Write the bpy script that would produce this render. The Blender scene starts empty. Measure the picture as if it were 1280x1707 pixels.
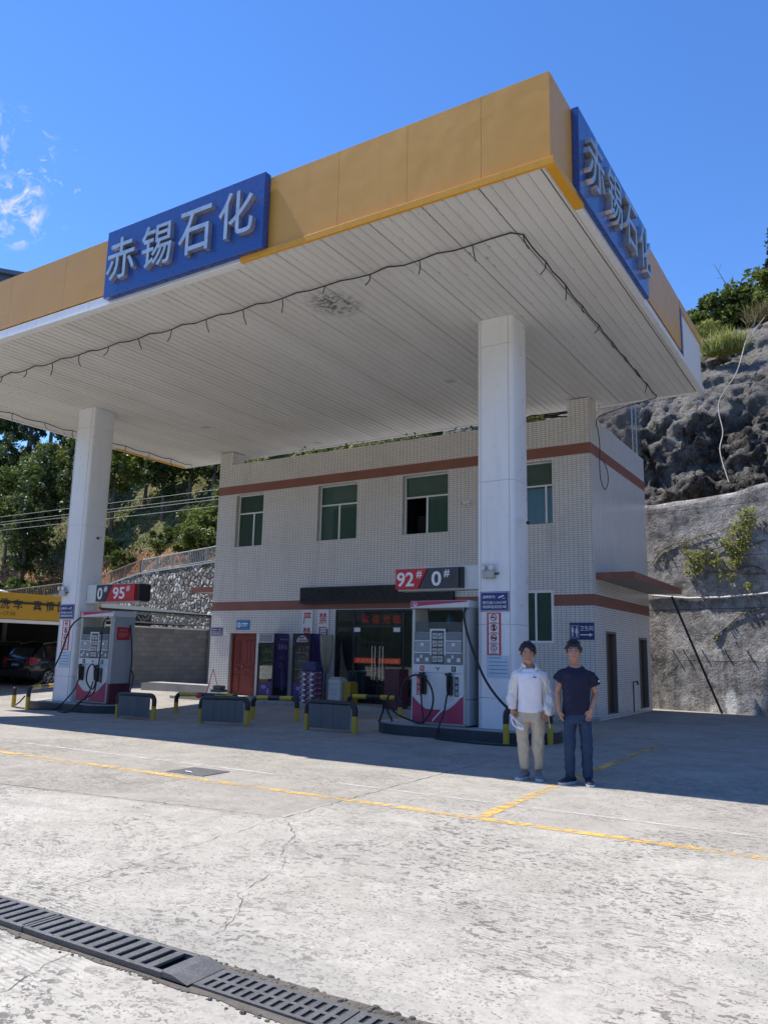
import bpy, bmesh, math, random
from mathutils import Vector, Matrix, noise
R_ = math.radians
random.seed(7)
SC = bpy.context.scene
COL = SC.collection

# ------------------------------------------------------------------ camera
cam_data = bpy.data.cameras.new('camera')
cam = bpy.data.objects.new('camera', cam_data); COL.objects.link(cam)
yaw, pitch, roll = -0.56113286, 0.17734155, 0.0205539
f_ = Vector((math.sin(yaw)*math.cos(pitch), math.cos(yaw)*math.cos(pitch), math.sin(pitch)))
r0 = Vector((math.cos(yaw), -math.sin(yaw), 0)); u0 = r0.cross(f_)
r_ = math.cos(roll)*r0 + math.sin(roll)*u0; u_ = -math.sin(roll)*r0 + math.cos(roll)*u0
cam.matrix_world = Matrix(((r_.x, u_.x, -f_.x, 0), (r_.y, u_.y, -f_.y, 0), (r_.z, u_.z, -f_.z, 1.52), (0, 0, 0, 1)))
cam_data.sensor_fit = 'HORIZONTAL'; cam_data.sensor_width = 36.0
cam_data.lens = 36.0*1317.26/1280.0
cam_data.clip_start = 0.05; cam_data.clip_end = 3000
SC.camera = cam

# ------------------------------------------------------------------ sky, sun, exposure
SUN = Vector((-0.58, -0.035, 1.0)).normalized()
EXPO = 0.52
world = bpy.data.worlds.new('World'); SC.world = world; world.use_nodes = True
wn, wl = world.node_tree.nodes, world.node_tree.links
wn.clear()
sky = wn.new('ShaderNodeTexSky'); sky.sky_type = 'NISHITA'; sky.sun_disc = False
sky.sun_elevation = math.asin(SUN.z); sky.sun_rotation = math.atan2(SUN.x, SUN.y)
sky.altitude = 1200; sky.air_density = 1.0; sky.dust_density = 0.0; sky.ozone_density = 3.0
hs = wn.new('ShaderNodeHueSaturation'); hs.inputs['Saturation'].default_value = 1.22; hs.inputs['Hue'].default_value = 0.508; hs.inputs['Value'].default_value = 1.58
bg = wn.new('ShaderNodeBackground'); bg.inputs['Strength'].default_value = 0.11
wo = wn.new('ShaderNodeOutputWorld')
# a few thin wisps of cloud low over the hill on the left
tc = wn.new('ShaderNodeTexCoord')
def wmath(op, a, b=None, c=None):
    n = wn.new('ShaderNodeMath'); n.operation = op
    for i, v in enumerate((a, b, c)):
        if v is None: continue
        if isinstance(v, (int, float)): n.inputs[i].default_value = v
        else: wl.new(v, n.inputs[i])
    return n.outputs[0]
def wisp(d, r, scale, thr, seed):
    sub = wn.new('ShaderNodeVectorMath'); sub.operation = 'DISTANCE'
    nrm = wn.new('ShaderNodeVectorMath'); nrm.operation = 'NORMALIZE'
    wl.new(tc.outputs['Generated'], nrm.inputs[0])
    wl.new(nrm.outputs[0], sub.inputs[0]); sub.inputs[1].default_value = d
    mask = wmath('SUBTRACT', 1.0, wmath('DIVIDE', sub.outputs['Value'], r)); 
    mx = wmath('MAXIMUM', mask, 0.0)
    mp = wn.new('ShaderNodeMapping'); wl.new(nrm.outputs[0], mp.inputs[0])
    mp.inputs['Location'].default_value = (seed, seed*1.7, 0); mp.inputs['Scale'].default_value = (scale, scale, scale*1.2); mp.inputs['Rotation'].default_value = (0.3, 0.5, 0.2)
    nz = wn.new('ShaderNodeTexNoise'); nz.inputs['Scale'].default_value = 1.0; nz.inputs['Detail'].default_value = 9; nz.inputs['Roughness'].default_value = 0.62; nz.inputs['Distortion'].default_value = 1.4
    wl.new(mp.outputs[0], nz.inputs['Vector'])
    v = wmath('MULTIPLY', wmath('MAXIMUM', wmath('SUBTRACT', nz.outputs['Fac'], thr), 0.0), 4.2)
    return wmath('MINIMUM', wmath('MULTIPLY', v, wmath('MINIMUM', wmath('MULTIPLY', mx, 2.5), 1.0)), 1.0)
CL = [((-0.744, 0.43, 0.511), 0.055, 42, 0.54, 1.3), ((-0.765, 0.447, 0.463), 0.042, 34, 0.46, 4.1), ((-0.73, 0.45, 0.50), 0.07, 30, 0.64, 2.2)]
cs = [wisp(*c) for c in CL]
tot = wmath('MINIMUM', wmath('ADD', wmath('ADD', cs[0], cs[1]), cs[2]), 1.0)
mixc = wn.new('ShaderNodeMix'); mixc.data_type = 'RGBA'
wl.new(sky.outputs[0], hs.inputs['Color']); wl.new(hs.outputs[0], mixc.inputs[6])
mixc.inputs[7].default_value = (5.2, 5.3, 5.6, 1); wl.new(tot, mixc.inputs[0])
wl.new(mixc.outputs[2], bg.inputs['Color']); wl.new(bg.outputs[0], wo.inputs['Surface'])

sl = bpy.data.lights.new('sun', 'SUN'); sl.energy = 5.0; sl.angle = R_(0.5); sl.color = (1.0, 0.955, 0.885)
so = bpy.data.objects.new('sun', sl); COL.objects.link(so)
so.rotation_euler = SUN.to_track_quat('Z', 'Y').to_euler(); so.location = (-20, 0, 40)

SC.view_settings.view_transform = 'Standard'; SC.view_settings.look = 'None'
SC.view_settings.exposure = EXPO; SC.view_settings.gamma = 1.0
SC.render.engine = 'CYCLES'
SC.cycles.max_bounces = 8; SC.cycles.diffuse_bounces = 4; SC.cycles.glossy_bounces = 3; SC.cycles.transmission_bounces = 6
SC.cycles.use_denoising = True; SC.cycles.caustics_reflective = False; SC.cycles.caustics_refractive = False

# ------------------------------------------------------------------ node helpers and materials
MATS = {}
class NT:
    def __init__(s, name):
        s.m = bpy.data.materials.new(name); s.m.use_nodes = True
        s.n, s.l = s.m.node_tree.nodes, s.m.node_tree.links
        s.b = s.n['Principled BSDF']; s.out = s.n['Material Output']
        MATS[name] = s.m
    def put(s, sock, v):
        if isinstance(v, bpy.types.NodeSocket): s.l.new(v, sock)
        elif isinstance(v, tuple) and len(v) == 3 and sock.type == 'RGBA': sock.default_value = (*v, 1)
        else: sock.default_value = v
    def set(s, **k):
        names = dict(color='Base Color', rough='Roughness', metal='Metallic', spec='Specular IOR Level', normal='Normal', alpha='Alpha', trans='Transmission Weight', coat='Coat Weight', emit='Emission Color', emits='Emission Strength', sub='Subsurface Weight', sheen='Sheen Weight')
        for a, v in k.items(): s.put(s.b.inputs[names[a]], v)
        return s.m
    def math(s, op, a, b=None, c=None, clamp=False):
        n = s.n.new('ShaderNodeMath'); n.operation = op; n.use_clamp = clamp
        for i, v in enumerate((a, b, c)):
            if v is not None: s.put(n.inputs[i], v)
        return n.outputs[0]
    def uv(s): return s.n.new('ShaderNodeTexCoord').outputs['UV']
    def obj(s): return s.n.new('ShaderNodeTexCoord').outputs['Object']
    def pos(s): return s.n.new('ShaderNodeNewGeometry').outputs['Position']
    def mapv(s, v, scale=(1, 1, 1), loc=(0, 0, 0), rot=(0, 0, 0)):
        n = s.n.new('ShaderNodeMapping'); s.l.new(v, n.inputs[0])
        n.inputs['Scale'].default_value = scale; n.inputs['Location'].default_value = loc; n.inputs['Rotation'].default_value = rot
        return n.outputs[0]
    def noise(s, v, scale, detail=5, rough=0.55, dist=0.0):
        n = s.n.new('ShaderNodeTexNoise'); s.l.new(v, n.inputs['Vector'])
        n.inputs['Scale'].default_value = scale; n.inputs['Detail'].default_value = detail
        n.inputs['Roughness'].default_value = rough; n.inputs['Distortion'].default_value = dist
        return n.outputs['Fac']
    def voro(s, v, scale, feature='F1', rand=1.0, out='Distance'):
        n = s.n.new('ShaderNodeTexVoronoi'); n.feature = feature; s.l.new(v, n.inputs['Vector'])
        n.inputs['Scale'].default_value = scale; n.inputs['Randomness'].default_value = rand
        return n.outputs[out]
    def ramp(s, fac, *stops, interp='LINEAR'):
        n = s.n.new('ShaderNodeValToRGB'); s.put(n.inputs[0], fac); n.color_ramp.interpolation = interp
        e = n.color_ramp.elements
        while len(e) < len(stops): e.new(0.5)
        for el, (p, c) in zip(e, stops):
            el.position = p; el.color = (*c, 1) if isinstance(c, tuple) else (c, c, c, 1)
        return n.outputs[0]
    def rng(s, fac, a, b, c=0.0, d=1.0):
        n = s.n.new('ShaderNodeMapRange'); s.put(n.inputs[0], fac)
        for i, v in zip((1, 2, 3, 4), (a, b, c, d)): n.inputs[i].default_value = v
        return n.outputs[0]
    def mix(s, fac, a, b, mode='MIX'):
        n = s.n.new('ShaderNodeMix'); n.data_type = 'RGBA'; n.blend_type = mode; n.clamp_factor = True
        s.put(n.inputs[0], fac); s.put(n.inputs[6], a); s.put(n.inputs[7], b)
        return n.outputs[2]
    def bump(s, h, strength=0.3, dist=0.02, normal=None):
        n = s.n.new('ShaderNodeBump'); s.put(n.inputs['Height'], h)
        n.inputs['Strength'].default_value = strength; n.inputs['Distance'].default_value = dist
        if normal: s.l.new(normal, n.inputs['Normal'])
        return n.outputs[0]
    def sep(s, v):
        n = s.n.new('ShaderNodeSeparateXYZ'); s.l.new(v, n.inputs[0]); return n.outputs
    def comb(s, x, y, z):
        n = s.n.new('ShaderNodeCombineXYZ')
        for i, v in enumerate((x, y, z)): s.put(n.inputs[i], v)
        return n.outputs[0]

def plain(name, col, rough=0.5, metal=0.0, var=0.12, scale=3.0, bump=0.0, spec=0.5, coat=0.0, dirt=0.0, buckle=0.0):
    """painted / plastic / metal surface with slight uneven wear"""
    if name in MATS: return MATS[name]
    t = NT(name); o = t.obj()
    n1 = t.noise(o, scale, 6, 0.6); n2 = t.noise(o, scale*9, 4, 0.6)
    f = t.rng(t.math('ADD', t.math('MULTIPLY', n1, 0.65), t.math('MULTIPLY', n2, 0.35)), 0.3, 0.7)
    lo = tuple(c*(1-var) for c in col); hi = tuple(min(1, c*(1+var)) for c in col)
    c = t.mix(f, lo, hi)
    if dirt:
        d = t.noise(t.mapv(o, (2.5, 2.5, 0.25)), scale*2.2, 8, 0.7, 0.3)
        c = t.mix(t.math('MULTIPLY', t.rng(d, 0.52, 0.75), dirt), c, (0.12, 0.10, 0.08))
    t.set(color=c, rough=t.rng(n2, 0.3, 0.7, max(0.02, rough-0.08), min(1, rough+0.08)), metal=metal, spec=spec, coat=coat)
    if bump: t.set(normal=t.bump(n2, bump, 0.01))
    if buckle: t.set(normal=t.bump(t.noise(o, 1.1, 2, 0.5, 0.3), buckle, 0.08))
    return t.m

def glow(name, col, s):
    if name in MATS: return MATS[name]
    t = NT(name); t.set(color=tuple(c*0.3 for c in col), rough=0.5, emit=col, emits=s); return t.m

def mat_concrete():
    t = NT('concrete_paving'); p = t.pos()
    big = t.noise(p, 0.35, 6, 0.6, 0.6); mid = t.noise(p, 1.7, 8, 0.68, 0.5); fine = t.noise(p, 38, 6, 0.75)
    c = t.ramp(t.math('ADD', t.math('MULTIPLY', big, 0.5), t.math('MULTIPLY', mid, 0.5)), (0.39, (0.385, 0.355, 0.302)), (0.5, (0.455, 0.422, 0.362)), (0.61, (0.51, 0.475, 0.41)))
    c = t.mix(t.rng(fine, 0.25, 0.75, 0, 0.55), c, t.mix(0.5, c, (0.22, 0.21, 0.2)))
    # worn pits where the skin has scaled off: irregular flakes, in patches
    patch = t.rng(t.noise(p, 0.55, 6, 0.65, 0.9), 0.44, 0.58)
    warp = t.n.new('ShaderNodeVectorMath'); warp.operation = 'ADD'
    wn_ = t.n.new('ShaderNodeTexNoise'); t.l.new(p, wn_.inputs['Vector']); wn_.inputs['Scale'].default_value = 11; wn_.inputs['Detail'].default_value = 3
    ws_ = t.n.new('ShaderNodeVectorMath'); ws_.operation = 'SCALE'; t.l.new(wn_.outputs['Color'], ws_.inputs[0]); ws_.inputs['Scale'].default_value = 0.07
    t.l.new(p, warp.inputs[0]); t.l.new(ws_.outputs[0], warp.inputs[1])
    f1 = t.noise(t.mapv(warp.outputs[0], (1, 1.5, 1), rot=(0, 0, 0.5)), 15, 5, 0.62)
    f2 = t.noise(t.mapv(warp.outputs[0], (1, 1.3, 1), rot=(0, 0, 1.1)), 42, 4, 0.6)
    f3 = t.noise(p, 5.5, 7, 0.7, 0.4)
    pit = t.math('MULTIPLY', t.rng(f1, 0.57, 0.59), t.math('ADD', 0.12, t.math('MULTIPLY', patch, 0.88)))
    pit2 = t.math('MULTIPLY', t.rng(f2, 0.60, 0.64, 0, 0.85), t.rng(t.noise(p, 1.1, 6, 0.7, 0.7), 0.40, 0.54, 0.1, 1))
    pits = t.math('MAXIMUM', pit, pit2)
    c = t.mix(t.rng(f3, 0.42, 0.58, 0.26, 0.0), c, (0.24, 0.222, 0.195))
    c = t.mix(t.math('MULTIPLY', pits, 0.85), c, (0.13, 0.122, 0.108))
    c = t.mix(t.rng(t.noise(p, 24, 5, 0.7), 0.56, 0.66, 0, 0.28), c, (0.62, 0.595, 0.545))
    # tined finish: fine parallel grooves that survive in patches
    xy = t.sep(t.mapv(p, (1, 1, 1), rot=(0, 0, 0.06)))
    wob = t.math('ADD', xy[1], t.math('MULTIPLY', t.noise(p, 0.9, 2), 0.12))
    gr = t.math('SINE', t.math('MULTIPLY', wob, 175.0))
    gm = t.math('MULTIPLY', t.rng(t.noise(p, 0.55, 4, 0.6, 0.4), 0.49, 0.6), t.rng(t.noise(p, 9, 3), 0.3, 0.6))
    grv = t.math('MULTIPLY', t.rng(gr, 0.2, 0.9), gm)
    c = t.mix(t.math('MULTIPLY', grv, 0.45), c, (0.17, 0.165, 0.155))
    # pinkish and dark stains
    c = t.mix(t.rng(t.noise(t.mapv(p, (1, 1, 1), loc=(7, 3, 0)), 0.8, 5, 0.6, 0.7), 0.6, 0.75, 0, 0.25), c, (0.42, 0.33, 0.30))
    st = t.rng(t.noise(t.mapv(p, (0.35, 1.2, 1), loc=(2, 9, 0)), 0.9, 7, 0.65, 0.5), 0.52, 0.72, 0, 0.42)
    c = t.mix(st, c, (0.20, 0.195, 0.185))
    # the older, smoother and greyer slabs beyond the joint that runs across the forecourt
    xyz = t.sep(p); jl = t.math('ADD', 5.66, t.math('MULTIPLY', t.math('ADD', xyz[0], 7.5), 0.12))
    slab_l = t.math('MULTIPLY', t.math('GREATER_THAN', xyz[1], jl), t.math('LESS_THAN', xyz[0], -4.93))
    slab_r = t.math('MULTIPLY', t.rng(t.math('ADD', xyz[1], t.math('MULTIPLY', mid, 0.5)), 7.3, 7.7), t.math('GREATER_THAN', xyz[0], -4.93))
    old = t.math('MAXIMUM', slab_l, t.math('MULTIPLY', slab_r, 0.75))
    c = t.mix(t.math('MULTIPLY', old, 0.60), c, t.mix(t.rng(mid, 0.35, 0.65), (0.245, 0.222, 0.19), (0.335, 0.305, 0.262)))
    h = t.math('SUBTRACT', t.math('ADD', t.math('MULTIPLY', fine, 0.35), t.math('MULTIPLY', mid, 0.4)), t.math('ADD', t.math('MULTIPLY', pits, 0.9), t.math('MULTIPLY', grv, 0.5)))
    t.set(color=c, rough=0.9, spec=0.12, normal=t.bump(h, 0.7, 0.014))
    return t.m

def mat_tile(name='wall_tile', grout=(0.27, 0.26, 0.245)):
    t = NT(name); uv = t.uv()
    b = t.n.new('ShaderNodeTexBrick'); b.offset = 0.0; b.squash = 1.0
    t.l.new(uv, b.inputs['Vector'])
    b.inputs['Scale'].default_value = 1.0; b.inputs['Brick Width'].default_value = 0.118; b.inputs['Row Height'].default_value = 0.056
    b.inputs['Mortar Size'].default_value = 0.0055; b.inputs['Mortar Smooth'].default_value = 0.2; b.inputs['Bias'].default_value = -0.2
    b.inputs['Color1'].default_value = (0.78, 0.745, 0.70, 1); b.inputs['Color2'].default_value = (0.72, 0.685, 0.64, 1); b.inputs['Mortar'].default_value = (*grout, 1)
    n1 = t.noise(uv, 0.7, 7, 0.65, 0.4); n2 = t.noise(t.mapv(uv, (3, 0.35, 1)), 1.0, 6, 0.65)
    c = t.mix(t.rng(n1, 0.42, 0.72, 0, 0.20), b.outputs['Color'], (0.40, 0.365, 0.33), )
    c = t.mix(t.math('MULTIPLY', t.rng(n2, 0.53, 0.70), 0.28), c, (0.33, 0.30, 0.27))
    t.set(color=c, rough=t.rng(b.outputs['Fac'], 0, 1, 0.28, 0.8), normal=t.bump(t.math('SUBTRACT', 1.0, b.outputs['Fac']), 0.5, 0.004))
    return t.m

def mat_soffit():
    t = NT('soffit_panel'); p = t.pos(); s = t.sep(p)
    n1 = t.noise(t.mapv(p, (1.0, 0.22, 1)), 0.9, 6, 0.65, 0.3)
    c = t.ramp(n1, (0.3, (0.62, 0.595, 0.55)), (0.55, (0.71, 0.69, 0.645)), (0.75, (0.75, 0.735, 0.69)))
    # mould specks along the ribs, densest at the front edge
    pv = t.mapv(p, (9, 3.0, 1))
    d = t.voro(pv, 1.0); d2 = t.voro(t.mapv(p, (21, 8, 1)), 1.0)
    rib = t.math('ABSOLUTE', t.math('SUBTRACT', t.math('FRACT', t.math('DIVIDE', t.math('ADD', s[0], 40.0), 0.19)), 0.5))
    near = t.rng(rib, 0.34, 0.48)
    den = t.math('MULTIPLY', t.rng(t.noise(p, 0.45, 4, 0.6), 0.38, 0.62), t.rng(s[1], 9.4, 15.5, 1.0, 0.35))
    sp = t.math('MULTIPLY', t.math('MULTIPLY', t.rng(d, 0.13, 0.21, 1, 0), near), den)
    sp2 = t.math('MULTIPLY', t.rng(d2, 0.12, 0.2, 0.8, 0), t.rng(t.noise(p, 0.8, 4), 0.5, 0.66))
    # streaked stain round the old lamp opening
    dx = t.math('DIVIDE', t.math('SUBTRACT', s[0], -8.56), 0.55); dy = t.math('DIVIDE', t.math('SUBTRACT', s[1], 11.66), 0.62)
    rr = t.math('SQRT', t.math('ADD', t.math('MULTIPLY', dx, dx), t.math('MULTIPLY', dy, dy)))
    stn = t.math('MULTIPLY', t.rng(rr, 0.25, 1.1, 1, 0), t.rng(t.noise(p, 11, 5, 0.7), 0.42, 0.56))
    c = t.mix(t.math('MULTIPLY', t.math('MAXIMUM', sp, sp2), 0.85), c, (0.06, 0.055, 0.05))
    c = t.mix(t.math('MULTIPLY', stn, 0.95), c, (0.02, 0.02, 0.02))
    t.set(color=c, rough=0.5, spec=0.35)
    return t.m

def mat_rock():
    t = NT('sprayed_rock'); p = t.pos(); s = t.sep(p)
    n1 = t.noise(p, 0.45, 8, 0.65, 0.8); n2 = t.noise(p, 2.6, 9, 0.7, 0.3); n3 = t.noise(p, 13, 6, 0.7)
    c = t.ramp(t.math('ADD', t.math('MULTIPLY', n1, 0.5), t.math('MULTIPLY', n2, 0.5)), (0.40, (0.032, 0.029, 0.026)), (0.5, (0.115, 0.105, 0.094)), (0.60, (0.30, 0.278, 0.246)))
    up = t.rng(t.math('ADD', s[2], t.math('MULTIPLY', n1, 3.0)), 10.6, 12.2)
    c = t.mix(t.math('MULTIPLY', up, 0.8), c, t.ramp(t.math('ADD', t.math('MULTIPLY', n3, 0.5), t.math('MULTIPLY', n2, 0.5)), (0.38, (0.11, 0.103, 0.095)), (0.5, (0.21, 0.197, 0.18)), (0.62, (0.33, 0.31, 0.28))))
    st = t.noise(t.mapv(p, (2.6, 1.0, 1.1), rot=(0, 0.7, 0)), 1.0, 7, 0.68, 0.5)
    c = t.mix(t.rng(st, 0.58, 0.7, 0, 0.6), c, (0.40, 0.37, 0.33))
    c = t.mix(t.rng(t.noise(t.mapv(p, (1, 1, 1), loc=(5, 1, 2)), 0.8, 5), 0.58, 0.72, 0, 0.45), c, (0.24, 0.15, 0.11))
    cr = t.voro(t.mapv(p, (0.8, 0.8, 1.3), rot=(0.2, 0.6, 0)), 1.7, 'DISTANCE_TO_EDGE')
    c = t.mix(t.math('MULTIPLY', t.rng(cr, 0.0, 0.03, 0.7, 0), t.math('SUBTRACT', 1.0, up)), c, (0.02, 0.018, 0.016))
    c = t.mix(t.rng(t.noise(p, 9, 6, 0.75), 0.55, 0.66, 0, 0.6), c, (0.30, 0.28, 0.25))
    h = t.math('ADD', t.math('MULTIPLY', n2, 0.7), t.math('ADD', t.math('MULTIPLY', n3, 0.5), t.math('MULTIPLY', t.rng(cr, 0, 0.1), 0.08)))
    t.set(color=c, rough=0.9, spec=0.2, normal=t.bump(h, 1.0, 0.3))
    return t.m

def mat_old_wall():
    t = NT('weathered_concrete'); p = t.pos(); s = t.sep(p)
    n1 = t.noise(p, 0.6, 8, 0.68, 0.6); n2 = t.noise(p, 3.2, 9, 0.72, 0.3); n3 = t.noise(p, 16, 5, 0.7)
    c = t.ramp(t.math('ADD', t.math('MULTIPLY', n1, 0.45), t.math('MULTIPLY', n2, 0.55)), (0.39, (0.12, 0.109, 0.10)), (0.47, (0.31, 0.287, 0.268)), (0.54, (0.47, 0.44, 0.415)), (0.62, (0.66, 0.635, 0.60)))
    st = t.noise(t.mapv(p, (4.0, 4.0, 0.28)), 1.0, 7, 0.66)
    low = t.rng(s[2], 1.95, 1.7)
    c = t.mix(t.math('MULTIPLY', t.rng(st, 0.46, 0.66), t.math('ADD', 0.25, t.math('MULTIPLY', low, 0.5))), c, (0.075, 0.07, 0.066))
    sp = t.math('MULTIPLY', t.rng(t.noise(t.mapv(p, (1.3, 1.3, 0.7)), 2.2, 8, 0.72, 0.4), 0.57, 0.66), low)
    c = t.mix(t.math('MULTIPLY', sp, 0.75), c, (0.62, 0.60, 0.56))
    c = t.mix(t.rng(t.noise(p, 26, 5, 0.7), 0.54, 0.64, 0, 0.65), c, (0.10, 0.092, 0.085))
    c = t.mix(t.rng(t.noise(t.mapv(p, (1, 1, 1), loc=(3, 3, 3)), 19, 5, 0.7), 0.57, 0.66, 0, 0.55), c, (0.60, 0.58, 0.54))
    lift = t.math('ABSOLUTE', t.math('SUBTRACT', t.math('FRACT', t.math('DIVIDE', t.math('ADD', s[2], t.math('MULTIPLY', n1, 0.12)), 1.55)), 0.5))
    c = t.mix(t.math('MULTIPLY', t.rng(lift, 0.488, 0.497), 0.7), c, (0.06, 0.055, 0.05))
    # white lime bloom
    dx = t.math('DIVIDE', t.math('SUBTRACT', s[0], -3.87), 0.22); dz = t.math('DIVIDE', t.math('SUBTRACT', s[2], 0.28), 0.42)
    rr = t.math('ADD', t.math('SQRT', t.math('ADD', t.math('MULTIPLY', dx, dx), t.math('MULTIPLY', dz, dz))), t.math('MULTIPLY', t.math('SUBTRACT', t.noise(t.mapv(p, (3, 1, 1)), 3.5, 6, 0.7), 0.5), 1.7))
    c = t.mix(t.rng(rr, 0.6, 1.1, 1, 0), c, (0.80, 0.79, 0.76))
    h = t.math('ADD', n2, t.math('MULTIPLY', n3, 0.3))
    t.set(color=c, rough=0.92, spec=0.2, normal=t.bump(h, 1.0, 0.11))
    return t.m

def mat_stone():
    t = NT('rubble_masonry'); uv = t.uv()
    wv = t.n.new('ShaderNodeVectorMath'); wv.operation = 'ADD'
    nz = t.n.new('ShaderNodeTexNoise'); t.l.new(uv, nz.inputs['Vector']); nz.inputs['Scale'].default_value = 2.0
    sc = t.n.new('ShaderNodeVectorMath'); sc.operation = 'SCALE'; t.l.new(nz.outputs['Color'], sc.inputs[0]); sc.inputs['Scale'].default_value = 0.18
    t.l.new(uv, wv.inputs[0]); t.l.new(sc.outputs[0], wv.inputs[1])
    v = wv.outputs[0]
    e = t.voro(v, 3.3, 'DISTANCE_TO_EDGE'); cc = t.voro(v, 3.3, 'F1', out='Color')
    tone = t.sep(cc)[0]
    c = t.ramp(t.math('ADD', t.math('MULTIPLY', tone, 0.7), t.math('MULTIPLY', t.noise(uv, 6, 5, 0.7), 0.4)), (0.2, (0.14, 0.127, 0.112)), (0.55, (0.31, 0.29, 0.26)), (0.9, (0.60, 0.575, 0.54)))
    j = t.rng(e, 0.02, 0.11)
    c = t.mix(j, (0.05, 0.046, 0.042), c)
    h = t.math('ADD', t.math('MULTIPLY', t.rng(e, 0.0, 0.2), 0.8), t.math('ADD', t.math('MULTIPLY', tone, 0.35), t.math('MULTIPLY', t.noise(uv, 5, 6, 0.7), 0.35)))
    t.set(color=c, rough=0.85, spec=0.25, normal=t.bump(h, 1.0, 0.22))
    return t.m

def mat_block():
    t = NT('grey_block_wall'); uv = t.uv()
    b = t.n.new('ShaderNodeTexBrick'); t.l.new(uv, b.inputs['Vector'])
    b.inputs['Scale'].default_value = 1.0; b.inputs['Brick Width'].default_value = 0.4; b.inputs['Row Height'].default_value = 0.2; b.inputs['Mortar Size'].default_value = 0.008
    b.inputs['Color1'].default_value = (0.27, 0.26, 0.245, 1); b.inputs['Color2'].default_value = (0.19, 0.185, 0.175, 1); b.inputs['Mortar'].default_value = (0.15, 0.145, 0.14, 1)
    c = t.mix(t.rng(t.noise(uv, 1.6, 7, 0.7), 0.35, 0.7, 0, 0.5), b.outputs['Color'], (0.16, 0.155, 0.15))
    t.set(color=c, rough=0.9, normal=t.bump(t.noise(uv, 22, 4), 0.3, 0.01)); return t.m

def mat_leaf(name, dark, light, warm):
    t = NT(name); g = t.n.new('ShaderNodeNewGeometry'); o = t.pos()
    r = g.outputs['Random Per Island']
    c = t.mix(t.rng(t.noise(o, 0.9, 3, 0.6), 0.3, 0.7), dark, light)
    c = t.mix(t.rng(r, 0.55, 1.0, 0, 0.75), c, warm)
    c = t.mix(t.rng(r, 0.0, 0.25, 0.5, 0), c, tuple(x*0.45 for x in dark))
    t.set(color=c, rough=0.5, spec=0.35)
    tr = t.n.new('ShaderNodeBsdfTranslucent'); t.put(tr.inputs['Color'], t.mix(0.4, c, warm))
    ms = t.n.new('ShaderNodeMixShader'); ms.inputs[0].default_value = 0.34
    t.l.new(t.b.outputs[0], ms.inputs[1]); t.l.new(tr.outputs[0], ms.inputs[2]); t.l.new(ms.outputs[0], t.out.inputs['Surface'])
    return t.m

def mat_soil():
    t = NT('hillside_soil'); p = t.pos(); s = t.sep(p)
    n = t.noise(p, 0.3, 8, 0.68, 0.6); m = t.noise(p, 2.2, 8, 0.7)
    grass = t.ramp(m, (0.38, (0.045, 0.058, 0.018)), (0.5, (0.11, 0.115, 0.042)), (0.62, (0.24, 0.205, 0.12)))
    soil = t.ramp(m, (0.3, (0.13, 0.055, 0.025)), (0.55, (0.33, 0.16, 0.08)), (0.72, (0.44, 0.25, 0.14)))
    low = t.math('MAXIMUM', t.rng(t.math('ADD', s[2], t.math('MULTIPLY', n, 3.0)), 11.3, 9.9), t.rng(n, 0.62, 0.7))
    t.set(color=t.mix(low, grass, soil), rough=0.95, spec=0.1, normal=t.bump(m, 1.0, 0.3)); return t.m

def mat_yellow_paint():
    t = NT('worn_yellow_line'); p = t.pos()
    n = t.noise(p, 9, 8, 0.75, 0.4); n2 = t.noise(p, 0.7, 4, 0.6)
    wear = t.rng(t.math('ADD', t.math('MULTIPLY', n, 0.7), t.math('MULTIPLY', n2, 0.45)), 0.51, 0.62)
    c = t.mix(t.rng(t.noise(p, 3, 5), 0.3, 0.7), (0.66, 0.38, 0.06), (0.72, 0.46, 0.13))
    t.set(color=c, rough=0.75, alpha=t.math('SUBTRACT', 1.0, t.math('MULTIPLY', wear, 0.92))); return t.m

def mat_white_line():
    t = NT('faded_white_line'); p = t.pos()
    n = t.noise(p, 6, 8, 0.75, 0.4); n2 = t.noise(p, 0.5, 4, 0.6)
    wear = t.rng(t.math('ADD', t.math('MULTIPLY', n, 0.6), t.math('MULTIPLY', n2, 0.5)), 0.5, 0.62)
    t.set(color=(0.62, 0.61, 0.58), rough=0.8, alpha=t.rng(wear, 0, 1, 0.65, 0.05)); return t.m

def mat_glass(name, tint, rough=0.03, tr=0.6):
    t = NT(name)
    t.set(color=tint, rough=rough, spec=0.5)
    b = t.n.new('ShaderNodeBsdfTransparent'); b.inputs[0].default_value = (*[min(1, x*1.0) for x in tint], 1)
    g = t.n.new('ShaderNodeBsdfGlossy'); g.inputs['Roughness'].default_value = rough; g.inputs['Color'].default_value = (1, 1, 1, 1)
    fr = t.n.new('ShaderNodeFresnel'); fr.inputs[0].default_value = 1.5
    m1 = t.n.new('ShaderNodeMixShader'); m1.inputs[0].default_value = tr
    d = t.n.new('ShaderNodeBsdfDiffuse'); d.inputs[0].default_value = (*[x*0.35 for x in tint], 1)
    t.l.new(d.outputs[0], m1.inputs[1]); t.l.new(b.outputs[0], m1.inputs[2])
    m2 = t.n.new('ShaderNodeMixShader'); t.l.new(fr.outputs[0], m2.inputs[0]); t.l.new(m1.outputs[0], m2.inputs[1]); t.l.new(g.outputs[0], m2.inputs[2])
    t.l.new(m2.outputs[0], t.out.inputs['Surface']); return t.m
# ------------------------------------------------------------------ mesh helpers
def gz(x, y):
    """height of the paving: it dips a little round the left pump island"""
    ss = lambda v: 0 if v <= 0 else 1 if v >= 1 else v*v*(3-2*v)
    return -0.1*ss((-9-x)/6)*ss((y-9)/4)*(1-ss((y-15)/3))

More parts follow.
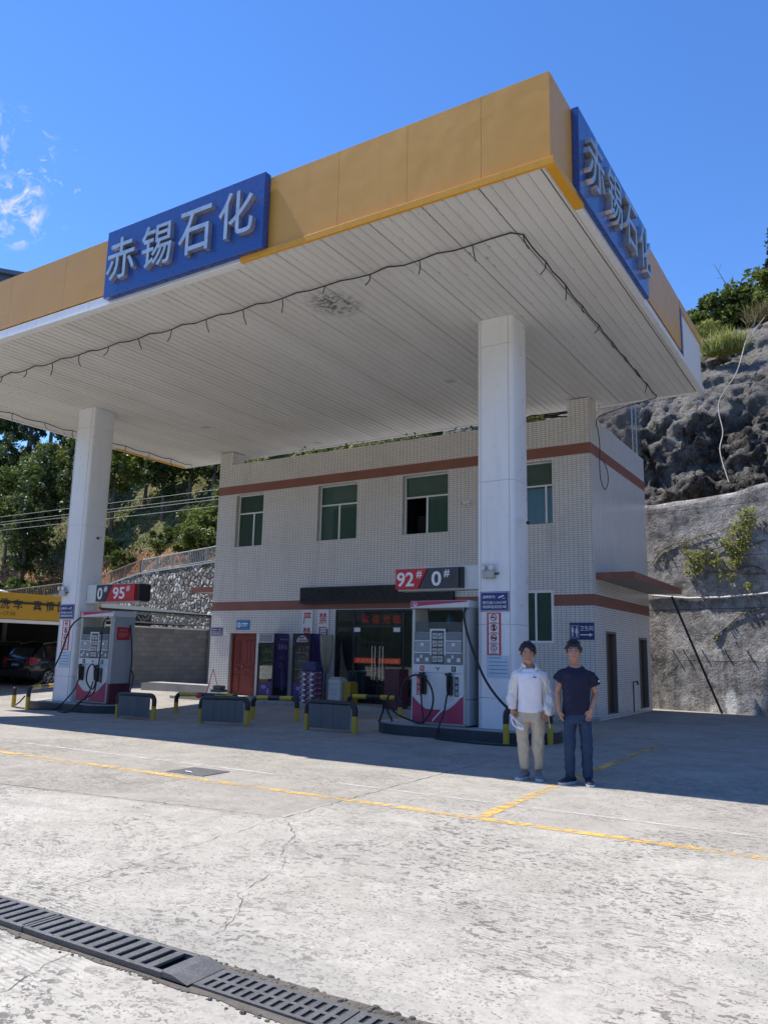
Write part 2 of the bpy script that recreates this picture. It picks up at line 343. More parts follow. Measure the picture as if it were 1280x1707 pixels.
ORG = {}
class MB:
    """collects shapes in world metres and links them as ONE mesh object"""
    def __init__(s): s.bm = bmesh.new(); s.mi = 0
    def _f(s, vs):
        try:
            f = s.bm.faces.new(vs); f.material_index = s.mi; return f
        except ValueError: return None
    def box(s, x0, x1, y0, y1, z0, z1, bev=0.0, seg=1):
        P = [(x, y, z) for z in (z0, z1) for y in (y0, y1) for x in (x0, x1)]
        v = [s.bm.verts.new(p) for p in P]
        fs = [s._f([v[i] for i in q]) for q in ((0, 2, 3, 1), (4, 5, 7, 6), (0, 1, 5, 4), (2, 6, 7, 3), (0, 4, 6, 2), (1, 3, 7, 5))]
        if bev > 0:
            es = list({e for f in fs for e in f.edges})
            bmesh.ops.bevel(s.bm, geom=es, offset=bev, segments=seg, affect='EDGES', profile=0.6)
        return s
    def quad(s, *p): s._f([s.bm.verts.new(q) for q in p]); return s
    def prism(s, poly, fn, d0, d1):
        """poly: 2-D outline; fn(u, v, d) -> point"""
        n = len(poly)
        a = [s.bm.verts.new(fn(u, v, d0)) for u, v in poly]; b = [s.bm.verts.new(fn(u, v, d1)) for u, v in poly]
        s._f(a[::-1]); s._f(b)
        for i in range(n): s._f([a[i], a[(i+1) % n], b[(i+1) % n], b[i]])
        return s
    def tube(s, pts, r, n=8, caps=True, closed=False):
        pts = [Vector(p) for p in pts]; rs = r if isinstance(r, (list, tuple)) else [r]*len(pts)
        rings = []; ref = None
        for i, p in enumerate(pts):
            a = pts[i-1] if i else (pts[-1] if closed else p); b = pts[i+1] if i+1 < len(pts) else (pts[0] if closed else p)
            d = (b-a); d = d.normalized() if d.length > 1e-9 else Vector((0, 0, 1))
            if ref is None: ref = Vector((0, 0, 1)) if abs(d.z) < 0.9 else Vector((1, 0, 0))
            u = ref - d*ref.dot(d)
            if u.length < 1e-6: u = d.orthogonal()
            u.normalize(); ref = u; w = d.cross(u)
            rings.append([s.bm.verts.new(p + rs[i]*(math.cos(2*math.pi*k/n)*u + math.sin(2*math.pi*k/n)*w)) for k in range(n)])
        m = len(rings)
        for i in range(m if closed else m-1):
            A, B = rings[i], rings[(i+1) % m]
            for k in range(n): s._f([A[k], A[(k+1) % n], B[(k+1) % n], B[k]])
        if caps and not closed: s._f(rings[0][::-1]); s._f(rings[-1])
        return s
    def cyl(s, p, q, r, n=16, r2=None): return s.tube([p, q], [r, r if r2 is None else r2], n)
    def loft(s, rings, cap=True):
        R = [[s.bm.verts.new(p) for p in ring] for ring in rings]; n = len(R[0])
        for A, B in zip(R, R[1:]):
            for k in range(n): s._f([A[k], A[(k+1) % n], B[(k+1) % n], B[k]])
        if cap: s._f(R[0][::-1]); s._f(R[-1])
        return s
    def ball(s, c, rx, ry, rz, seg=12, rings=8):
        m = Matrix.Translation(c) @ Matrix.Diagonal((rx, ry, rz, 1))
        g = bmesh.ops.create_uvsphere(s.bm, u_segments=seg, v_segments=rings, radius=1, matrix=m)
        for v in g['verts']:
            for f in v.link_faces: f.material_index = s.mi
        return s
    def mesh(s, me, M=None):
        t = bmesh.new(); t.from_mesh(me)
        if M is not None: t.transform(M)
        vm = {v: s.bm.verts.new(v.co) for v in t.verts}
        for f in t.faces: s._f([vm[v] for v in f.verts])
        t.free(); return s
    def build(s, name, mat, parent=None, smooth=False, bevel=0.0, sharp=35, local=False):
        bm = s.bm
        bmesh.ops.recalc_face_normals(bm, faces=bm.faces)
        org = Vector((0, 0, 0)) if (parent is None or local) else ORG.get(parent.name, Vector((0, 0, 0)))
        uv = bm.loops.layers.uv.new('UVMap')
        for f in bm.faces:
            n = f.normal; ax = max(range(3), key=lambda i: abs(n[i]))
            for l in f.loops:
                c = l.vert.co
                l[uv].uv = (c.y, c.z) if ax == 0 else (c.x, c.z) if ax == 1 else (c.x, c.y)
        if org.length: bmesh.ops.translate(bm, verts=bm.verts, vec=-org)
        me = bpy.data.meshes.new(name); bm.to_mesh(me); bm.free()
        for m in (mat if isinstance(mat, (list, tuple)) else [mat]): me.materials.append(m)
        if smooth:
            me.polygons.foreach_set('use_smooth', [True]*len(me.polygons))
            if smooth != 'all':
                try: me.set_sharp_from_angle(angle=R_(sharp))
                except Exception: pass
        o = bpy.data.objects.new(name, me); COL.objects.link(o)
        if parent is not None: o.parent = parent; ORG[o.name] = org
        if bevel:
            b = o.modifiers.new('bevel', 'BEVEL'); b.width = bevel; b.segments = 2; b.limit_method = 'ANGLE'
        return o

def tag(o, label=None, cat=None, group=None, kind=None):
    if label: o['label'] = label
    if cat: o['category'] = cat
    if group: o['group'] = group
    if kind: o['kind'] = kind
    return o
def thing(name, label, cat, loc=(0, 0, 0), rz=0.0, group=None):
    o = bpy.data.objects.new(name, None); COL.objects.link(o); o.empty_display_size = 0.2
    o.location = loc; o.rotation_euler = (0, 0, rz); ORG[o.name] = Vector(loc)
    return tag(o, label, cat, group)
def copy_tree(o, loc=None, rz=None, label=None, scale=None):
    c = o.copy(); COL.objects.link(c)
    if loc is not None: c.location = loc
    if rz is not None: c.rotation_euler = (0, 0, rz)
    if scale is not None: c.scale = scale if isinstance(scale, tuple) else (scale,)*3
    if label: c['label'] = label
    ORG[c.name] = Vector(c.location)
    def rec(src, dst):
        for ch in list(src.children):
            k = ch.copy(); COL.objects.link(k); k.parent = dst; rec(ch, k)
    rec(o, c); return c

def text_mesh(body, bold=0.0, extrude=0.0, align='CENTER', spacing=1.0):
    cu = bpy.data.curves.new('lettering', 'FONT'); cu.body = body; cu.extrude = extrude; cu.offset = bold
    cu.align_x = align; cu.align_y = 'CENTER'; cu.space_character = spacing; cu.resolution_u = 3
    ob = bpy.data.objects.new('lettering', cu); COL.objects.link(ob)
    dg = bpy.context.evaluated_depsgraph_get(); dg.update()
    me = bpy.data.meshes.new_from_object(ob.evaluated_get(dg))
    bpy.data.objects.remove(ob); bpy.data.curves.remove(cu)
    return me
def add_text(mb, body, c, w, h, face='-Y', depth=0.002, bold=0.0, spacing=1.0, keep=False):
    """write body centred on c, fitted to w x h metres, standing out 'depth' from a surface facing 'face'"""
    me = text_mesh(body, bold, 0.5, spacing=spacing)
    xs = [v.co.x for v in me.vertices]; ys = [v.co.y for v in me.vertices]
    if not xs: return mb
    sx = w/(max(xs)-min(xs)); sy = h/(max(ys)-min(ys))
    if keep: sx = sy = min(sx, sy)
    cx, cy = (max(xs)+min(xs))/2, (max(ys)+min(ys))/2
    A = Matrix.Translation((-cx, -cy, 0.5)); S = Matrix.Diagonal((sx, sy, depth, 1))
    if face == '-Y': B = Matrix(((1, 0, 0, 0), (0, 0, -1, 0), (0, 1, 0, 0), (0, 0, 0, 1)))
    else: B = Matrix(((0, 0, 1, 0), (1, 0, 0, 0), (0, 1, 0, 0), (0, 0, 0, 1)))
    mb.mesh(me, Matrix.Translation(c) @ B @ S @ A); bpy.data.meshes.remove(me)
    return mb
def plate(mb, face, c, w, h, d=0.006, bev=0.0):
    x, y, z = c
    if face == '-Y': mb.box(x-w/2, x+w/2, y-d, y, z-h/2, z+h/2, bev)
    else: mb.box(x, x+d, y-w/2, y+w/2, z-h/2, z+h/2, bev)
    return mb
def wall_y(mb, x0, x1, z0, z1, y, holes, depth, sign=1):
    """front wall in the plane y with real openings and reveals going back by depth"""
    xs = sorted({x0, x1, *[h[i] for h in holes for i in (0, 1)]}); zs = sorted({z0, z1, *[h[i] for h in holes for i in (2, 3)]})
    for a, b in zip(xs, xs[1:]):
        for c, d in zip(zs, zs[1:]):
            if any(h[0] <= a and b <= h[1] and h[2] <= c and d <= h[3] for h in holes): continue
            mb.quad((a, y, c), (b, y, c), (b, y, d), (a, y, d))
    for h in holes:
        a, b, c, d = h[:4]; y2 = y+depth
        mb.quad((a, y, c), (a, y2, c), (a, y2, d), (a, y, d)); mb.quad((b, y, c), (b, y, d), (b, y2, d), (b, y2, c))
        mb.quad((a, y, d), (a, y2, d), (b, y2, d), (b, y, d)); mb.quad((a, y, c), (b, y, c), (b, y2, c), (a, y2, c))
    return mb
def wall_x(mb, y0, y1, z0, z1, x, holes, depth):
    ys = sorted({y0, y1, *[h[i] for h in holes for i in (0, 1)]}); zs = sorted({z0, z1, *[h[i] for h in holes for i in (2, 3)]})
    for a, b in zip(ys, ys[1:]):
        for c, d in zip(zs, zs[1:]):
            if any(h[0] <= a and b <= h[1] and h[2] <= c and d <= h[3] for h in holes): continue
            mb.quad((x, a, c), (x, b, c), (x, b, d), (x, a, d))
    for h in holes:
        a, b, c, d = h[:4]; x2 = x+depth
        mb.quad((x, a, c), (x2, a, c), (x2, a, d), (x, a, d)); mb.quad((x, b, c), (x, b, d), (x2, b, d), (x2, b, c))
        mb.quad((x, a, d), (x2, a, d), (x2, b, d), (x, b, d)); mb.quad((x, a, c), (x, b, c), (x2, b, c), (x2, a, c))
    return mb
def bez(pts, n=8):
    """smooth curve through points (Catmull-Rom)"""
    P = [Vector(p) for p in pts]; P = [2*P[0]-P[1]] + P + [2*P[-1]-P[-2]]; out = []
    for i in range(1, len(P)-2):
        for k in range(n):
            t = k/n; a, b, c, d = P[i-1:i+3]
            out.append(0.5*((2*b)+(c-a)*t+(2*a-5*b+4*c-d)*t*t+(3*b-a-3*c+d)*t**3))
    out.append(P[-2]); return out

# ------------------------------------------------------------------ materials used
M_CON = mat_concrete(); M_TILE = mat_tile(); M_SOF = mat_soffit(); M_ROCK = mat_rock(); M_OLDW = mat_old_wall()
M_STONE = mat_stone(); M_BLOCK = mat_block(); M_SOIL = mat_soil(); M_YLINE = mat_yellow_paint(); M_WLINE = mat_white_line()
M_ORANGE = plain('orange_cladding', (0.66, 0.33, 0.045), 0.40, var=0.04, scale=0.6, dirt=0.06, buckle=0.10, coat=0.08)
M_YTRIM = plain('yellow_trim', (0.72, 0.34, 0.012), 0.4, var=0.06, dirt=0.15)
M_WTRIM = plain('white_trim', (0.78, 0.78, 0.77), 0.35, var=0.06, dirt=0.25)
M_BLUE = plain('blue_sign_panel', (0.022, 0.07, 0.29), 0.3, var=0.08, scale=0.8, coat=0.3, dirt=0.12)
M_STEEL = plain('brushed_letter_steel', (0.56, 0.55, 0.52), 0.38, metal=0.75, var=0.25, scale=5, dirt=0.5)
M_COLUMN = plain('column_cladding', (0.78, 0.79, 0.80), 0.33, var=0.04, scale=0.7, dirt=0.12, coat=0.15)
M_DARK = plain('dark_void', (0.015, 0.015, 0.016), 0.8)
M_BRICKRED = plain('brick_red_band', (0.255, 0.098, 0.068), 0.55, var=0.14, scale=2.0, dirt=0.2)
M_FRAME = plain('aluminium_window_frame', (0.82, 0.83, 0.83), 0.4, var=0.05)
M_REVEAL = plain('grey_reveal', (0.30, 0.29, 0.275), 0.8)
M_GLASSG = mat_glass('green_tinted_glass', (0.36, 0.64, 0.55), 0.02, 0.66)
M_GLASSD = mat_glass('shop_glass', (0.78, 0.84, 0.84), 0.02, 0.95)
M_REDDOOR = plain('red_wood_door', (0.20, 0.035, 0.026), 0.45, var=0.25, scale=6)
M_BROWNDOOR = plain('dark_brown_door', (0.05, 0.032, 0.024), 0.5)
M_BROWNFRAME = plain('tan_door_frame', (0.19, 0.15, 0.11), 0.6)
M_NAVY = plain('navy_sign', (0.022, 0.035, 0.17), 0.4, var=0.08)
M_WHITE = plain('white_print', (0.74, 0.74, 0.73), 0.5, var=0.04)
M_RED = plain('red_print', (0.50, 0.025, 0.03), 0.45, var=0.1)
M_BLACK = plain('black_plastic', (0.014, 0.014, 0.016), 0.45, var=0.2)
M_RUBBER = plain('black_rubber_hose', (0.012, 0.012, 0.013), 0.5, var=0.3)
M_CHAR = plain('charcoal_print', (0.045, 0.05, 0.058), 0.4)
M_CONTRIM = plain('plain_concrete', (0.33, 0.32, 0.30), 0.85, var=0.25, scale=2, bump=0.3, dirt=0.5)
M_IRON = plain('cast_iron', (0.12, 0.122, 0.125), 0.55, metal=0.35, var=0.35, scale=8, bump=0.3, dirt=0.3)
M_GALV = plain('galvanised_steel', (0.40, 0.41, 0.42), 0.4, metal=0.7, var=0.2, scale=5)
M_BARK = plain('tree_bark', (0.115, 0.095, 0.075), 0.9, var=0.35, scale=5, bump=0.6)

# ------------------------------------------------------------------ ground
def axis(a, b, s): 
    n = max(1, round((b-a)/s)); return [a+(b-a)*i/n for i in range(n+1)]
g = MB()
gx = [-400, -120, -60, -40, -30] + axis(-24, 0, 0.6) + [4, 10, 30, 100, 400]; gy = [-300, -60, -10, 0, 4] + axis(7, 20, 0.65) + [22, 26, 32, 60, 140, 400]
V = [[g.bm.verts.new((x, y, gz(x, y))) for x in gx] for y in gy]
for j in range(len(gy)-1):
    for i in range(len(gx)-1): g._f([V[j][i], V[j][i+1], V[j+1][i+1], V[j+1][i]])
tag(g.build('ground', M_CON, smooth='all'), kind='structure')

def strip(name, pts, w, mat, z=0.004, jit=0.0, label=None):
    """a flat line of paint or an open joint along pts"""
    m = MB(); L, Rr = [], []
    P = [Vector((*p, 0)) for p in pts]
    for i, p in enumerate(P):
        d = (P[min(i+1, len(P)-1)] - P[max(i-1, 0)]).normalized(); n = Vector((-d.y, d.x, 0)); ww = w*(1+random.uniform(-jit, jit))/2
        L.append(m.bm.verts.new((p.x+n.x*ww, p.y+n.y*ww, gz(p.x, p.y)+z))); Rr.append(m.bm.verts.new((p.x-n.x*ww, p.y-n.y*ww, gz(p.x, p.y)+z)))
    for i in range(len(P)-1): m._f([L[i], L[i+1], Rr[i+1], Rr[i]])
    return tag(m.build(name, mat), kind='structure')
def line(a, b, n): return [(a[0]+(b[0]-a[0])*i/n, a[1]+(b[1]-a[1])*i/n) for i in range(n+1)]
def jag(pts, step=0.12, amp=0.02):
    out = []
    for a, b in zip(pts, pts[1:]):
        d = math.dist(a, b); n = max(2, int(d/step))
        nx, ny = -(b[1]-a[1])/d, (b[0]-a[0])/d
        for i in range(n):
            t = i/n; k = random.gauss(0, amp)
            out.append((a[0]+(b[0]-a[0])*t+nx*k, a[1]+(b[1]-a[1])*t+ny*k))
    return out+[pts[-1]]
strip('yellow_line', line((-26, 7.2), (14, 7.14), 60), 0.125, M_YLINE)
strip('yellow_line', line((-3.39, 7.27), (-3.47, 9.7), 6) + line((-3.47, 9.7), (-3.56, 15.2), 10)[1:], 0.13, M_YLINE)
strip('white_line', line((-24, 8.02), (-6.6, 8.05), 40), 0.06, M_WLINE)
strip('white_line', line((-5.6, 8.0), (6, 7.95), 20), 0.06, M_WLINE)
strip('white_line', line((-17, 11.6), (-5.2, 11.75), 20), 0.05, M_WLINE)
strip('white_line', line((-7.9, 11.6), (-9.4, 10.2), 6), 0.05, M_WLINE)
strip('white_line', line((-8.2, 9.2), (-8.9, 7.3), 6), 0.05, M_WLINE)
M_JOINT = plain('open_joint', (0.10, 0.095, 0.088), 0.95)
for pts, w in (([(-14, 5.2), (-8.49, 5.57), (-4.85, 6.08)], 0.018), ([(-4.85, 6.08), (-4.95, 8.1), (-5.0, 9.8), (-5.05, 13.2)], 0.016),
               ([(-4.85, 6.08), (-4.72, 4.7), (-4.55, 3.4)], 0.012), ([(-4.85, 6.08), (-4.5, 5.75), (-4.3, 5.55), (-4.15, 5.2)], 0.012),
               ([(-4.15, 5.2), (-3.75, 4.7), (-3.6, 4.1), (-3.3, 3.75), (-3.2, 3.45)], 0.010), ([(-3.6, 2.82), (-3.45, 2.4), (-3.5, 1.2)], 0.012)):
    strip('pavement_crack', jag(pts, .07, .012), w*(.5 if w > .0125 else .3), M_JOINT, 0.003, 0.7)

# broken concrete edge and rubble along the drain
M_RUB = plain('broken_concrete', (0.115, 0.10, 0.084), 0.95, var=0.45, scale=9, bump=0.8)
rb = MB()
for i in range(1500):
    x = random.uniform(-5.2, -1.2); side = random.random() < 0.72
    y = (3.14 + abs(random.gauss(0, 0.022))) if side else (2.855 - abs(random.gauss(0, 0.015)))
    if x < -3.0 and side: y -= 0.01
    dens = 0.3 + 0.7*(noise.noise((x*2.2, y*3, 3.1)) > -0.1) + (0.6 if x > -3.1 else 0)
    if random.random() > dens*0.6: continue
    r = random.uniform(0.003, 0.010) if random.random() < 0.93 else random.uniform(0.009, 0.018)
    rb.ball((x, y, r*0.25), r*random.uniform(0.8, 1.6), r*random.uniform(0.7, 1.2), r*random.uniform(0.4, 0.7), 6, 4)
tag(rb.build('rubble', M_RUB), kind='stuff')
ed = MB(); xs = axis(-5.2, -1.2, 0.05)
up = []; lo = []
for x in xs:
    up.append((x, 3.180 + 0.035*noise.noise((x*4, 0, 1)) + 0.05*max(0, noise.noise((x*1.4, 2, 5))), 0.0035)); lo.append((x, 3.10, 0.0035))
for i in range(len(xs)-1): ed.quad(lo[i], lo[i+1], up[i+1], up[i])
up = []; lo = []
for x in xs:
    up.append((x, 2.90, 0.0035)); lo.append((x, 2.845 - 0.03*noise.noise((x*4, 7, 1)) - 0.05*max(0, noise.noise((x*1.4, 9, 5))), 0.0035))
for i in range(len(xs)-1): ed.quad(lo[i], lo[i+1], up[i+1], up[i])
tag(ed.build('mortar_edge', M_RUB), kind='structure')

# drain grates
def steel_grate(x0, x1, label):
    y0, y1, zt = 2.87, 3.125, 0.035
    t = thing('drain_grate', label, 'drain grate', (x0, y0, 0), group='steel drain grates')
    f = MB(); f.box(x0, x1, y0, y0+0.022, 0.004, zt, 0.003); f.box(x0, x1, y1-0.022, y1, 0.004, zt, 0.003)
    f.box(x0, x0+0.02, y0+0.0225, y1-0.0225, 0.004, zt-0.003, 0.002); f.box(x1-0.02, x1, y0+0.0225, y1-0.0225, 0.004, zt-0.003, 0.002)
    f.build('frame', M_IRON, t)
    d = MB(); d.box(x0+0.021, x1-0.021, y0+0.0225, y1-0.0225, 0.004, 0.006); d.build('gutter', M_DARK, t)
    b = MB(); x = x0+0.045
    while x < x1-0.05:
        b.box(x, x+0.052, y0+0.0225, y1-0.0225, 0.016, zt-0.002, 0.003); x += 0.088
    b.build('grate_bars', M_IRON, t)
def slot(mb, cx, cy, w, h, z): mb.box(cx-w/2, cx+w/2, cy-h/2, cy+h/2, z-0.001, z, 0)
def iron_grate(x0, x1, label):
    y0, y1, zt = 2.895, 3.105, 0.014
    t = thing('drain_grate', label, 'drain grate', (x0, y0, 0), group='cast iron drain grates')
    # a slab with two rows of real slots
    n = 13; sw = (x1-x0-0.05)/n; holes = []
    for i in range(n):
        cx = x0+0.025+sw*(i+0.5)
        for yy in (y0+0.022, y0+0.116): holes.append((cx-sw*0.24, cx+sw*0.24, yy, yy+0.072))
    m = MB(); xs = sorted({x0, x1, *[h[i] for h in holes for i in (0, 1)]}); ys = sorted({y0, y1, *[h[i] for h in holes for i in (2, 3)]})
    for a, b in zip(xs, xs[1:]):
        for c, d in zip(ys, ys[1:]):
            if any(h[0] <= a and b <= h[1] and h[2] <= c and d <= h[3] for h in holes): continue
            m.quad((a, c, zt), (b, c, zt), (b, d, zt), (a, d, zt))
    for a, b, c, d in holes:
        m.quad((a, c, zt), (a, c, 0.005), (a, d, 0.005), (a, d, zt)); m.quad((b, c, zt), (b, d, zt), (b, d, 0.005), (b, c, 0.005))
        m.quad((a, c, zt), (b, c, zt), (b, c, 0.005), (a, c, 0.005)); m.quad((a, d, zt), (a, d, 0.005), (b, d, 0.005), (b, d, zt))
    m.quad((x0, y0, 0.0), (x1, y0, 0.0), (x1, y0, zt), (x0, y0, zt)); m.quad((x0, y1, 0.0), (x0, y1, zt), (x1, y1, zt), (x1, y1, 0.0))
    m.quad((x0, y0, 0.0), (x0, y0, zt), (x0, y1, zt), (x0, y1, 0.0)); m.quad((x1, y0, 0.0), (x1, y1, 0.0), (x1, y1, zt), (x1, y0, zt))
    m.build('grate_plate', M_IRON, t)
    MB().box(x0+0.004, x1-0.004, y0+0.004, y1-0.004, 0.0042, 0.0055).build('gutter', M_DARK, t)
steel_grate(-5.15, -4.05, 'steel slatted drain grate at the left edge of the photo')
steel_grate(-4.04, -2.98, 'steel slatted drain grate that ends against the lower cast iron grates')
tg = MB(); tg.prism([(-2.975, 0.036), (-2.92, 0.036), (-2.81, 0.012), (-2.975, 0.012)], lambda u, v, d: (u, d, v), 2.87, 3.13)
tag(tg.build('steel_end_plate', M_IRON), 'sloping steel end plate where the two kinds of drain grate meet', 'end plate')
iron_grate(-2.80, -2.02, 'cast iron drain grate with two rows of slots, next to the steel end plate')
iron_grate(-2.01, -1.23, 'cast iron drain grate with slots, cut off by the bottom edge of the photo')
mc = thing('manhole_cover', 'flat steel cover plate lying beside the yellow line', 'manhole cover', (-7.45, 7.58, 0))
MB().box(-7.78, -7.15, 7.36, 7.84, 0.001, 0.008, 0.002).build('plate', M_IRON, mc)
hd = MB(); hd.tube([(-7.56, 7.45, 0.008), (-7.54, 7.45, 0.018), (-7.44, 7.45, 0.018), (-7.42, 7.45, 0.008)], 0.006, 6); hd.build('handle', M_GALV, mc)
# ------------------------------------------------------------------ forecourt canopy
CX0, CX1, CY0, CY1, CZ = -21.6, -3.46, 9.52, 20.35, 8.2
can = thing('petrol_canopy', 'large petrol station canopy with orange fascia and ribbed white ceiling on two white columns', 'canopy', (-12.5, 14.2, 0))
sf = MB(); x = CX0
i = 0
while x < CX1-0.01:                                   # ribbed ceiling planks, a wide seam at every fifth
    gap = 0.022 if i % 5 == 0 else 0.009
    x2 = min(x+0.19, CX1)
    sf.box(x+gap, x2, CY0, CY1, CZ, CZ+0.02)
    sf.box(x2-0.045, x2-0.02, CY0, CY1, CZ-0.006, CZ-0.0004)
    x = x2; i += 1
sf.build('soffit', M_SOF, can)
MB().box(CX0, CX1, CY0, CY1, CZ+0.03, CZ+0.05).build('ceiling_void', M_DARK, can)
MB().box(CX0+0.1, CX1-0.1, CY0+0.1, CY1-0.1, 9.2, 9.45).build('roof_deck', M_CONTRIM, can)
def cladding(face, a, b, z0, z1, seams, d, at):
    """row of cladding panels with open seams"""
    m = MB(); cuts = [a]+seams+[b]
    for p, q in zip(cuts, cuts[1:]):
        if face == '-Y': m.box(p+0.0015, q-0.0015, at, at+d, z0, z1, 0.002)
        else: m.box(at-d, at, p+0.0015, q-0.0015, z0, z1, 0.002)
    return m
ZT, ZB = 9.65, 8.285
cladding('-Y', CX0-0.08, -12.3, 8.46, ZT, [-20.2, -18.2, -15.9, -14.0], 0.1, 9.5).build('fascia_panel', M_ORANGE, can)
cladding('-Y', -12.3, -8.55, 8.46, ZT, [-10.4], 0.1, 9.52).build('fascia_panel', M_ORANGE, can)
cladding('-Y', -8.55, CX1+0.08, ZB, ZT, [-6.98, -5.68, -4.43], 0.1, 9.5).build('fascia_panel', M_ORANGE, can)
MB().box(-9.0, CX1+0.14, 9.44, 9.50, 8.17, 8.28, 0.006).build('yellow_edge_trim', M_YTRIM, can)
MB().box(CX1+0.001, CX1+0.14, 9.501, 10.75, 8.17, 8.28, 0.006).build('yellow_edge_trim', M_YTRIM, can)
MB().box(CX0-0.1, -9.0, 9.47, 9.515, 8.21, 8.40, 0.006).box(CX0-0.1, -9.0, 9.43, 9.6, 8.172, 8.199, 0.004).build('white_edge_trim', M_WTRIM, can)
MB().box(CX0, -9.0, 9.53, 9.56, 8.40, 8.47).build('fascia_gap', M_DARK, can)
# right-hand face
XR = CX1+0.08
cladding('+X', 9.6, 14.6, ZB, ZT, [10.4, 12.5], 0.08, XR).build('fascia_panel', M_ORANGE, can)
cladding('+X', 14.6, 17.9, 8.42, ZT, [16.3], 0.08, XR).build('fascia_panel', M_ORANGE, can)
MB().box(CX1-0.02, XR+0.02, 17.9, 18.05, 8.3, 9.45).build('blue_fascia_strip', M_BLUE, can)
MB().box(CX1-0.05, XR-0.03, 18.05, 20.38, 8.18, 9.45).build('bare_fascia_panel', M_WTRIM, can)
MB().box(CX1-0.05, XR+0.01, 17.9, 20.4, 9.455, ZT).build('fascia_cap', M_ORANGE, can)
MB().box(CX1+0.001, CX1+0.11, 10.75, 20.4, 8.172, 8.29, 0.004).build('white_edge_trim', M_WTRIM, can)
MB().box(CX0-0.08, CX0+0.02, 9.6, 20.38, 8.46, ZT).build('fascia_panel', M_ORANGE, can)
MB().box(CX0-0.1, CX0-0.001, 9.61, 17.2, 8.172, 8.40).build('white_edge_trim', M_WTRIM, can)
MB().box(CX0-0.1, CX0-0.001, 17.2, 20.4, 8.17, 8.30).build('yellow_edge_trim', M_YTRIM, can)
MB().box(CX0-0.1, CX1+0.05, 20.36, 20.42, 8.17, ZT).build('fascia_panel', M_WTRIM, can)
for cx, base in ((-6.13, 0.14), (-18.7, 0.04)):
    c = MB(); zs = [base, 0.75, 2.1, 4.85, 7.62, CZ-0.002]
    for a, b in zip(zs, zs[1:]):
        # rounded-corner cladding section
        poly = []
        w, d0, d1, r = 0.385, 13.75, 14.5, 0.09
        for (px, py, a0) in ((cx+w-r, d0+r, -90), (cx+w-r, d1-r, 0), (cx-w+r, d1-r, 90), (cx-w+r, d0+r, 180)):
            for k in range(5):
                t = R_(a0+k*22.5); poly.append((px+r*math.cos(t), py+r*math.sin(t)))
        c.prism(poly, lambda u, v, d: (u, v, d), a+0.003, b-0.003)
    col = c.build('column', M_COLUMN, can, smooth=True, sharp=50)
    s = MB(); s.box(cx-0.30, cx-0.294, 13.744, 13.7505, base, CZ-0.01); s.box(cx+0.294, cx+0.30, 13.744, 13.7505, base, CZ-0.01)
    s.build('column_joint', plain('column_joint_grey', (0.38, 0.39, 0.40), 0.5), can)
M_LAMPOFF = plain('unlit_lamp_cover', (0.50, 0.50, 0.48), 0.4)
for lx, ly in ((-8.62, 16.65), (-17.03, 16.76), (-8.45, 11.72), (-15.1, 19.9)):
    l = MB(); l.box(lx-0.11, lx+0.11, ly-0.11, ly+0.11, CZ-0.016, CZ-0.0065, 0.008); l.build('ceiling_lamp', M_LAMPOFF, can)
# dark sheet-metal housing on the canopy roof, just showing over the fascia at the left
rh = thing('roof_housing', 'dark sheet metal housing on the canopy roof at the left edge of the photo', 'roof housing', (-21.2, 12.4, 9.45))
MB().prism([(-24.5, 9.45), (-19.0, 9.45), (-19.0, 11.42), (-24.5, 13.4)], lambda u, v, d: (u, d, v), 12.0, 14.0).build('shell', plain('dark_sheet_metal', (0.06, 0.07, 0.085), 0.5, metal=0.3), rh)
MB().prism([(-24.7, 13.48), (-18.8, 11.36), (-18.8, 11.48), (-24.7, 13.6)], lambda u, v, d: (u, d, v), 11.8, 14.2).build('cap', plain('dark_sheet_metal', (0.06, 0.07, 0.085)), rh)

# ------------------------------------------------------------------ the two name signs on the fascia
NAME = '\u8d64\u9521\u77f3\u5316'
s1 = thing('canopy_sign', 'blue fascia sign with four raised steel characters on the long front of the canopy', 'sign', (-10.45, 9.49, 8.97))
MB().box(-12.49, -8.42, 9.34, 9.49, 8.27, 9.68, 0.01).build('panel', M_BLUE, s1)
for k, ch in enumerate(NAME):
    m = MB(); add_text(m, ch, (-11.93+k*0.985, 9.335, 8.97 + (0.03 if k == 3 else -0.02)), 0.80, 0.86, '-Y', 0.10, bold=0.006)
    m.build('letter', M_STEEL, s1)
s2 = thing('canopy_sign', 'blue fascia sign on the short right side of the canopy, seen at a steep slant', 'sign', (XR, 12.45, 8.97))
MB().box(XR+0.001, XR+0.11, 10.42, 14.5, 8.25, 9.66, 0.01).build('panel', M_BLUE, s2)
for k, ch in enumerate(NAME):
    m = MB(); add_text(m, ch, (XR+0.112, 10.98+k*0.985, 8.95), 0.80, 0.86, '+X', 0.10, bold=0.006)
    m.build('letter', M_STEEL, s2)

# string of cut lamp leads stapled under the canopy
M_CABLE = plain('black_cable', (0.02, 0.019, 0.018), 0.6)
cb = thing('lamp_cable', 'black lamp cable with short cut tails strung round the canopy ceiling', 'cable', (-4.4, 10.85, 8.18))
path = []
x = -21.4
pts = [(-20.95, 20.1, 8.17), (-20.95, 10.95, 8.17), (-20.8, 10.85, 8.17), (-4.55, 10.85, 8.17), (-4.38, 11.0, 8.17), (-4.45, 20.05, 8.17)]
full = []
for a, b in zip(pts, pts[1:]):
    n = max(1, int(math.dist(a, b)/0.33))
    for i in range(n):
        t = i/n; k = i % 3
        sag = (-0.045 if k == 1 else -0.035 if k == 2 else 0.0) if n > 2 else 0
        full.append((a[0]+(b[0]-a[0])*t+random.uniform(-.012, .012), a[1]+(b[1]-a[1])*t+random.uniform(-.012, .012), a[2]+(b[2]-a[2])*t+sag+random.uniform(-.008, .008)))
full.append(pts[-1])
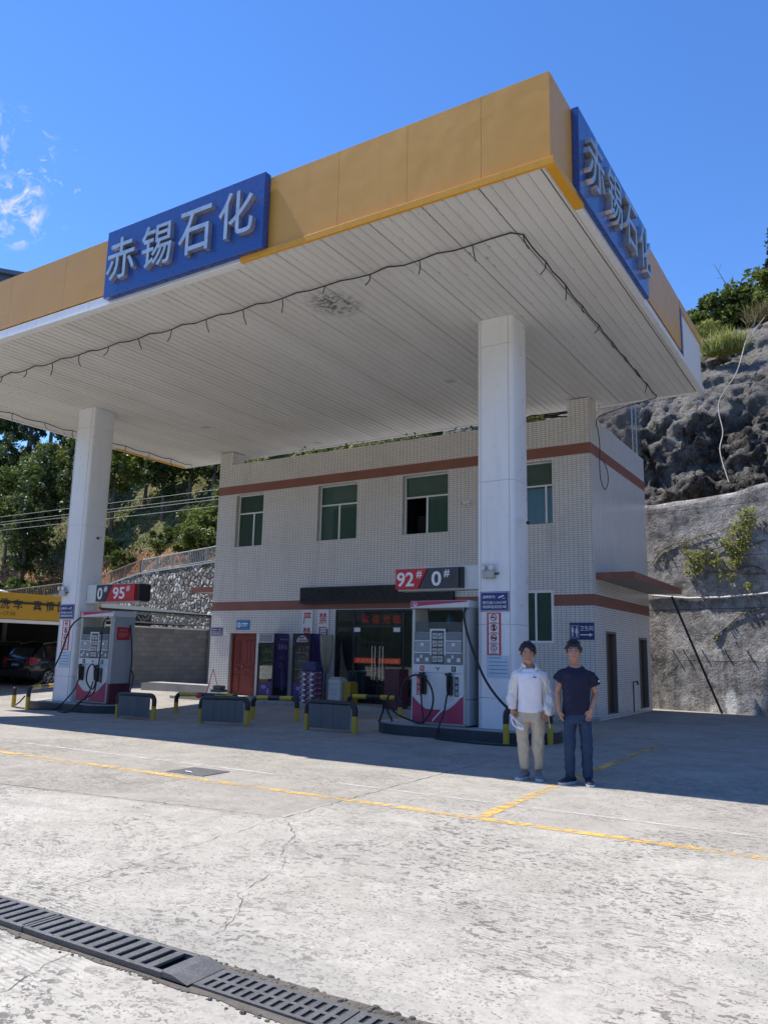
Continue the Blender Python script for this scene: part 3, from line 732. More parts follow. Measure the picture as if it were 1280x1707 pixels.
end = [(-4.5, 20.2, 8.15), (-4.9, 20.0, 8.02), (-5.5, 19.85, 7.86), (-5.88, 19.75, 7.70), (-5.93, 19.75, 7.45)]
MB().tube(full + bez(end, 4), 0.013, 5).build('cable_run', M_CABLE, cb)
ti = [p for j, p in enumerate(full) if j % 3 == 0]
for p in ti[1:-1]:
    a = random.uniform(0, 6.28); l = random.uniform(0.16, 0.3)
    q = [(p[0], p[1], p[2]), (p[0]+0.02*math.cos(a), p[1]+0.02*math.sin(a), p[2]-l*0.5), (p[0]+0.09*math.cos(a+1), p[1]+0.09*math.sin(a+1), p[2]-l)]
    MB().tube(bez(q, 3), 0.010, 5).build('lead_tail', M_CABLE, cb)

# ------------------------------------------------------------------ the station building
BX0, BX1, BY0, BY1 = -18.86, -6.0, 19.4, 24.85
bl = thing('station_building', 'two storey tiled station building with brick red bands behind the pumps', 'building', (-12.4, 19.4, 0))
W = [(-18.02, -16.85, 4.89, 6.64), (-14.63, -13.16, 4.90, 6.64), (-11.56, -10.08, 4.90, 6.64), (-8.05, -7.03, 4.93, 6.62), (-8.05, -7.05, 1.86, 3.2)]
DOORH = (-18.0, -16.88, 0.1, 2.07); SHOP = (-13.83, -9.4, 0.1, 2.78)
w = MB(); wall_y(w, BX0, BX1, 0, 7.72, BY0, W+[DOORH, SHOP], 0.2)
wall_x(w, BY0, BY1, 0, 7.72, BX1, [(20.3, 21.2, 0.12, 2.2), (23.5, 24.42, 0.12, 2.12)], -0.16)
w.quad((BX0, BY0, 0), (BX0, BY1, 0), (BX0, BY1, 7.72), (BX0, BY0, 7.72)); w.quad((BX0, BY1, 0), (BX1, BY1, 0), (BX1, BY1, 7.72), (BX0, BY1, 7.72))
# parapet thickness and the corner piers that carry the canopy ceiling
w.quad((BX0, BY0, 7.72), (BX1, BY0, 7.72), (BX1, BY0+0.2, 7.72), (BX0, BY0+0.2, 7.72)); w.quad((BX0, BY0+0.2, 7.0), (BX1, BY0+0.2, 7.0), (BX1, BY0+0.2, 7.72), (BX0, BY0+0.2, 7.72))
w.quad((BX1, BY0+0.2, 7.72), (BX1, BY1, 7.72), (BX1-0.2, BY1, 7.72), (BX1-0.2, BY0+0.2, 7.72)); w.quad((BX1-0.2, BY0+0.2, 7.0), (BX1-0.2, BY1, 7.0), (BX1-0.2, BY1, 7.72), (BX1-0.2, BY0+0.2, 7.72))
w.build('wall', M_TILE, bl)
MB().box(BX1-0.58, BX1+0.003, BY0-0.003, BY0+0.6, 7.721, 8.17).build('roof_pier', M_TILE, bl); MB().box(BX0-0.003, BX0+0.55, BY0-0.003, BY0+0.6, 7.721, 8.17).build('roof_pier', M_TILE, bl)
MB().box(BX0+0.21, BX1-0.21, BY0+0.21, BY1-0.01, 6.9, 7.0).build('roof', M_CONTRIM, bl)
MB().box(BX0-0.006, BX1+0.006, BY0-0.0065, BY0+0.001, 6.69, 6.975).box(BX1-0.001, BX1+0.0065, BY0+0.0015, BY1, 6.69, 6.975).build('brick_red_band', M_BRICKRED, bl)
bb = MB(); bb.box(BX0-0.006, W[4][0], BY0-0.0065, BY0+0.001, 2.80, 3.085); bb.box(W[4][1]+0.02, BX1+0.006, BY0-0.0065, BY0+0.001, 2.80, 3.085); bb.box(BX1-0.001, BX1+0.0065, BY0+0.0015, BY1, 2.80, 3.085)
bb.box(BX0-0.0065, BX0+0.001, BY0+0.0015, BY1, 2.80, 3.085)
bb.build('brick_red_band', M_BRICKRED, bl)
# interiors: dark rooms so the glass has something behind it
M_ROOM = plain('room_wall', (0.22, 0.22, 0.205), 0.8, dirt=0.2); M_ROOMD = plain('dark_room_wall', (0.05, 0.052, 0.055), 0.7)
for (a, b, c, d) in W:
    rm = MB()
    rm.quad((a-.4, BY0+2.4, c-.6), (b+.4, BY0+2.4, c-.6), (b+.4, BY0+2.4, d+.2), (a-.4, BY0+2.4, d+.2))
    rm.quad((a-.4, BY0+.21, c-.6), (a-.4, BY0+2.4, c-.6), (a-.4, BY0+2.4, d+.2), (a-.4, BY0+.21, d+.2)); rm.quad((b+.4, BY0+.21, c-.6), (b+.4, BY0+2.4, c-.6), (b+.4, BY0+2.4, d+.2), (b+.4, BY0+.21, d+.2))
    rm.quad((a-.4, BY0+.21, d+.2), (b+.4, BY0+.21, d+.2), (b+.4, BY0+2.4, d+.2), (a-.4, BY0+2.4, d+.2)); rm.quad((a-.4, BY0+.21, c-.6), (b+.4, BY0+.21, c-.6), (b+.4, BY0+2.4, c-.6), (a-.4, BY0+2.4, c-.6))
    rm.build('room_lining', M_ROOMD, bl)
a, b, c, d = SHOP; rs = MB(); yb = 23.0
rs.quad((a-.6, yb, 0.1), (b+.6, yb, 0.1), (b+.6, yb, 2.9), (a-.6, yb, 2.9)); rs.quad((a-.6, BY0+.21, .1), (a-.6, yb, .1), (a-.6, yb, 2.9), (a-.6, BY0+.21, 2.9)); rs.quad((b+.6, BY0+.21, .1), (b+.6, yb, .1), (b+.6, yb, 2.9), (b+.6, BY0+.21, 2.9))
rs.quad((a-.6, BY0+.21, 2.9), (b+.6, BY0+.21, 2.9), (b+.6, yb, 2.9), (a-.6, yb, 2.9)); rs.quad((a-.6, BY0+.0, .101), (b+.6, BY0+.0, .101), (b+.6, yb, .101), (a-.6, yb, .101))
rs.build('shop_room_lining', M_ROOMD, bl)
M_CURT = plain('pale_curtain', (0.20, 0.23, 0.22), 0.8)
def window(a, b, c, d, top, split, openleft=False, curtain=None, two=True):
    """sliding window set back in its opening: frame with transom, panes as sub-parts"""
    y = BY0+(0.15 if top else 0.01); t = 0.035 if top else 0.06; f = MB()
    f.box(a, b, y, y+0.05, c, c+t); f.box(a, b, y, y+0.05, d-t, d); f.box(a, a+t, y, y+0.05, c+t, d-t); f.box(b-t, b, y, y+0.05, c+t, d-t)
    zt = d-top if top else d-t
    if top: f.box(a+t, b-t, y-0.006, y+0.05, zt-0.04, zt)
    f.box(split-0.025, split+0.025, y-0.008, y+0.05, c+t, (zt-0.04 if top else zt))
    fr = f.build('window', M_FRAME, bl)
    if top: MB().box(a+t, b-t, y+0.02, y+0.026, zt, d-t).build('pane', M_GLASSG, fr)
    zz = zt-0.04 if top else zt
    if not openleft: MB().box(a+t, split-0.025, y+0.02, y+0.026, c+t, zz).build('pane', M_GLASSG, fr)
    else:
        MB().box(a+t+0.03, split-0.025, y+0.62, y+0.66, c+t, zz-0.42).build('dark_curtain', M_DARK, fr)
    MB().box(split+0.025, b-t, y+0.01, y+0.016, c+t, zz).build('pane', M_GLASSG, fr)
    if curtain:
        k = MB(); n = 24; p = []
        for i in range(n+1):
            u = curtain[0]+(curtain[1]-curtain[0])*i/n; p.append((u, y+0.22+0.02*math.sin(i*1.9)))
        for (x1, y1), (x2, y2) in zip(p, p[1:]): k.quad((x1, y1, c), (x2, y2, c), (x2, y2, zz), (x1, y1, zz))
        k.build('curtain', M_CURT, fr)
window(*W[0], 0.60, -17.35)
window(*W[1], 0.60, -13.9, curtain=(-14.1, -13.55))
window(*W[2], 0.62, -10.82, openleft=True, curtain=(-10.6, -10.1))
window(*W[3], 0.62, -7.25, curtain=(-7.75, -7.45))
window(*W[4], 0.0, -7.52, curtain=(-7.72, -7.60))
# red carved double door
d = MB(); d.box(-18.0, -17.94, 19.52, 19.6, .1, 2.07); d.box(-16.94, -16.88, 19.52, 19.6, .1, 2.07); d.box(-17.94, -16.94, 19.52, 19.6, 2.0, 2.07); df = d.build('door_frame', M_REDDOOR, bl)
for (p, q) in ((-17.93, -17.575), (-17.57, -16.945)):
    d = MB(); d.box(p, q, 19.55, 19.59, .11, 1.995)
    for (z0, z1) in ((.22, .78), (.86, 1.0), (1.08, 1.86)):
        d.box(p+.06, q-.06, 19.535, 19.5495, z0, z1, 0.008)
        n = 3 if z1-z0 > .6 else 1
        for k in range(n):
            wx = (q-p-.16)/n; d.box(p+.08+k*wx+.01, p+.08+(k+1)*wx-.01, 19.522, 19.5345, z0+.03, z1-.03, 0.006)
    if q > -17.2: d.cyl(((p+q)/2, 19.534, .5), ((p+q)/2, 19.515, .5), .17, 18)
    dr = d.build('door', M_REDDOOR, df)
    if q > -17.2: MB().ball((-17.52, 19.52, 1.02), .028, .028, .028).build('handle', M_GALV, df)
MB().box(-18.15, -16.75, 19.05, 19.399, 0.002, 0.12, 0.008).build('door_step', M_CONTRIM, bl)
# glazed shop front: frames, two sliding doors with long steel handles
g = MB()
for xx in (-13.83, -13.2, -11.5, -9.45): g.box(xx, xx+.05, 19.42, 19.48, .1, 2.78)
g.box(-13.78, -9.45, 19.42, 19.48, 2.72, 2.78); g.box(-13.15, -11.5, 19.425, 19.475, 2.27, 2.31)
sfm = g.build('shop_front_frame', plain('dark_door_frame', (0.03, 0.032, 0.035), 0.4), bl)
for p, q, z1 in ((-13.78, -13.2, 2.72), (-11.45, -9.45, 2.72), (-13.15, -11.5, 2.72)):
    if q == -11.5: MB().box(p, q, 19.44, 19.45, 2.31, 2.72).build('pane', M_GLASSD, sfm)
    else: MB().box(p, q, 19.44, 19.45, .1, z1).build('pane', M_GLASSD, sfm)
for p, q, hx in ((-13.14, -12.34, -12.46), (-12.32, -11.51, -12.2)):
    gd = MB().box(p, q, 19.40, 19.412, .12, 2.265).build('glass_door', M_GLASSD, bl)
    h = MB()
    h.tube([(hx, 19.395, .78), (hx, 19.34, .78), (hx, 19.34, 1.72), (hx, 19.395, 1.72)], .016, 8); h.tube([(hx+.1, 19.395, .78), (hx+.1, 19.34, .78), (hx+.1, 19.34, 1.72), (hx+.1, 19.395, 1.72)], .016, 8)
    h.build('door_handle', plain('polished_steel', (0.62, 0.62, 0.62), 0.2, metal=0.9), gd)
    m = MB(); plate(m, '-Y', ((-13.03 if p < -13 else -11.68), 19.398, 2.19), .22, .12, .004); m.build('door_label', M_WHITE, gd)
    m = MB(); plate(m, '-Y', ((p+q)/2, 19.398, 1.31), .74, .15, .003); st = m.build('sticker_band', glow('orange_red_led_strip', (0.80, 0.07, 0.02), 0.10), gd)
    m = MB(); add_text(m, '\u6b22\u8fce\u5149\u4e34', ((p+q)/2, 19.3948, 1.31), .6, .1, '-Y', .002); m.build('lettering', plain('pale_yellow_print', (0.75, 0.5, 0.2), 0.5), st)
# side doors, side ledges
for y0, y1, z1 in ((20.3, 21.2, 2.2), (23.5, 24.42, 2.12)):
    d = MB(); d.box(BX1-.1, BX1+.012, y0, y0+.06, .12, z1); d.box(BX1-.1, BX1+.012, y1-.06, y1, .12, z1); d.box(BX1-.1, BX1+.012, y0+.06, y1-.06, z1-.06, z1)
    fr = d.build('side_door_frame', M_BROWNFRAME, bl)
    MB().box(BX1-.14, BX1-.10, y0+.06, y1-.06, .12, z1-.06, .004).build('side_door', M_BROWNDOOR, fr)
    MB().ball((BX1-.075, y0+.14, 1.05), .025, .025, .025).build('handle', M_GALV, fr)
for p, q, nm in ((BX1+.001, -5.08, 1), (-20.1, BX0-.001, 0)):
    a = MB(); a.box(p, q, 19.62, 25.05, 3.47, 3.60); lg = a.build('side_ledge', M_REVEAL, bl)
    e = MB(); e.box(p, q, 19.602, 19.619, 3.455, 3.63); 
    if nm: e.box(q+.0005, q+.018, 19.602, 25.05, 3.455, 3.63)
    else: e.box(p-.018, p-.0005, 19.602, 25.05, 3.455, 3.63)
    e.build('tiled_edge', M_BRICKRED, lg)
M_PIPE = plain('grey_pvc_pipe', (0.50, 0.51, 0.51), 0.5, dirt=0.3)
MB().tube([(-5.85, 22.2, .10), (-5.85, 22.2, .86), (-5.85, 22.22, .9), (-5.85, 22.55, .9)], .02, 8).tube([(-5.85, 22.55, .9), (-5.85, 22.62, .9), (-5.85, 22.66, .82)], .03, 8).build('water_tap', M_IRON, bl)
# raised plinth in front
tag(MB().box(BX0-.3, BX1+.08, 18.05, 19.3995, -.05, .10, .01).build('pavement', M_CONTRIM), kind='structure')
# things on the parapet
pl = MB()
for k in range(5):
    pts = [(-8.05+random.uniform(-.1, .1), 19.75, 7.74), (-7.6+random.uniform(-.2, .2), 19.7, 7.9+random.uniform(0, .12)), (-6.7, 19.75, 7.9+random.uniform(-.08, .1))]
    pl.tube(bez(pts, 6), .018, 6)
tag(pl.build('hose_bundle', M_CABLE), 'bundle of black cables lying behind the parapet by the right roof pier', 'cable bundle')
lp = MB(); lp.tube(bez([(-5.90, 19.75, 7.45), (-5.87, 19.8, 7.0), (-5.88, 19.78, 6.4), (-5.88, 19.85, 6.05), (-5.87, 20.15, 5.85), (-5.87, 20.45, 6.1), (-5.87, 20.42, 6.4), (-5.88, 20.1, 6.62), (-5.88, 19.9, 6.62)], 8), .012, 5)
tag(lp.build('cable_loop', M_CABLE), 'black cable hanging in a loop down the right end of the tiled building', 'cable')
# ------------------------------------------------------------------ pump islands
M_ISL = plain('black_painted_kerb', (0.035, 0.038, 0.045), 0.5, var=0.3, dirt=0.3)
def island(x0, x1, y0, y1, zb, zt, label):
    t = thing('pump_island', label, 'pump island', ((x0+x1)/2, y0, zb))
    r = (y1-y0)/2; poly = []
    for k in range(13): a = R_(-90+k*15); poly.append((x1-r+r*math.cos(a), (y0+y1)/2+r*math.sin(a)))
    for k in range(13): a = R_(90+k*15); poly.append((x0+r+r*math.cos(a), (y0+y1)/2+r*math.sin(a)))
    MB().prism(poly, lambda u, v, d: (u, v, d), zb-.05, zt-0.012).build('kerb', M_ISL, t)
    cx, cy = (x0+x1)/2, (y0+y1)/2
    p2 = [(cx+(u-cx)*0.985, cy+(v-cy)*0.95) for u, v in poly]
    MB().prism(p2, lambda u, v, d: (u, v, d), zt-0.0115, zt).build('island_top', M_CONTRIM, t)
island(-8.75, -5.05, 13.3, 14.95, 0, 0.2, 'dark kerbed island under the right pump and column')
island(-20.0, -16.3, 13.3, 14.95, -0.1, 0.1, 'dark kerbed island under the left pump and column')

# ------------------------------------------------------------------ fuel dispensers
M_PUMPW = plain('pump_white_panel', (0.60, 0.63, 0.62), 0.35, var=0.04, dirt=0.25, coat=0.2)
M_PUMPC = plain('pump_cream_post', (0.50, 0.50, 0.45), 0.45, var=0.06, dirt=0.4)
M_PUMPS = plain('pump_grey_side', (0.36, 0.37, 0.37), 0.45, var=0.05, dirt=0.3)
M_MAG = plain('magenta_livery', (0.40, 0.035, 0.10), 0.4, var=0.08)
M_DISP = plain('display_surround', (0.16, 0.185, 0.21), 0.3, var=0.1)
M_LCD = plain('lcd_window', (0.42, 0.44, 0.42), 0.3, var=0.25, scale=14)
M_FILM = plain('display_film', (0.30, 0.34, 0.35), 0.2, var=0.15, scale=4)
M_STICK = plain('small_sticker', (0.66, 0.66, 0.63), 0.5, var=0.2, scale=20)
M_GREY = plain('mid_grey_print', (0.34, 0.36, 0.37), 0.5)
def wave(t, X, y, w, zb, sx=1):
    """magenta swoosh across the lower door"""
    def P(u, v): return (X + (u-.5)*w, v)
    def z(u): return zb + max(0.24, 0.47 - 1.1*u + 1.0*u*u + (0.36*max(0, u-.45)**1.3))
    n = 40; m = MB(); m.prism([(X-.5*w, zb), (X+.5*w, zb)] + [(X+(.5-k/n)*w, z(1-k/n)) for k in range(n+1)], lambda u, v, d: (u, d, v), y-.004, y)
    m.build('livery_wave', M_MAG, t)
    m = MB()
    pts = [(0.40, zb+.03), (0.55, zb+.20), (0.72, zb+.35), (0.88, zb+.46), (1.0, zb+.53)]
    c = bez([(X+(u-.5)*w, y-.006, v) for u, v in pts], 5)
    for a, b in zip(c, c[1:]): m.quad((a.x, y-.0065, a.z-.03), (b.x, y-.0065, b.z-.022), (b.x, y-.0065, b.z+.018), (a.x, y-.0065, a.z+.006))
    m.build('livery_stripe', M_WHITE, t)
def nozzle(t, x, y, z, boot, side):
    b = MB(); b.box(x-.055, x+.055, y-.07, y-.005, z-.30, z+.06, .012); bt = b.build('nozzle_holster', M_BLACK, t)
    n = MB(); n.tube([(x-.02, y-.09, z-.26), (x-.01, y-.11, z-.05), (x, y-.12, z+.06), (x+.03, y-.11, z+.10), (x+.06, y-.08, z+.09)], [.022, .03, .034, .03, .02], 8)
    n.tube([(x+.055, y-.10, z-.16), (x+.06, y-.12, z+.0), (x+.03, y-.12, z+.07)], .008, 6); n.box(x-.07, x-.01, y-.12, y-.08, z+.06, z+.11, .01)
    n.build('nozzle', M_BLACK, bt)
    m = MB(); plate(m, '-Y', (x+side*.125, y-.0085, z-.14), .085, .36, .004); lb = m.build('fuel_label', boot, t)
    return lb
def dispenser(label, X0, X1, Y0, D, z0, grades):
    w = X1-X0; xc = (X0+X1)/2; H = 2.33
    t = thing('fuel_dispenser', label, 'fuel pump', (xc, Y0+D/2, z0), group='fuel pumps')
    z = lambda v: z0+v
    MB().box(X0+.03, X1-.09, Y0+.02, Y0+D-.02, z(0), z(1.74), .008).build('cabinet', M_PUMPC, t)
    MB().box(X1-.085, X1, Y0+.015, Y0+D, z(0.5), z(2.19), .008).build('side_panel', M_PUMPS, t)
    MB().box(X1-.085, X1-.004, Y0+.015, Y0+D, z(0.02), z(0.495), .008).build('side_base', plain('side_maroon', (0.10, 0.018, 0.035), 0.5, dirt=.3) if xc < -12 else M_PUMPS, t)
    MB().box(X0, X0+.06, Y0, Y0+.09, z(.02), z(2.19), .01).build('post', M_PUMPC, t); MB().box(X1-.14, X1-.086, Y0, Y0+.09, z(.02), z(2.19), .01).build('post', M_PUMPC, t)
    MB().box(X0, X0+.06, Y0+D-.1, Y0+D, z(1.74), z(2.19), .01).build('post', M_PUMPC, t)
    MB().box(X0+.0, X0+.05, Y0+.091, Y0+D-.101, z(1.74), z(2.19)).build('inner_side', M_PUMPC, t)
    cap = MB(); cap.box(X0-.02, X1+.01, Y0-.05, Y0+D+.02, z(2.195), z(2.34), .015); cp = cap.build('canopy_cap', M_PUMPW, t)
    m = MB(); ww = X1-X0-.02; n = 20
    m.prism([(X0+k/n*ww, z(2.22+.085*(k/n)**.8)) for k in range(n+1)] + [(X0+ww, z(2.332)), (X0, z(2.332))], lambda u, v, d: (u, d, v), Y0-.0555, Y0-.0505)
    m.build('livery_wave', M_MAG, cp)
    m = MB(); m.tube([(X0+.09+.045*math.cos(a), Y0-.058, z(2.275)+.03*math.sin(a)) for a in [i*math.pi/5 for i in range(10)]], .008, 5, closed=True); m.tube([(X0+.06, Y0-.058, z(2.24)), (X0+.09, Y0-.058, z(2.265)), (X0+.12, Y0-.058, z(2.24))], .008, 5); m.build('emblem', M_WHITE, cp)
    fx0, fx1 = X0+.065, X1-.145; fw = fx1-fx0; fc = (fx0+fx1)/2
    MB().box(fx0, fx1, Y0-.012, Y0+.0, z(1.13), z(1.73), .006).build('display_panel', M_DISP, t)
    # white inverted-T surround and the little glass windows
    m = MB(); yy = Y0-.0165
    tw = .17; m.box(fc-tw, fc-tw+.035, yy, yy+.004, z(1.30), z(1.80)); m.box(fc+tw-.035, fc+tw, yy, yy+.004, z(1.30), z(1.80)); m.box(fc-tw+.035, fc+tw-.035, yy, yy+.004, z(1.765), z(1.80))
    m.box(fx0, fc-tw, yy, yy+.004, z(1.335), z(1.36)); m.box(fc+tw, fx1, yy, yy+.004, z(1.335), z(1.36)); m.box(fx0, fc-tw, yy, yy+.004, z(1.56), z(1.58)); m.box(fc+tw, fx1, yy, yy+.004, z(1.56), z(1.58))
    m.build('display_surround', M_PUMPW, t)
    MB().box(fc-tw+.036, fc+tw-.036, Y0-.015, Y0-.0125, z(1.14), z(1.764)).build('keypad_panel', M_CHAR, t)
    for r in range(4):
        for c in range(2):
            m = MB(); m.box(fc-.115+c*.12, fc-.01+c*.12, Y0-.019, Y0-.0155, z(1.17+r*.145), z(1.285+r*.145), .004)
            k = m.build('keypad_window', M_LCD, t)
            q = MB(); q.tube([(fc-.10+c*.12, Y0-.020, z(1.20+r*.145)+.03*((r+c) % 2)), (fc-.06+c*.12, Y0-.020, z(1.235+r*.145)), (fc-.03+c*.12, Y0-.020, z(1.225+r*.145)+.03*((r*c) % 2))], .009, 5); q.build('keypad_mark', M_CHAR, k)
    for sx in (-1, 1):
        a, b = (fx0+.015, fc-tw-.01) if sx < 0 else (fc+tw+.01, fx1-.015)
        m = MB(); m.box(a, b, Y0-.016, Y0-.0125, z(1.375), z(1.55)); m.build('lcd_window', M_FILM, t)
        m = MB(); m.box((a+b)/2-.04, (a+b)/2+.03, Y0-.019, Y0-.0165, z(1.47), z(1.53)); m.box(a+.03, a+.10, Y0-.0185, Y0-.013, z(1.17), z(1.24)); m.box(b-.09, b-.02, Y0-.0185, Y0-.013, z(1.18), z(1.25)); m.box(a+.12, a+.16, Y0-.0185, Y0-.013, z(1.24), z(1.30))
        m.build('paper_sticker', M_STICK, t)
    MB().box(fx0, fx1, Y0+.03, Y0+.034, z(1.735), z(1.93)).build('clear_film', mat_glass('clear_film', (0.75, 0.8, 0.8), .1, .75) if 'clear_film' not in MATS else MATS['clear_film'], t)
    MB().box(fx0-.03, fx1+.03, Y0-.01, Y0+.0, z(.965), z(1.125), .006).build('label_band', M_PUMPW, t)
    for sx, (txt, colr) in zip((-1, 1), grades):
        m = MB(); plate(m, '-Y', (fc+sx*.33*fw, Y0-.0105, z(1.045)), .095, .10, .004); gl = m.build('grade_label', colr, t)
        m = MB(); add_text(m, txt.split('#')[0], (fc+sx*.33*fw, Y0-.0155, z(1.045)), .05 if len(txt) > 2 else .03, .06, '-Y', .002); m.build('lettering', M_WHITE, gl)
    m = MB(); m.tube([(fc-.05, Y0-.012, z(1.07)), (fc-.01, Y0-.012, z(1.04)), (fc+.05, Y0-.012, z(1.075))], .009, 5); m.tube([(fc, Y0-.012, z(1.035)), (fc+.02, Y0-.012, z(1.0))], .008, 5); m.build('maker_mark', M_CHAR, t)
    MB().box(fx0-.035, fx1+.035, Y0-.008, Y0+.0, z(.04), z(.96), .006).build('front_door', M_PUMPW, t)
    wave(t, fc, Y0-.0085, fw+.06, z(.045))
    return t, fc, fw, z
HOSE = []
td, fc, fw, z = dispenser('pump with a red 92 holster label and a looped hose, beside the men', -7.84, -6.60, 13.6, .62, .21, (('92#', M_RED), ('0#', M_CHAR)))
lb = nozzle(td, fc-.28*fw, 13.6, z(.86), M_RED, -1); m = MB(); add_text(m, '92#', (fc-.28*fw-.125, 13.5873, z(.80)), .07, .10, '-Y', .002); add_text(m, '\u6c7d', (fc-.28*fw-.125, 13.5873, z(.68)), .06, .08, '-Y', .002); add_text(m, '\u6cb9', (fc-.28*fw-.125, 13.5873, z(.59)), .06, .08, '-Y', .002); m.build('lettering', M_WHITE, lb)
lb = nozzle(td, fc+.27*fw, 13.6, z(.86), M_CHAR, 1); m = MB(); add_text(m, '0#', (fc+.27*fw+.125, 13.5873, z(.82)), .06, .09, '-Y', .002); add_text(m, '\u67f4', (fc+.27*fw+.125, 13.5873, z(.70)), .06, .08, '-Y', .002); add_text(m, '\u6cb9', (fc+.27*fw+.125, 13.5873, z(.60)), .06, .08, '-Y', .002); m.build('lettering', M_WHITE, lb)
def hose(t, pts, r=.019, n=8): MB().tube(bez(pts, n), r, 8).build('hose', M_RUBBER, t, smooth=True)
# looped hose of the red nozzle
xl = fc-.28*fw
loop = [(xl-.02, 13.50, z(.60)), (xl+.03, 13.46, z(.30)), (xl+.08, 13.44, z(.02))]
hose(td, loop, .016)
lc = (xl-.06, 13.44, z(.48)); ring = [(lc[0]+.30*math.cos(a), lc[1]-.03, lc[2]+.45*math.sin(a)) for a in [R_(-120+i*24) for i in range(15)]]
hose(td, [(-8.15, 13.42, .24), (-8.3, 13.45, .5), (-8.2, 13.4, .75)] + [(lc[0]+.36*math.cos(R_(180-i*22)), 13.40, lc[2]+.44*math.sin(R_(180-i*22))) for i in range(0, 13)] + [(-8.05, 13.42, .38), (-8.3, 13.4, .62), (-8.42, 13.5, .40), (-8.5, 13.5, .2)], .019)
xr = fc+.27*fw
hose(td, [(xr-.02, 13.49, z(.58)), (xr-.06, 13.44, z(.25)), (xr-.10, 13.32, z(.0)), (xr-.10, 13.2, .06), (xr-.02, 13.1, .022), (-6.4, 12.95, .022), (-5.8, 12.92, .022), (-5.3, 13.1, .022)], .017)
hose(td, [(-6.66, 13.56, z(2.19)), (-6.66, 13.50, z(2.0)), (-6.52, 13.5, z(1.5)), (-6.2, 13.48, z(.85)), (-5.8, 13.45, z(.42)), (-5.45, 13.45, z(.25))], .024)
hose(td, [(fc-.30, 13.75, z(2.19)), (fc-.28, 13.75, z(1.95)), (fc-.27, 13.72, z(1.82))], .022)
bt = thing('bottle', 'blue green bottle standing on the ledge of the right pump', 'bottle', (fc+.1, 13.85, z(1.75)))
MB().tube([(fc+.12, 13.86, z(1.76)), (fc+.12, 13.86, z(1.98)), (fc+.12, 13.86, z(2.02)), (fc+.12, 13.86, z(2.06))], [.075, .075, .05, .025], 14).build('glass', plain('teal_plastic', (0.03, 0.09, 0.11), 0.25), bt, smooth=True)
MB().cyl((fc+.12, 13.86, z(2.061)), (fc+.12, 13.86, z(2.10)), .03, 12).build('cap', M_BLACK, bt)
sh = MB(); sh.box(fx0 if False else fc-.36, fc+.36, 13.7, 14.15, z(1.742), z(1.758)); sh.build('ledge', M_BLACK, td)

tl, fcl, fwl, zl = dispenser('pump with a red notice on its grey side, beside the left column', -18.02, -16.72, 13.7, .68, .12, (('0#', plain('dark_green_label', (0.02, 0.06, 0.04), 0.5)), ('95#', plain('dark_green_label', (0.02, 0.06, 0.04), 0.5))))
nozzle(tl, fcl-.34*fwl, 13.7, zl(.86), M_CHAR, -1); nozzle(tl, fcl+.22*fwl, 13.7, zl(.84), M_CHAR, 1)
hose(tl, [(fcl-.34*fwl, 13.58, zl(.58)), (fcl-.40*fwl, 13.5, zl(.28)), (fcl-.62*fwl, 13.25, .0), (fcl-.95*fwl, 13.1, -.07), (-19.6, 13.1, -.07), (-19.75, 13.3, .05), (-19.7, 13.4, .2)], .018)
hose(tl, [(-18.0, 13.66, zl(2.19)), (-18.25, 13.55, zl(1.9)), (-18.55, 13.5, zl(1.1)), (-18.95, 13.5, zl(.62)), (-19.45, 13.5, zl(.36)), (-19.7, 13.5, zl(.3))], .022)
xg = fcl+.22*fwl
hose(tl, [(-16.9, 13.66, zl(2.19)), (-17.0, 13.6, zl(2.0)), (-16.98, 13.55, zl(1.2)), (-17.0, 13.5, zl(.55)), (xg+.05, 13.5, zl(.36)), (xg-.18, 13.5, zl(.55)), (xg-.16, 13.5, zl(.85)), (xg+.0, 13.5, zl(.98)), (xg+.16, 13.5, zl(.75)), (xg+.14, 13.5, zl(.3)), (xg-.1, 13.3, zl(.05)), (-17.3, 13.0, -.06), (-17.7, 13.0, -.07)], .019)
hose(tl, [(xg-.02, 13.58, zl(.55)), (xg-.05, 13.45, zl(.2)), (xg-.25, 13.15, -.02), (xg-.5, 13.05, -.07)], .016)
hose(tl, [(-16.68, 14.2, zl(2.0)), (-16.6, 14.25, zl(1.2)), (-16.62, 14.25, zl(.55)), (-16.56, 14.2, zl(.15)), (-16.5, 14.1, -.02)], .018)
hose(tl, [(-16.66, 14.3, zl(.85)), (-16.55, 14.3, zl(.7)), (-16.55, 14.25, zl(.35)), (-16.6, 14.2, zl(.05))], .016)
m = MB(); plate(m, '+X', (-16.719, 14.02, zl(1.77)), .42, .33, .006); rn = m.build('red_notice', M_RED, tl)
m = MB()
add_text(m, '\u52a0\u6cb9\u987b\u77e5', (-16.712, 14.02, zl(1.86)), .24, .06, '+X', .002)
for k in range(3): m.box(-16.7128, -16.711, 13.87, 13.87+(.30, .30, .22)[k], zl(1.77-.045*k), zl(1.785-.045*k))
m.build('lettering', plain('pale_pink_print', (0.5, 0.25, 0.25), 0.5), rn)

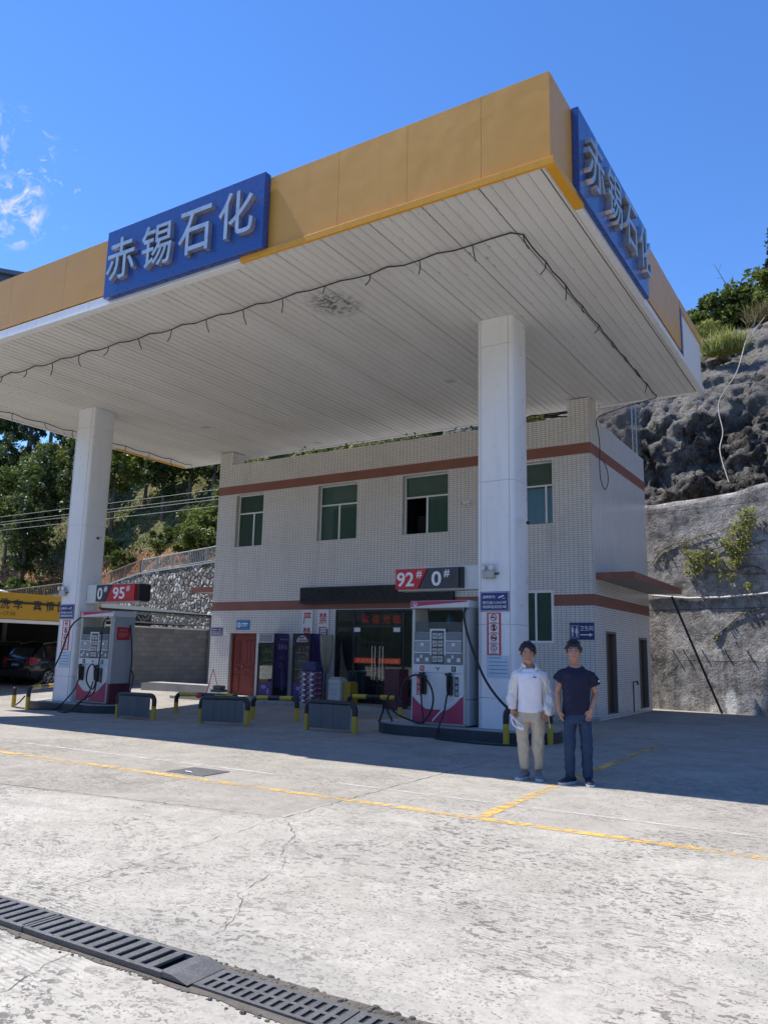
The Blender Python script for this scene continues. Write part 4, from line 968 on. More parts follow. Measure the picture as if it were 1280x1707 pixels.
# ------------------------------------------------------------------ price boxes on the columns
def pricebox(label, X0, X1, Y0, z0, z1, parts, order, capx):
    t = thing('grade_sign', label, 'sign', ((X0+X1)/2, Y0, z0)); H = z1-z0
    MB().box(X0, X1, Y0+.1, Y0+.42, z0-.03, z1+.03, .01).build('light_box', M_PUMPW, t)
    cuts = parts
    for k, (a, b, sa, sb, mm, txt) in enumerate(cuts):
        m = MB(); m.prism([(a-sa, z0), (b-sb, z0), (b+sb, z1), (a+sa, z1)], lambda u, v, d: (u, d, v), Y0, Y0+.098); pn = m.build('colour_panel', mm, t)
        if txt:
            m = MB(); num, wd = txt; xc = (a+b)/2 + order[k]
            add_text(m, num, (xc-.08, Y0-.001, (z0+z1)/2-.01), wd, H*.72, '-Y', .008, bold=.02); add_text(m, '#', (xc+wd/2+.04, Y0-.001, z1-.12), .13, .15, '-Y', .008, bold=.015)
            m.build('lettering', M_WHITE, pn)
    return t
pr = pricebox('sign reading 92 and 0 on red and black, on the right column', -8.42, -6.53, 13.9, 2.82, 3.23, [(-8.42, -7.79, 0, .11, M_RED, ('92', .40)), (-7.76, -6.98, .11, 0, M_CHAR, ('0', .22))], (.0, -.02), 0)
MB().box(-6.975, -6.90, 13.93, 14.15, 2.82, 3.23).build('end_panel', M_BLACK, pr)
pr2 = pricebox('sign reading 0 and 95 on black and red, on the left column', -18.3, -16.2, 13.9, 2.73, 3.17, [(-17.78, -17.30, 0, .13, M_CHAR, ('0', .2)), (-17.27, -16.28, .13, 0, M_RED, ('95', .46))], (.0, -.02), 0)
MB().box(-16.199, -16.13, 13.93, 14.3, 2.73, 3.17).build('end_panel', M_BLACK, pr2)

# ------------------------------------------------------------------ notices and lamps on the columns
def cctv_glyph(m, x, y, z, s):
    m.prism([(x-s, z-.25*s), (x+.7*s, z+.35*s), (x+.85*s, z+.0*s), (x-.8*s, z-.6*s)], lambda u, v, d: (u, d, v), y-.003, y)
    m.box(x+.3*s, x+1.1*s, y-.003, y, z-.75*s, z-.62*s); m.box(x+1.0*s, x+1.1*s, y-.003, y, z-.62*s, z-.4*s)
def notice(label, x0, x1, z0, z1, y):
    t = thing('surveillance_notice', label, 'sign', ((x0+x1)/2, y, z0)); w = x1-x0; h = z1-z0; xc = (x0+x1)/2; zc = (z0+z1)/2
    m = MB(); plate(m, '-Y', (xc, y, zc), w, h, .012, .002); m.build('panel', M_NAVY, t)
    m = MB(); yy = y-.0125; b = .012*w/.6
    for q in ((x0+b, x1-b, z0+b, z0+1.6*b), (x0+b, x1-b, z1-1.6*b, z1-b), (x0+b, x0+1.6*b, z0+1.6*b, z1-1.6*b), (x1-1.6*b, x1-b, z0+1.6*b, z1-1.6*b)): m.box(q[0], q[1], yy-.002, yy, q[2], q[3])
    add_text(m, '\u6e29\u99a8\u63d0\u793a:', (x0+w*.32, yy, z1-h*.27), w*.46, h*.15, '-Y', .002, bold=.012)
    add_text(m, '\u60a8\u5df2\u8fdb\u516524\u5c0f\u65f6', (xc, yy, z1-h*.55), w*.82, h*.16, '-Y', .002, bold=.012)
    add_text(m, '\u89c6\u9891\u76d1\u63a7\u533a\u57df', (xc, yy, z1-h*.77), w*.82, h*.15, '-Y', .002, bold=.012)
    cctv_glyph(m, x0+w*.74, yy, z1-h*.24, w*.11)
    m.build('lettering', M_WHITE, t)
notice('navy camera notice on the right column, above the warning strip', -6.44, -5.85, 2.34, 2.71, 13.745)
notice('navy camera notice on the left column, above the warning strip', -19.02, -18.42, 2.26, 2.66, 13.745)
notice('small navy camera notice on the tiled wall left of the red door', -18.82, -18.32, 1.98, 2.26, 19.39)
def pictos(label, x0, x1, z0, z1, y):
    t = thing('warning_strip', label, 'sign', ((x0+x1)/2, y, z0)); xc = (x0+x1)/2; w = x1-x0
    m = MB(); plate(m, '-Y', (xc, y, (z0+z1)/2), w, z1-z0, .006); m.build('border', M_RED, t)
    n = 4; ch = (z1-z0-.03)/n
    for k in range(n):
        zc = z1-.015-ch*(k+.5)
        m = MB(); plate(m, '-Y', (xc, y-.0065, zc), w*.74, ch-.012, .002); pn = m.build('panel', M_WHITE, t)
        m = MB(); yy = y-.011; r = ch*.30; zz = zc+.02
        m.tube([(xc+r*math.cos(a), yy, zz+r*math.sin(a)) for a in [i*math.pi/10 for i in range(20)]], .008, 5, closed=True)
        if k < 3:
            m.tube([(xc-r*.7, yy, zz+r*.7), (xc+r*.7, yy, zz-r*.7)], .007, 5)
            if k == 0: m.box(xc-.05, xc+.03, yy-.002, yy, zz-.012, zz+.012)
            elif k == 1: m.box(xc-.02, xc+.02, yy-.002, yy, zz-.05, zz+.05)
            else: m.box(xc-.05, xc+.05, yy-.002, yy, zz-.02, zz+.015)
        else: add_text(m, '5', (xc, yy, zz), r*.7, r*1.2, '-Y', .003, bold=.02)
        m.box(xc-w*.25, xc+w*.25, yy-.001, yy, zc-ch*.42, zc-ch*.36)
        m.build('pictogram', plain('dark_red_print', (0.22, 0.03, 0.04), 0.5), pn)
pictos('strip of four round red warning signs on the right column', -6.30, -6.02, 1.53, 2.315, 13.745)
pictos('strip of four round red warning signs on the left column', -18.84, -18.53, 1.44, 2.235, 13.745)
M_POST = plain('pale_blue_paper', (0.50, 0.60, 0.68), 0.5, var=.06); M_LB = plain('blue_print', (0.10, 0.25, 0.42), 0.5)
def poster(label, x0, x1, z0, z1, y):
    t = thing('wall_poster', label, 'poster', ((x0+x1)/2, y, z0)); w = x1-x0; h = z1-z0; xc = (x0+x1)/2
    m = MB(); plate(m, '-Y', (xc, y, (z0+z1)/2), w, h, .004); m.build('sheet', M_POST, t)
    m = MB()
    for k in range(4): m.box(x0+w*.12, x1-w*.08, y-.0055, y-.0045, z1-h*(.30+.17*k), z1-h*(.26+.17*k))
    for k in range(8): m.box(x0+w*.12+k*.03, x0+w*.12+k*.03+.018, y-.0055, y-.0045, z1-h*.13, z1-h*.07)
    m.build('printed_lines', M_LB, t)
poster('pale blue printed sheet on the right column, below the warning strip', -6.31, -5.86, 1.12, 1.52, 13.745)
poster('pale blue printed sheet on the left column, below the warning strip', -18.9, -18.42, .98, 1.41, 13.745)
def emlamp(label, x, y, z):
    t = thing('emergency_lamp', label, 'emergency lamp', (x, y, z))
    MB().box(x-.12, x+.12, y-.10, y, z-.11, z+.05, .012).build('battery_box', plain('grey_plastic', (0.42, 0.43, 0.42), .5, dirt=.3), t)
    for sx in (-1, 1):
        m = MB(); m.tube([(x+sx*.07, y-.05, z+.10), (x+sx*.085, y-.14, z+.09)], [.04, .062], 12); m.cyl((x+sx*.07, y-.05, z+.05), (x+sx*.07, y-.05, z+.09), .015, 8)
        lh = m.build('lamp_head', plain('grey_plastic', (0.42, 0.43, 0.42)), t, smooth=True)
        MB().cyl((x+sx*.0851, y-.141, z+.0899), (x+sx*.0857, y-.145, z+.0895), .052, 12).build('lens', plain('lamp_lens', (0.6, 0.62, 0.62), .15), lh)
    MB().tube([(x+.12, y-.05, z-.03), (x+.18, y-.05, z-.03), (x+.2, y-.05, z-.01)], .016, 6).build('plug', M_BLACK, t)
emlamp('twin headed emergency lamp on the right column, above the navy notice', -6.24, 13.748, 3.07)
emlamp('twin headed emergency lamp on the left column, above the navy notice', -18.9, 13.748, 3.0)
def camera_(label, base, d, l=.24):
    t = thing('security_camera', label, 'security camera', base); b = Vector(base); d = Vector(d)
    o = d.normalized(); dn = Vector((0, 0, 1))
    h = b+o*.16+dn*.06
    MB().tube([b, b+o*.10, h], .018, 8).cyl(b, b+o*.01, .045, 12).build('bracket', M_WHITE, t)
    f = Vector((o.x*.4+.15, -.85, -.25)).normalized() if abs(o.x) > .5 else Vector((-.75, -.55, -.35)).normalized()
    MB().tube([h-f*l*.4, h+f*l*.55], .045, 14).build('housing', M_WHITE, t, smooth=True)
    MB().cyl(h+f*l*.551, h+f*l*.57, .042, 14).build('lens', M_BLACK, t)
camera_('white security camera on the side of the right column', (-5.745, 14.0, 3.98), (1, 0, 0))
camera_('white security camera on the side of the left column', (-18.31, 14.15, 4.45), (1, 0, 0))
camera_('white security camera on the upper tiled wall near the right column', (-9.42, 19.39, 5.6), (0, -1, 0))

# ------------------------------------------------------------------ tube barriers
M_YEL = plain('barrier_yellow', (0.56, 0.36, 0.03), 0.45, var=.12, scale=5, dirt=.3); M_BLK = plain('barrier_black', (0.02, 0.02, 0.022), 0.45, var=.25)
M_BOARD = plain('dark_grey_board', (0.125, 0.118, 0.112), 0.6, var=.1, dirt=.2)
def barrier(label, a, b, h, board=False, bar=None):
    a = Vector((a[0], a[1], gz(*a))); b = Vector((b[0], b[1], gz(*b)))
    t = thing('barrier', label, 'barrier', tuple(a), group='black and yellow tube barriers')
    L = (b-a).length; d = (b-a)/L; up = Vector((0, 0, 1)); r = .055; c = .13; hy = h*.58
    for p in (a, b): MB().tube([p-up*.02, p+up*hy], r, 12).build('yellow_post', M_YEL, t, smooth=True)
    def corner(p, s): return [p+up*(hy+.001), p+up*(h-c)] + [p+d*s*(c-c*math.cos(k))+up*(h-c+c*math.sin(k)) for k in [R_(15*i) for i in range(1, 7)]]
    ca = corner(a, 1); cb = corner(b, -1)
    MB().tube(ca, r, 12).build('black_corner', M_BLK, t, smooth=True); MB().tube(cb, r, 12).build('black_corner', M_BLK, t, smooth=True)
    x0, x1 = ca[-1], cb[-1]; n = 1 if board else 3
    for k in range(n):
        m = M_BLK if (k % 2 == 1 or board) else M_YEL
        MB().tube([x0+(x1-x0)*(k/n)+d*.0005, x0+(x1-x0)*((k+1)/n)-d*.0005], r, 12).build('rail', m, t, smooth=True)
    if board:
        m = MB(); nrm = Vector((-d.y, d.x, 0)) if d.x < 0 else Vector((d.y, -d.x, 0))
        q0 = a+d*.07; q1 = b-d*.07; n = 10
        f = [[q0+(q1-q0)*(i/n)+nrm*(.05+.012*math.sin(i*1.3))+up*zz for i in range(n+1)] for zz in (.06, h-.03)]
        for i in range(n): m.quad(f[0][i], f[0][i+1], f[1][i+1], f[1][i])
        bo = m.build('hanging_board', M_BOARD, t); so_ = bo.modifiers.new('thick', 'SOLIDIFY'); so_.thickness = .006
    return t
barrier('boarded black and yellow barrier next to the left pump', (-15.5, 13.0), (-14.3, 13.02), .55, True)
barrier('boarded barrier in front of the red door, middle of the three boarded ones', (-12.8, 13.0), (-11.46, 13.0), .55, True)
barrier('boarded barrier nearest to the right pump', (-9.85, 12.95), (-8.7, 12.95), .55, True)
barrier('open barrier behind the leftmost boarded barriers, on the sunlit ground', (-15.4, 14.75), (-13.5, 14.95), .5)
barrier('open barrier in front of the purple drink fridges', (-12.75, 14.65), (-11.44, 14.65), .5)
barrier('open barrier in front of the shop doors', (-11.15, 16.3), (-9.72, 16.35), .5)
barrier('barrier across the left end of the left pump island', (-19.0, 13.02), (-20.05, 14.6), .55)
barrier('barrier across the right end of the right pump island, behind the men', (-5.66, 13.12), (-5.1, 13.75), .62)
bo = thing('bollard', 'short black and yellow bollard left of the left pump island', 'bollard', (-19.95, 13.25, -.1))
MB().cyl((-19.95, 13.25, -.12), (-19.95, 13.25, .22), .055, 12).build('yellow_post', M_YEL, bo, smooth=True); MB().tube([(-19.95, 13.25, .2205), (-19.95, 13.25, .4), (-19.95, 13.25, .43)], [.055, .055, .03], 12).build('black_top', M_BLK, bo, smooth=True)
cn = MB(); cn.box(-14.2, -13.85, 14.7, 14.95, .50, .56, .01).box(-14.15, -13.9, 14.72, 14.93, .561, .66, .02); tag(cn.build('grey_cloth_box', plain('grey_brown_cloth', (.16, .14, .11), .8)), 'small brown and grey bundle resting on the open barrier in the sun', 'bundle')
pk = MB(); pk.ball((-12.87, 12.98, .52), .075, .07, .05); tag(pk.build('red_rag', plain('pink_red_rag', (.55, .05, .09), .8)), 'pink red rag on the left corner of the middle boarded barrier', 'rag')

# ------------------------------------------------------------------ shop front things
bn = thing('led_banner', 'long black display board above the shop entrance', 'display board', (-12.5, 19.39, 2.96))
MB().box(-15.08, -9.84, 19.24, 19.392, 2.97, 3.46, .006).build('casing', M_BLACK, bn)
MB().box(-15.0, -9.92, 19.232, 19.2395, 3.02, 3.41).build('screen', plain('dark_screen', (0.012, 0.011, 0.014), .3), bn)
le = thing('led_sign', 'dim red lit characters in the dark glass over the shop doors', 'lit sign', (-12.35, 19.62, 2.33))
MB().box(-13.12, -11.55, 19.60, 19.66, 2.31, 2.70, .004).build('casing', M_BLACK, le)
m = MB()
for k, ch in enumerate('\u6b22\u8fce\u5149\u4e34'): add_text(m, ch, (-12.88+k*.36, 19.597, 2.50), .25, .26, '-Y', .003)
m.build('lettering', glow('red_led', (0.75, 0.03, 0.02), 0.16), le)
def hangboard(label, chars, xc, z1, z0, mm, flags):
    t = thing('warning_board', label, 'sign', (xc, 19.38, z0))
    m = MB(); plate(m, '-Y', (xc, 19.385, (z0+z1)/2), .43, z1-z0, .02); m.build('panel', M_WHITE, t)
    for k, ch in enumerate(chars):
        zc = z1-.26-.44*k
        if flags[k]:
            m = MB(); plate(m, '-Y', (xc, 19.3645, zc), .28, .36, .002); pn = m.build('red_square', mm, t)
            m = MB(); add_text(m, ch, (xc, 19.362, zc), .24, .3, '-Y', .003, bold=.015); m.build('lettering', M_WHITE, pn)
        else:
            m = MB(); add_text(m, ch, (xc, 19.3645, zc), .30, .34, '-Y', .003, bold=.012); m.build('lettering', mm, t)
hangboard('white board with two red characters, left of the pair above the fridges', '\u4e25\u7981', -14.86, 2.79, 1.9, M_RED, (0, 0))
hangboard('white board whose lower character is white on red, beside the shop glass', '\u7981\u7528', -14.26, 2.79, 1.8, M_RED, (0, 1))
py = thing('payment_sign', 'bright blue sign with a white disc above the red door', 'sign', (-17.46, 19.38, 2.2))
m = MB(); plate(m, '-Y', (-17.46, 19.39, 2.335), .56, .30, .015, .002); m.build('panel', plain('cyan_blue_sign', (0.03, 0.22, 0.50), .4), py)
m = MB(); m.cyl((-17.62, 19.3745, 2.335), (-17.62, 19.371, 2.335), .085, 20); m.box(-17.49, -17.24, 19.371, 19.3745, 2.35, 2.40); m.box(-17.49, -17.28, 19.371, 19.3745, 2.29, 2.315); m.build('disc_and_lines', M_WHITE, py)
m = MB(); m.tube([(-17.60, 19.369, 2.37), (-17.65, 19.369, 2.36), (-17.66, 19.369, 2.32), (-17.60, 19.369, 2.30), (-17.60, 19.369, 2.335), (-17.64, 19.369, 2.335)], .009, 5); m.build('disc_mark', plain('cyan_blue_sign', (0.03, 0.22, 0.50)), py)
ws = thing('restroom_sign', 'navy restroom sign with two figures and an arrow at the building corner', 'sign', (-6.32, 19.38, 1.95))
m = MB(); plate(m, '-Y', (-6.325, 19.392, 2.165), .62, .42, .012, .002); m.build('panel', M_NAVY, ws)
m = MB(); yy = 19.3795
for q in ((-6.61, -6.40, 1.995, 2.003), (-6.61, -6.40, 2.30, 2.308), (-6.61, -6.603, 2.003, 2.30), (-6.407, -6.40, 2.003, 2.30)): m.box(q[0], q[1], yy-.002, yy, q[2], q[3])
for xx, sk in ((-6.555, 0), (-6.455, 1)):
    m.cyl((xx, yy, 2.265), (xx, yy-.003, 2.265), .018, 12)
    if sk: m.prism([(xx-.022, 2.24), (xx+.022, 2.24), (xx+.042, 2.12), (xx-.042, 2.12)], lambda u, v, d: (u, d, v), yy-.003, yy)
    else: m.box(xx-.03, xx+.03, yy-.003, yy, 2.13, 2.24)
    m.box(xx-.02, xx-.004, yy-.003, yy, 2.03, 2.12); m.box(xx+.004, xx+.02, yy-.003, yy, 2.03, 2.12)
add_text(m, '\u536b\u751f\u95f4', (-6.205, yy, 2.235), .33, .125, '-Y', .003, bold=.01)
m.box(-6.365, -6.13, yy-.003, yy, 2.06, 2.09); m.prism([(-6.13, 2.03), (-6.045, 2.075), (-6.13, 2.12)], lambda u, v, d: (u, d, v), yy-.003, yy)
m.build('lettering', M_WHITE, ws)

# two drink fridges
M_FR = plain('dark_navy_fridge', (0.018, 0.018, 0.035), .35, var=.1); M_PURP = plain('purple_advert', (0.075, 0.04, 0.20), .35, var=.35, scale=2.5); M_SHELF = plain('white_shelf', (0.85, 0.86, 0.85), .4)
def fridge(label, X0, X1, header, zb):
    t = thing('drink_fridge', label, 'fridge', ((X0+X1)/2, 18.7, zb), group='purple drink fridges'); y0, y1 = 18.68, 19.34; H = 1.95
    b = MB(); b.box(X0, X0+.04, y0+.05, y1, zb+.04, zb+H); b.box(X1-.04, X1, y0+.05, y1, zb+.04, zb+H); b.box(X0+.04, X1-.04, y1-.04, y1, zb+.04, zb+H); b.box(X0+.04, X1-.04, y0+.05, y1-.04, zb+H-.3, zb+H); b.box(X0+.04, X1-.04, y0+.05, y1-.04, zb+.04, zb+.42)
    b.build('cabinet', M_FR, t)
    d = MB(); d.box(X0+.0, X1, y0, y0+.045, zb+.04, zb+.10); d.box(X0, X0+.06, y0, y0+.045, zb+.10, zb+1.65); d.box(X1-.06, X1, y0, y0+.045, zb+.10, zb+1.65); d.box(X0+.06, X1-.06, y0, y0+.045, zb+1.58, zb+1.65)
    dr = d.build('door', M_BLACK, t)
    MB().box(X0+.06, X1-.06, y0+.015, y0+.022, zb+.52, zb+1.58).build('pane', M_GLASSD, dr)
    MB().box(X0+.06, X1-.06, y0+.012, y0+.03, zb+.10, zb+.518).build('kick_advert', M_PURP, dr)
    m = MB(); m.ball(((X0+X1)/2-.05, y0+.008, zb+.36), .10, .004, .06); m.ball(((X0+X1)/2+.12, y0+.008, zb+.24), .05, .004, .09); m.build('advert_mark', plain('pale_lilac', (0.30, 0.24, 0.45), .5), dr)
    MB().box(X0+.041, X1-.041, y1-.05, y1-.041, zb+.43, zb+1.64).build('back_lining', plain('fridge_lining', (.80, .82, .81), .4), t)
    for k in range(4): MB().box(X0+.05, X1-.05, y0+.12, y1-.06, zb+.66+k*.24, zb+.675+k*.24).build('shelf', M_SHELF, t)
    bt = MB(); rnd = random.Random(int(-X0*10))
    for k in range(4):
        for i in range(6):
            if rnd.random() < .3: continue
            xx = X0+.11+i*(X1-X0-.22)/5; zz = zb+.676+k*.24; bt.tube([(xx, y0+.2, zz), (xx, y0+.2, zz+.10), (xx, y0+.2, zz+.15)], [.03, .03, .012], 8)
    bt.build('drink_bottles', plain('drink_bottle_mix', (0.16, 0.17, 0.17), .3, var=.8, scale=9), t)
    if header == 'box':
        hd = MB(); hd.box(X0+.03, X1-.03, y0-.02, y0+.045, zb+1.67, zb+1.94, .03, 3); hh = hd.build('header', plain('pale_header', (0.30, 0.31, 0.31), .3, var=.3, scale=6), t)
        m = MB(); m.tube([(X0+.05+(X1-X0-.1)*u, y0-.022, zb+1.685+.24*v) for u, v in ((0, .1), (.04, 0), (.96, 0), (1, .1), (1, .9), (.96, 1), (.04, 1), (0, .9))], .010, 6, closed=True); m.build('header_trim', M_WHITE, hh)
    else:
        MB().box(X0, X1, y0, y0+.045, zb+1.66, zb+1.95).build('header', M_FR, t)
        m = MB(); cx, cz = (X0+X1)/2+.02, zb+1.70; poly = [(cx+.20*math.cos(R_(a)), cz+.19*math.sin(R_(a))) for a in range(0, 181, 15)]
        m.prism(poly, lambda u, v, d: (u, d, v), y0-.004, y0); hm = m.build('header_dome', plain('pale_dome', (0.5, 0.5, 0.53), .4), t)
        m = MB(); m.box(cx-.14, cx+.24, y0-.007, y0-.0045, zb+1.72, zb+1.78); m.build('header_strip', plain('pink_print', (0.45, 0.12, 0.2), .5), hm)
        m = MB(); m.box(cx-.12, cx+.07, y0-.007, y0-.0045, zb+1.81, zb+1.85); m.build('header_lines', M_NAVY, hm)
    # printed side
    MB().box(X1+.001, X1+.004, y0+.06, y1-.01, zb+.35, zb+1.93).build('side_advert', M_PURP, t)
    if header == 'box':
        m = MB(); add_text(m, '\u767e\u591a\u5c71', (X1+.0045, (y0+y1)/2+.04, zb+1.55), .42, .16, '+X', .002, bold=.01)
        for k in range(4): m.box(X1+.0045, X1+.006, y0+.26+k*.1, y0+.31+k*.1, zb+1.76, zb+1.80)
        m.build('lettering', plain('lilac_print', (0.55, 0.50, 0.68), .5), t)
        m = MB(); yc = (y0+y1)/2
        m.prism([(yc-.12, 1.28), (yc-.10, 1.36), (yc+.02, 1.40), (yc+.12, 1.34), (yc+.14, 1.28)], lambda u, v, d: (d, u, zb+v-.1), X1+.0045, X1+.006)
        m.prism([(yc-.12, 1.02), (yc-.05, 1.14), (yc+.05, 1.13), (yc+.12, .98), (yc+.03, .90)], lambda u, v, d: (d, u, zb+v-.05), X1+.0045, X1+.006)
        m.prism([(yc-.02, .82), (yc+.12, .86), (yc+.2, .5), (yc+.12, .2), (yc+.02, .3)], lambda u, v, d: (d, u, zb+v), X1+.0045, X1+.006)
        m.build('advert_figure', plain('dim_lilac', (0.16, 0.12, 0.26), .5), t)
    m = MB()
    for xx in (X0+.06, X1-.06):
        for yy in (y0+.08, y1-.06): m.cyl((xx, yy, zb), (xx, yy, zb+.05), .025, 8)
    m.build('feet', M_BLACK, t)
    return t
fridge('drink fridge nearer the red door, with a pale box header', -16.16, -15.52, 'box', .102)
fridge('drink fridge with a white dome on its header, next to the folded umbrella', -14.84, -14.18, 'dome', .102)
# stack of drink cartons: two wide, six high
M_CART = NT('drink_carton_print'); _o = M_CART.obj()
_st = M_CART.rng(M_CART.math('SINE', M_CART.math('MULTIPLY', M_CART.sep(_o)[2], 62.0)), -.2, .3); _n = M_CART.noise(_o, 16, 3, .7)
M_CART.set(color=M_CART.mix(M_CART.rng(_n, .44, .5), M_CART.mix(_st, (.30, .035, .07), (.50, .48, .50)), (.10, .03, .09)), rough=.5); M_CART = M_CART.m
k0 = thing('drink_carton', 'red and white drink carton', 'carton', (-13.93, 18.25, .102), group='stacked drink cartons')
MB().box(-14.06, -13.80, 18.10, 18.40, .102, .242, .006).build('carton', M_CART, k0)
m = MB(); m.box(-13.99, -13.87, 18.098, 18.0995, .15, .20); m.build('print_panel', M_WHITE, k0)
col_n = ('left', 'right'); row_n = ('bottom', 'second lowest', 'third lowest', 'third highest', 'second highest', 'top')
for c in range(2):
    for r in range(6):
        lab = f'red and white drink carton, {row_n[r]} of the {col_n[c]} hand pile beside the dome fridge'
        loc = (-13.93+c*.275+random.uniform(-.006, .006), 18.25+random.uniform(-.01, .01), .102+r*.146)
        if c == 0 and r == 0: k0['label'] = lab; k0.location = loc
        else: copy_tree(k0, loc, random.uniform(-.03, .03), lab)
ms = MB(); ms.box(-14.05, -13.55, 18.12, 18.4, .985, 1.25, .05, 3); tag(ms.build('purple_bag', plain('purple_wrap', (.05, .045, .14), .5, var=.5, scale=7)), 'purple wrapped bundle on top of the drink cartons', 'bundle')
# folded sun umbrella
um = thing('folded_umbrella', 'beige folded sun umbrella leaning between the dome fridge and the shop glass', 'umbrella', (-13.75, 18.85, .1))
prof = []; n = 24
for kk, (zz, rr) in enumerate(((.85, .05), (1.05, .12), (1.45, .19), (1.8, .21), (1.92, .19))):
    prof.append([(-13.72+(rr*(1+.28*math.cos(4*a+kk*.4)))*math.cos(a), 18.85+(rr*.8*(1+.28*math.cos(4*a+kk*.4)))*math.sin(a), zz+.1) for a in [2*math.pi*i/n for i in range(n)]])
MB().loft(prof).build('canvas', plain('beige_canvas', (.26, .235, .18), .8, var=.15), um, smooth=True); MB().cyl((-13.72, 18.85, .1), (-13.72, 18.85, 2.2), .018, 8).build('pole', M_BLACK, um)
MB().box(-13.95, -13.5, 18.7, 19.0, .1, .14, .01).build('foot', M_BLACK, um)
# white cartons, yellow carton
for k in range(5):
    lab = f'white carton, {("bottom", "second", "middle", "fourth", "top")[k]} of the white pile in front of the shop glass'
    t = tag(MB().box(-13.28, -12.86, 18.38, 18.72, .102+k*.136, .102+k*.136+.133, .006).build('white_carton', plain('white_carton_board', (.55, .55, .53), .6, var=.08, dirt=.15)), lab, 'carton', 'white cartons')
bg_ = MB(); bg_.box(-13.26, -12.9, 18.4, 18.7, .783, .84, .03, 2); tag(bg_.build('plastic_bag', plain('clear_plastic_bag', (.45, .45, .44), .3)), 'crumpled plastic bag on the white carton pile', 'bag')
for k in range(2):
    tag(MB().box(-12.845, -12.62, 18.5, 18.9, .102+k*.31, .102+k*.31+.306, .006).build('yellow_carton', plain('yellow_carton_board', (.42, .28, .03), .6, var=.1)), f'yellow carton, {("lower", "upper")[k]} one, right of the white carton pile', 'carton', 'yellow cartons')
# inside the shop
ct = thing('shop_counter', 'pale glass fronted counter behind the shop window', 'counter', (-13.8, 20.2, .1))
MB().box(-14.2, -13.42, 20.0, 20.5, .102, .96, .01).build('body', plain('pale_teal_counter', (.28, .34, .36), .4), ct); MB().box(-14.22, -13.40, 19.98, 20.52, .961, .99).build('top', M_WHITE, ct)
tb = thing('dark_table', 'dark table with papers inside the glass doors', 'table', (-12.2, 20.1, .1))
MB().box(-12.75, -11.5, 19.8, 20.4, .82, .86, .006).build('top', plain('grey_table_top', (.30, .31, .32), .4), tb)
for xx in (-12.7, -11.55):
    for yy in (19.85, 20.35): MB().box(xx-.02, xx+.02, yy-.02, yy+.02, .102, .82).build('leg', M_BLACK, tb)
MB().box(-12.3, -11.75, 19.82, 19.85, .3, .6).build('notice_sheet', M_GREY, tb)
cr = thing('office_chair', 'dark chair inside the shop behind the glass doors', 'chair', (-12.7, 21.0, .1))
MB().box(-12.95, -12.45, 20.8, 21.3, .5, .58, .03, 2).build('seat', M_BLACK, cr); MB().box(-12.95, -12.45, 21.28, 21.36, .62, 1.15, .03, 2).build('backrest', M_BLACK, cr)
for xx in (-12.9, -12.5):
    for yy in (20.85, 21.3): MB().cyl((xx, yy, .102), (xx, yy, .5), .018, 8).build('leg', M_BLACK, cr)
sv = thing('shelf_unit', 'shop shelf with blue goods against the left inner wall', 'shelf', (-13.9, 21.5, .1))
for zz in (.5, .95, 1.4, 1.85): MB().box(-14.3, -13.3, 21.4, 21.8, zz, zz+.03).build('shelf', M_REVEAL, sv)
for xx in (-14.3, -13.32): MB().box(xx, xx+.03, 21.4, 21.8, .102, 2.0).build('upright', M_REVEAL, sv)
for k in range(4): tag(MB().box(-14.15+k*.2, -14.0+k*.2, 21.45, 21.6, 1.431, 1.68, .01).build('blue_goods_box', plain('blue_goods', (.04, .13, .24), .5, var=.3)), f'blue box on the shop shelf, {("first", "second", "third", "fourth")[k]} from the left', 'box', 'blue boxes on the shop shelf')
fx = thing('fire_extinguisher', 'red fire extinguisher behind the right pump', 'fire extinguisher', (-9.95, 18.6, .1))
MB().tube([(-9.95, 18.6, .102), (-9.95, 18.6, .62), (-9.95, 18.6, .70), (-9.95, 18.6, .74)], [.09, .09, .06, .03], 14).build('cylinder', M_RED, fx, smooth=True); MB().tube([(-9.95, 18.6, .741), (-9.95, 18.55, .80), (-10.02, 18.5, .82)], .018, 6).build('valve', M_BLACK, fx); MB().tube(bez([(-9.95, 18.55, .78), (-9.83, 18.5, .7), (-9.84, 18.5, .4)], 5), .014, 6).build('hose', M_BLACK, fx)
rw = MB(); rw.box(-11.2, -10.75, 18.0, 18.5, .102, 1.12, .01); tag(rw.build('red_cabinet', plain('dull_red_cabinet', (.10, .022, .03), .5, dirt=.4)), 'dull red cabinet standing behind the hose of the right pump', 'cabinet')
tr = thing('rod_tripod', 'three thin red rods leaning together against the wall by the red door', 'rods', (-18.1, 18.9, .05))
for q in ((-18.32, 18.75), (-17.6, 18.7), (-18.05, 18.5)): MB().tube([(q[0], q[1], .03), (-18.16, 18.88, .93)], .011, 6).build('rod', plain('thin_red_rod', (.20, .05, .06), .5), tr)
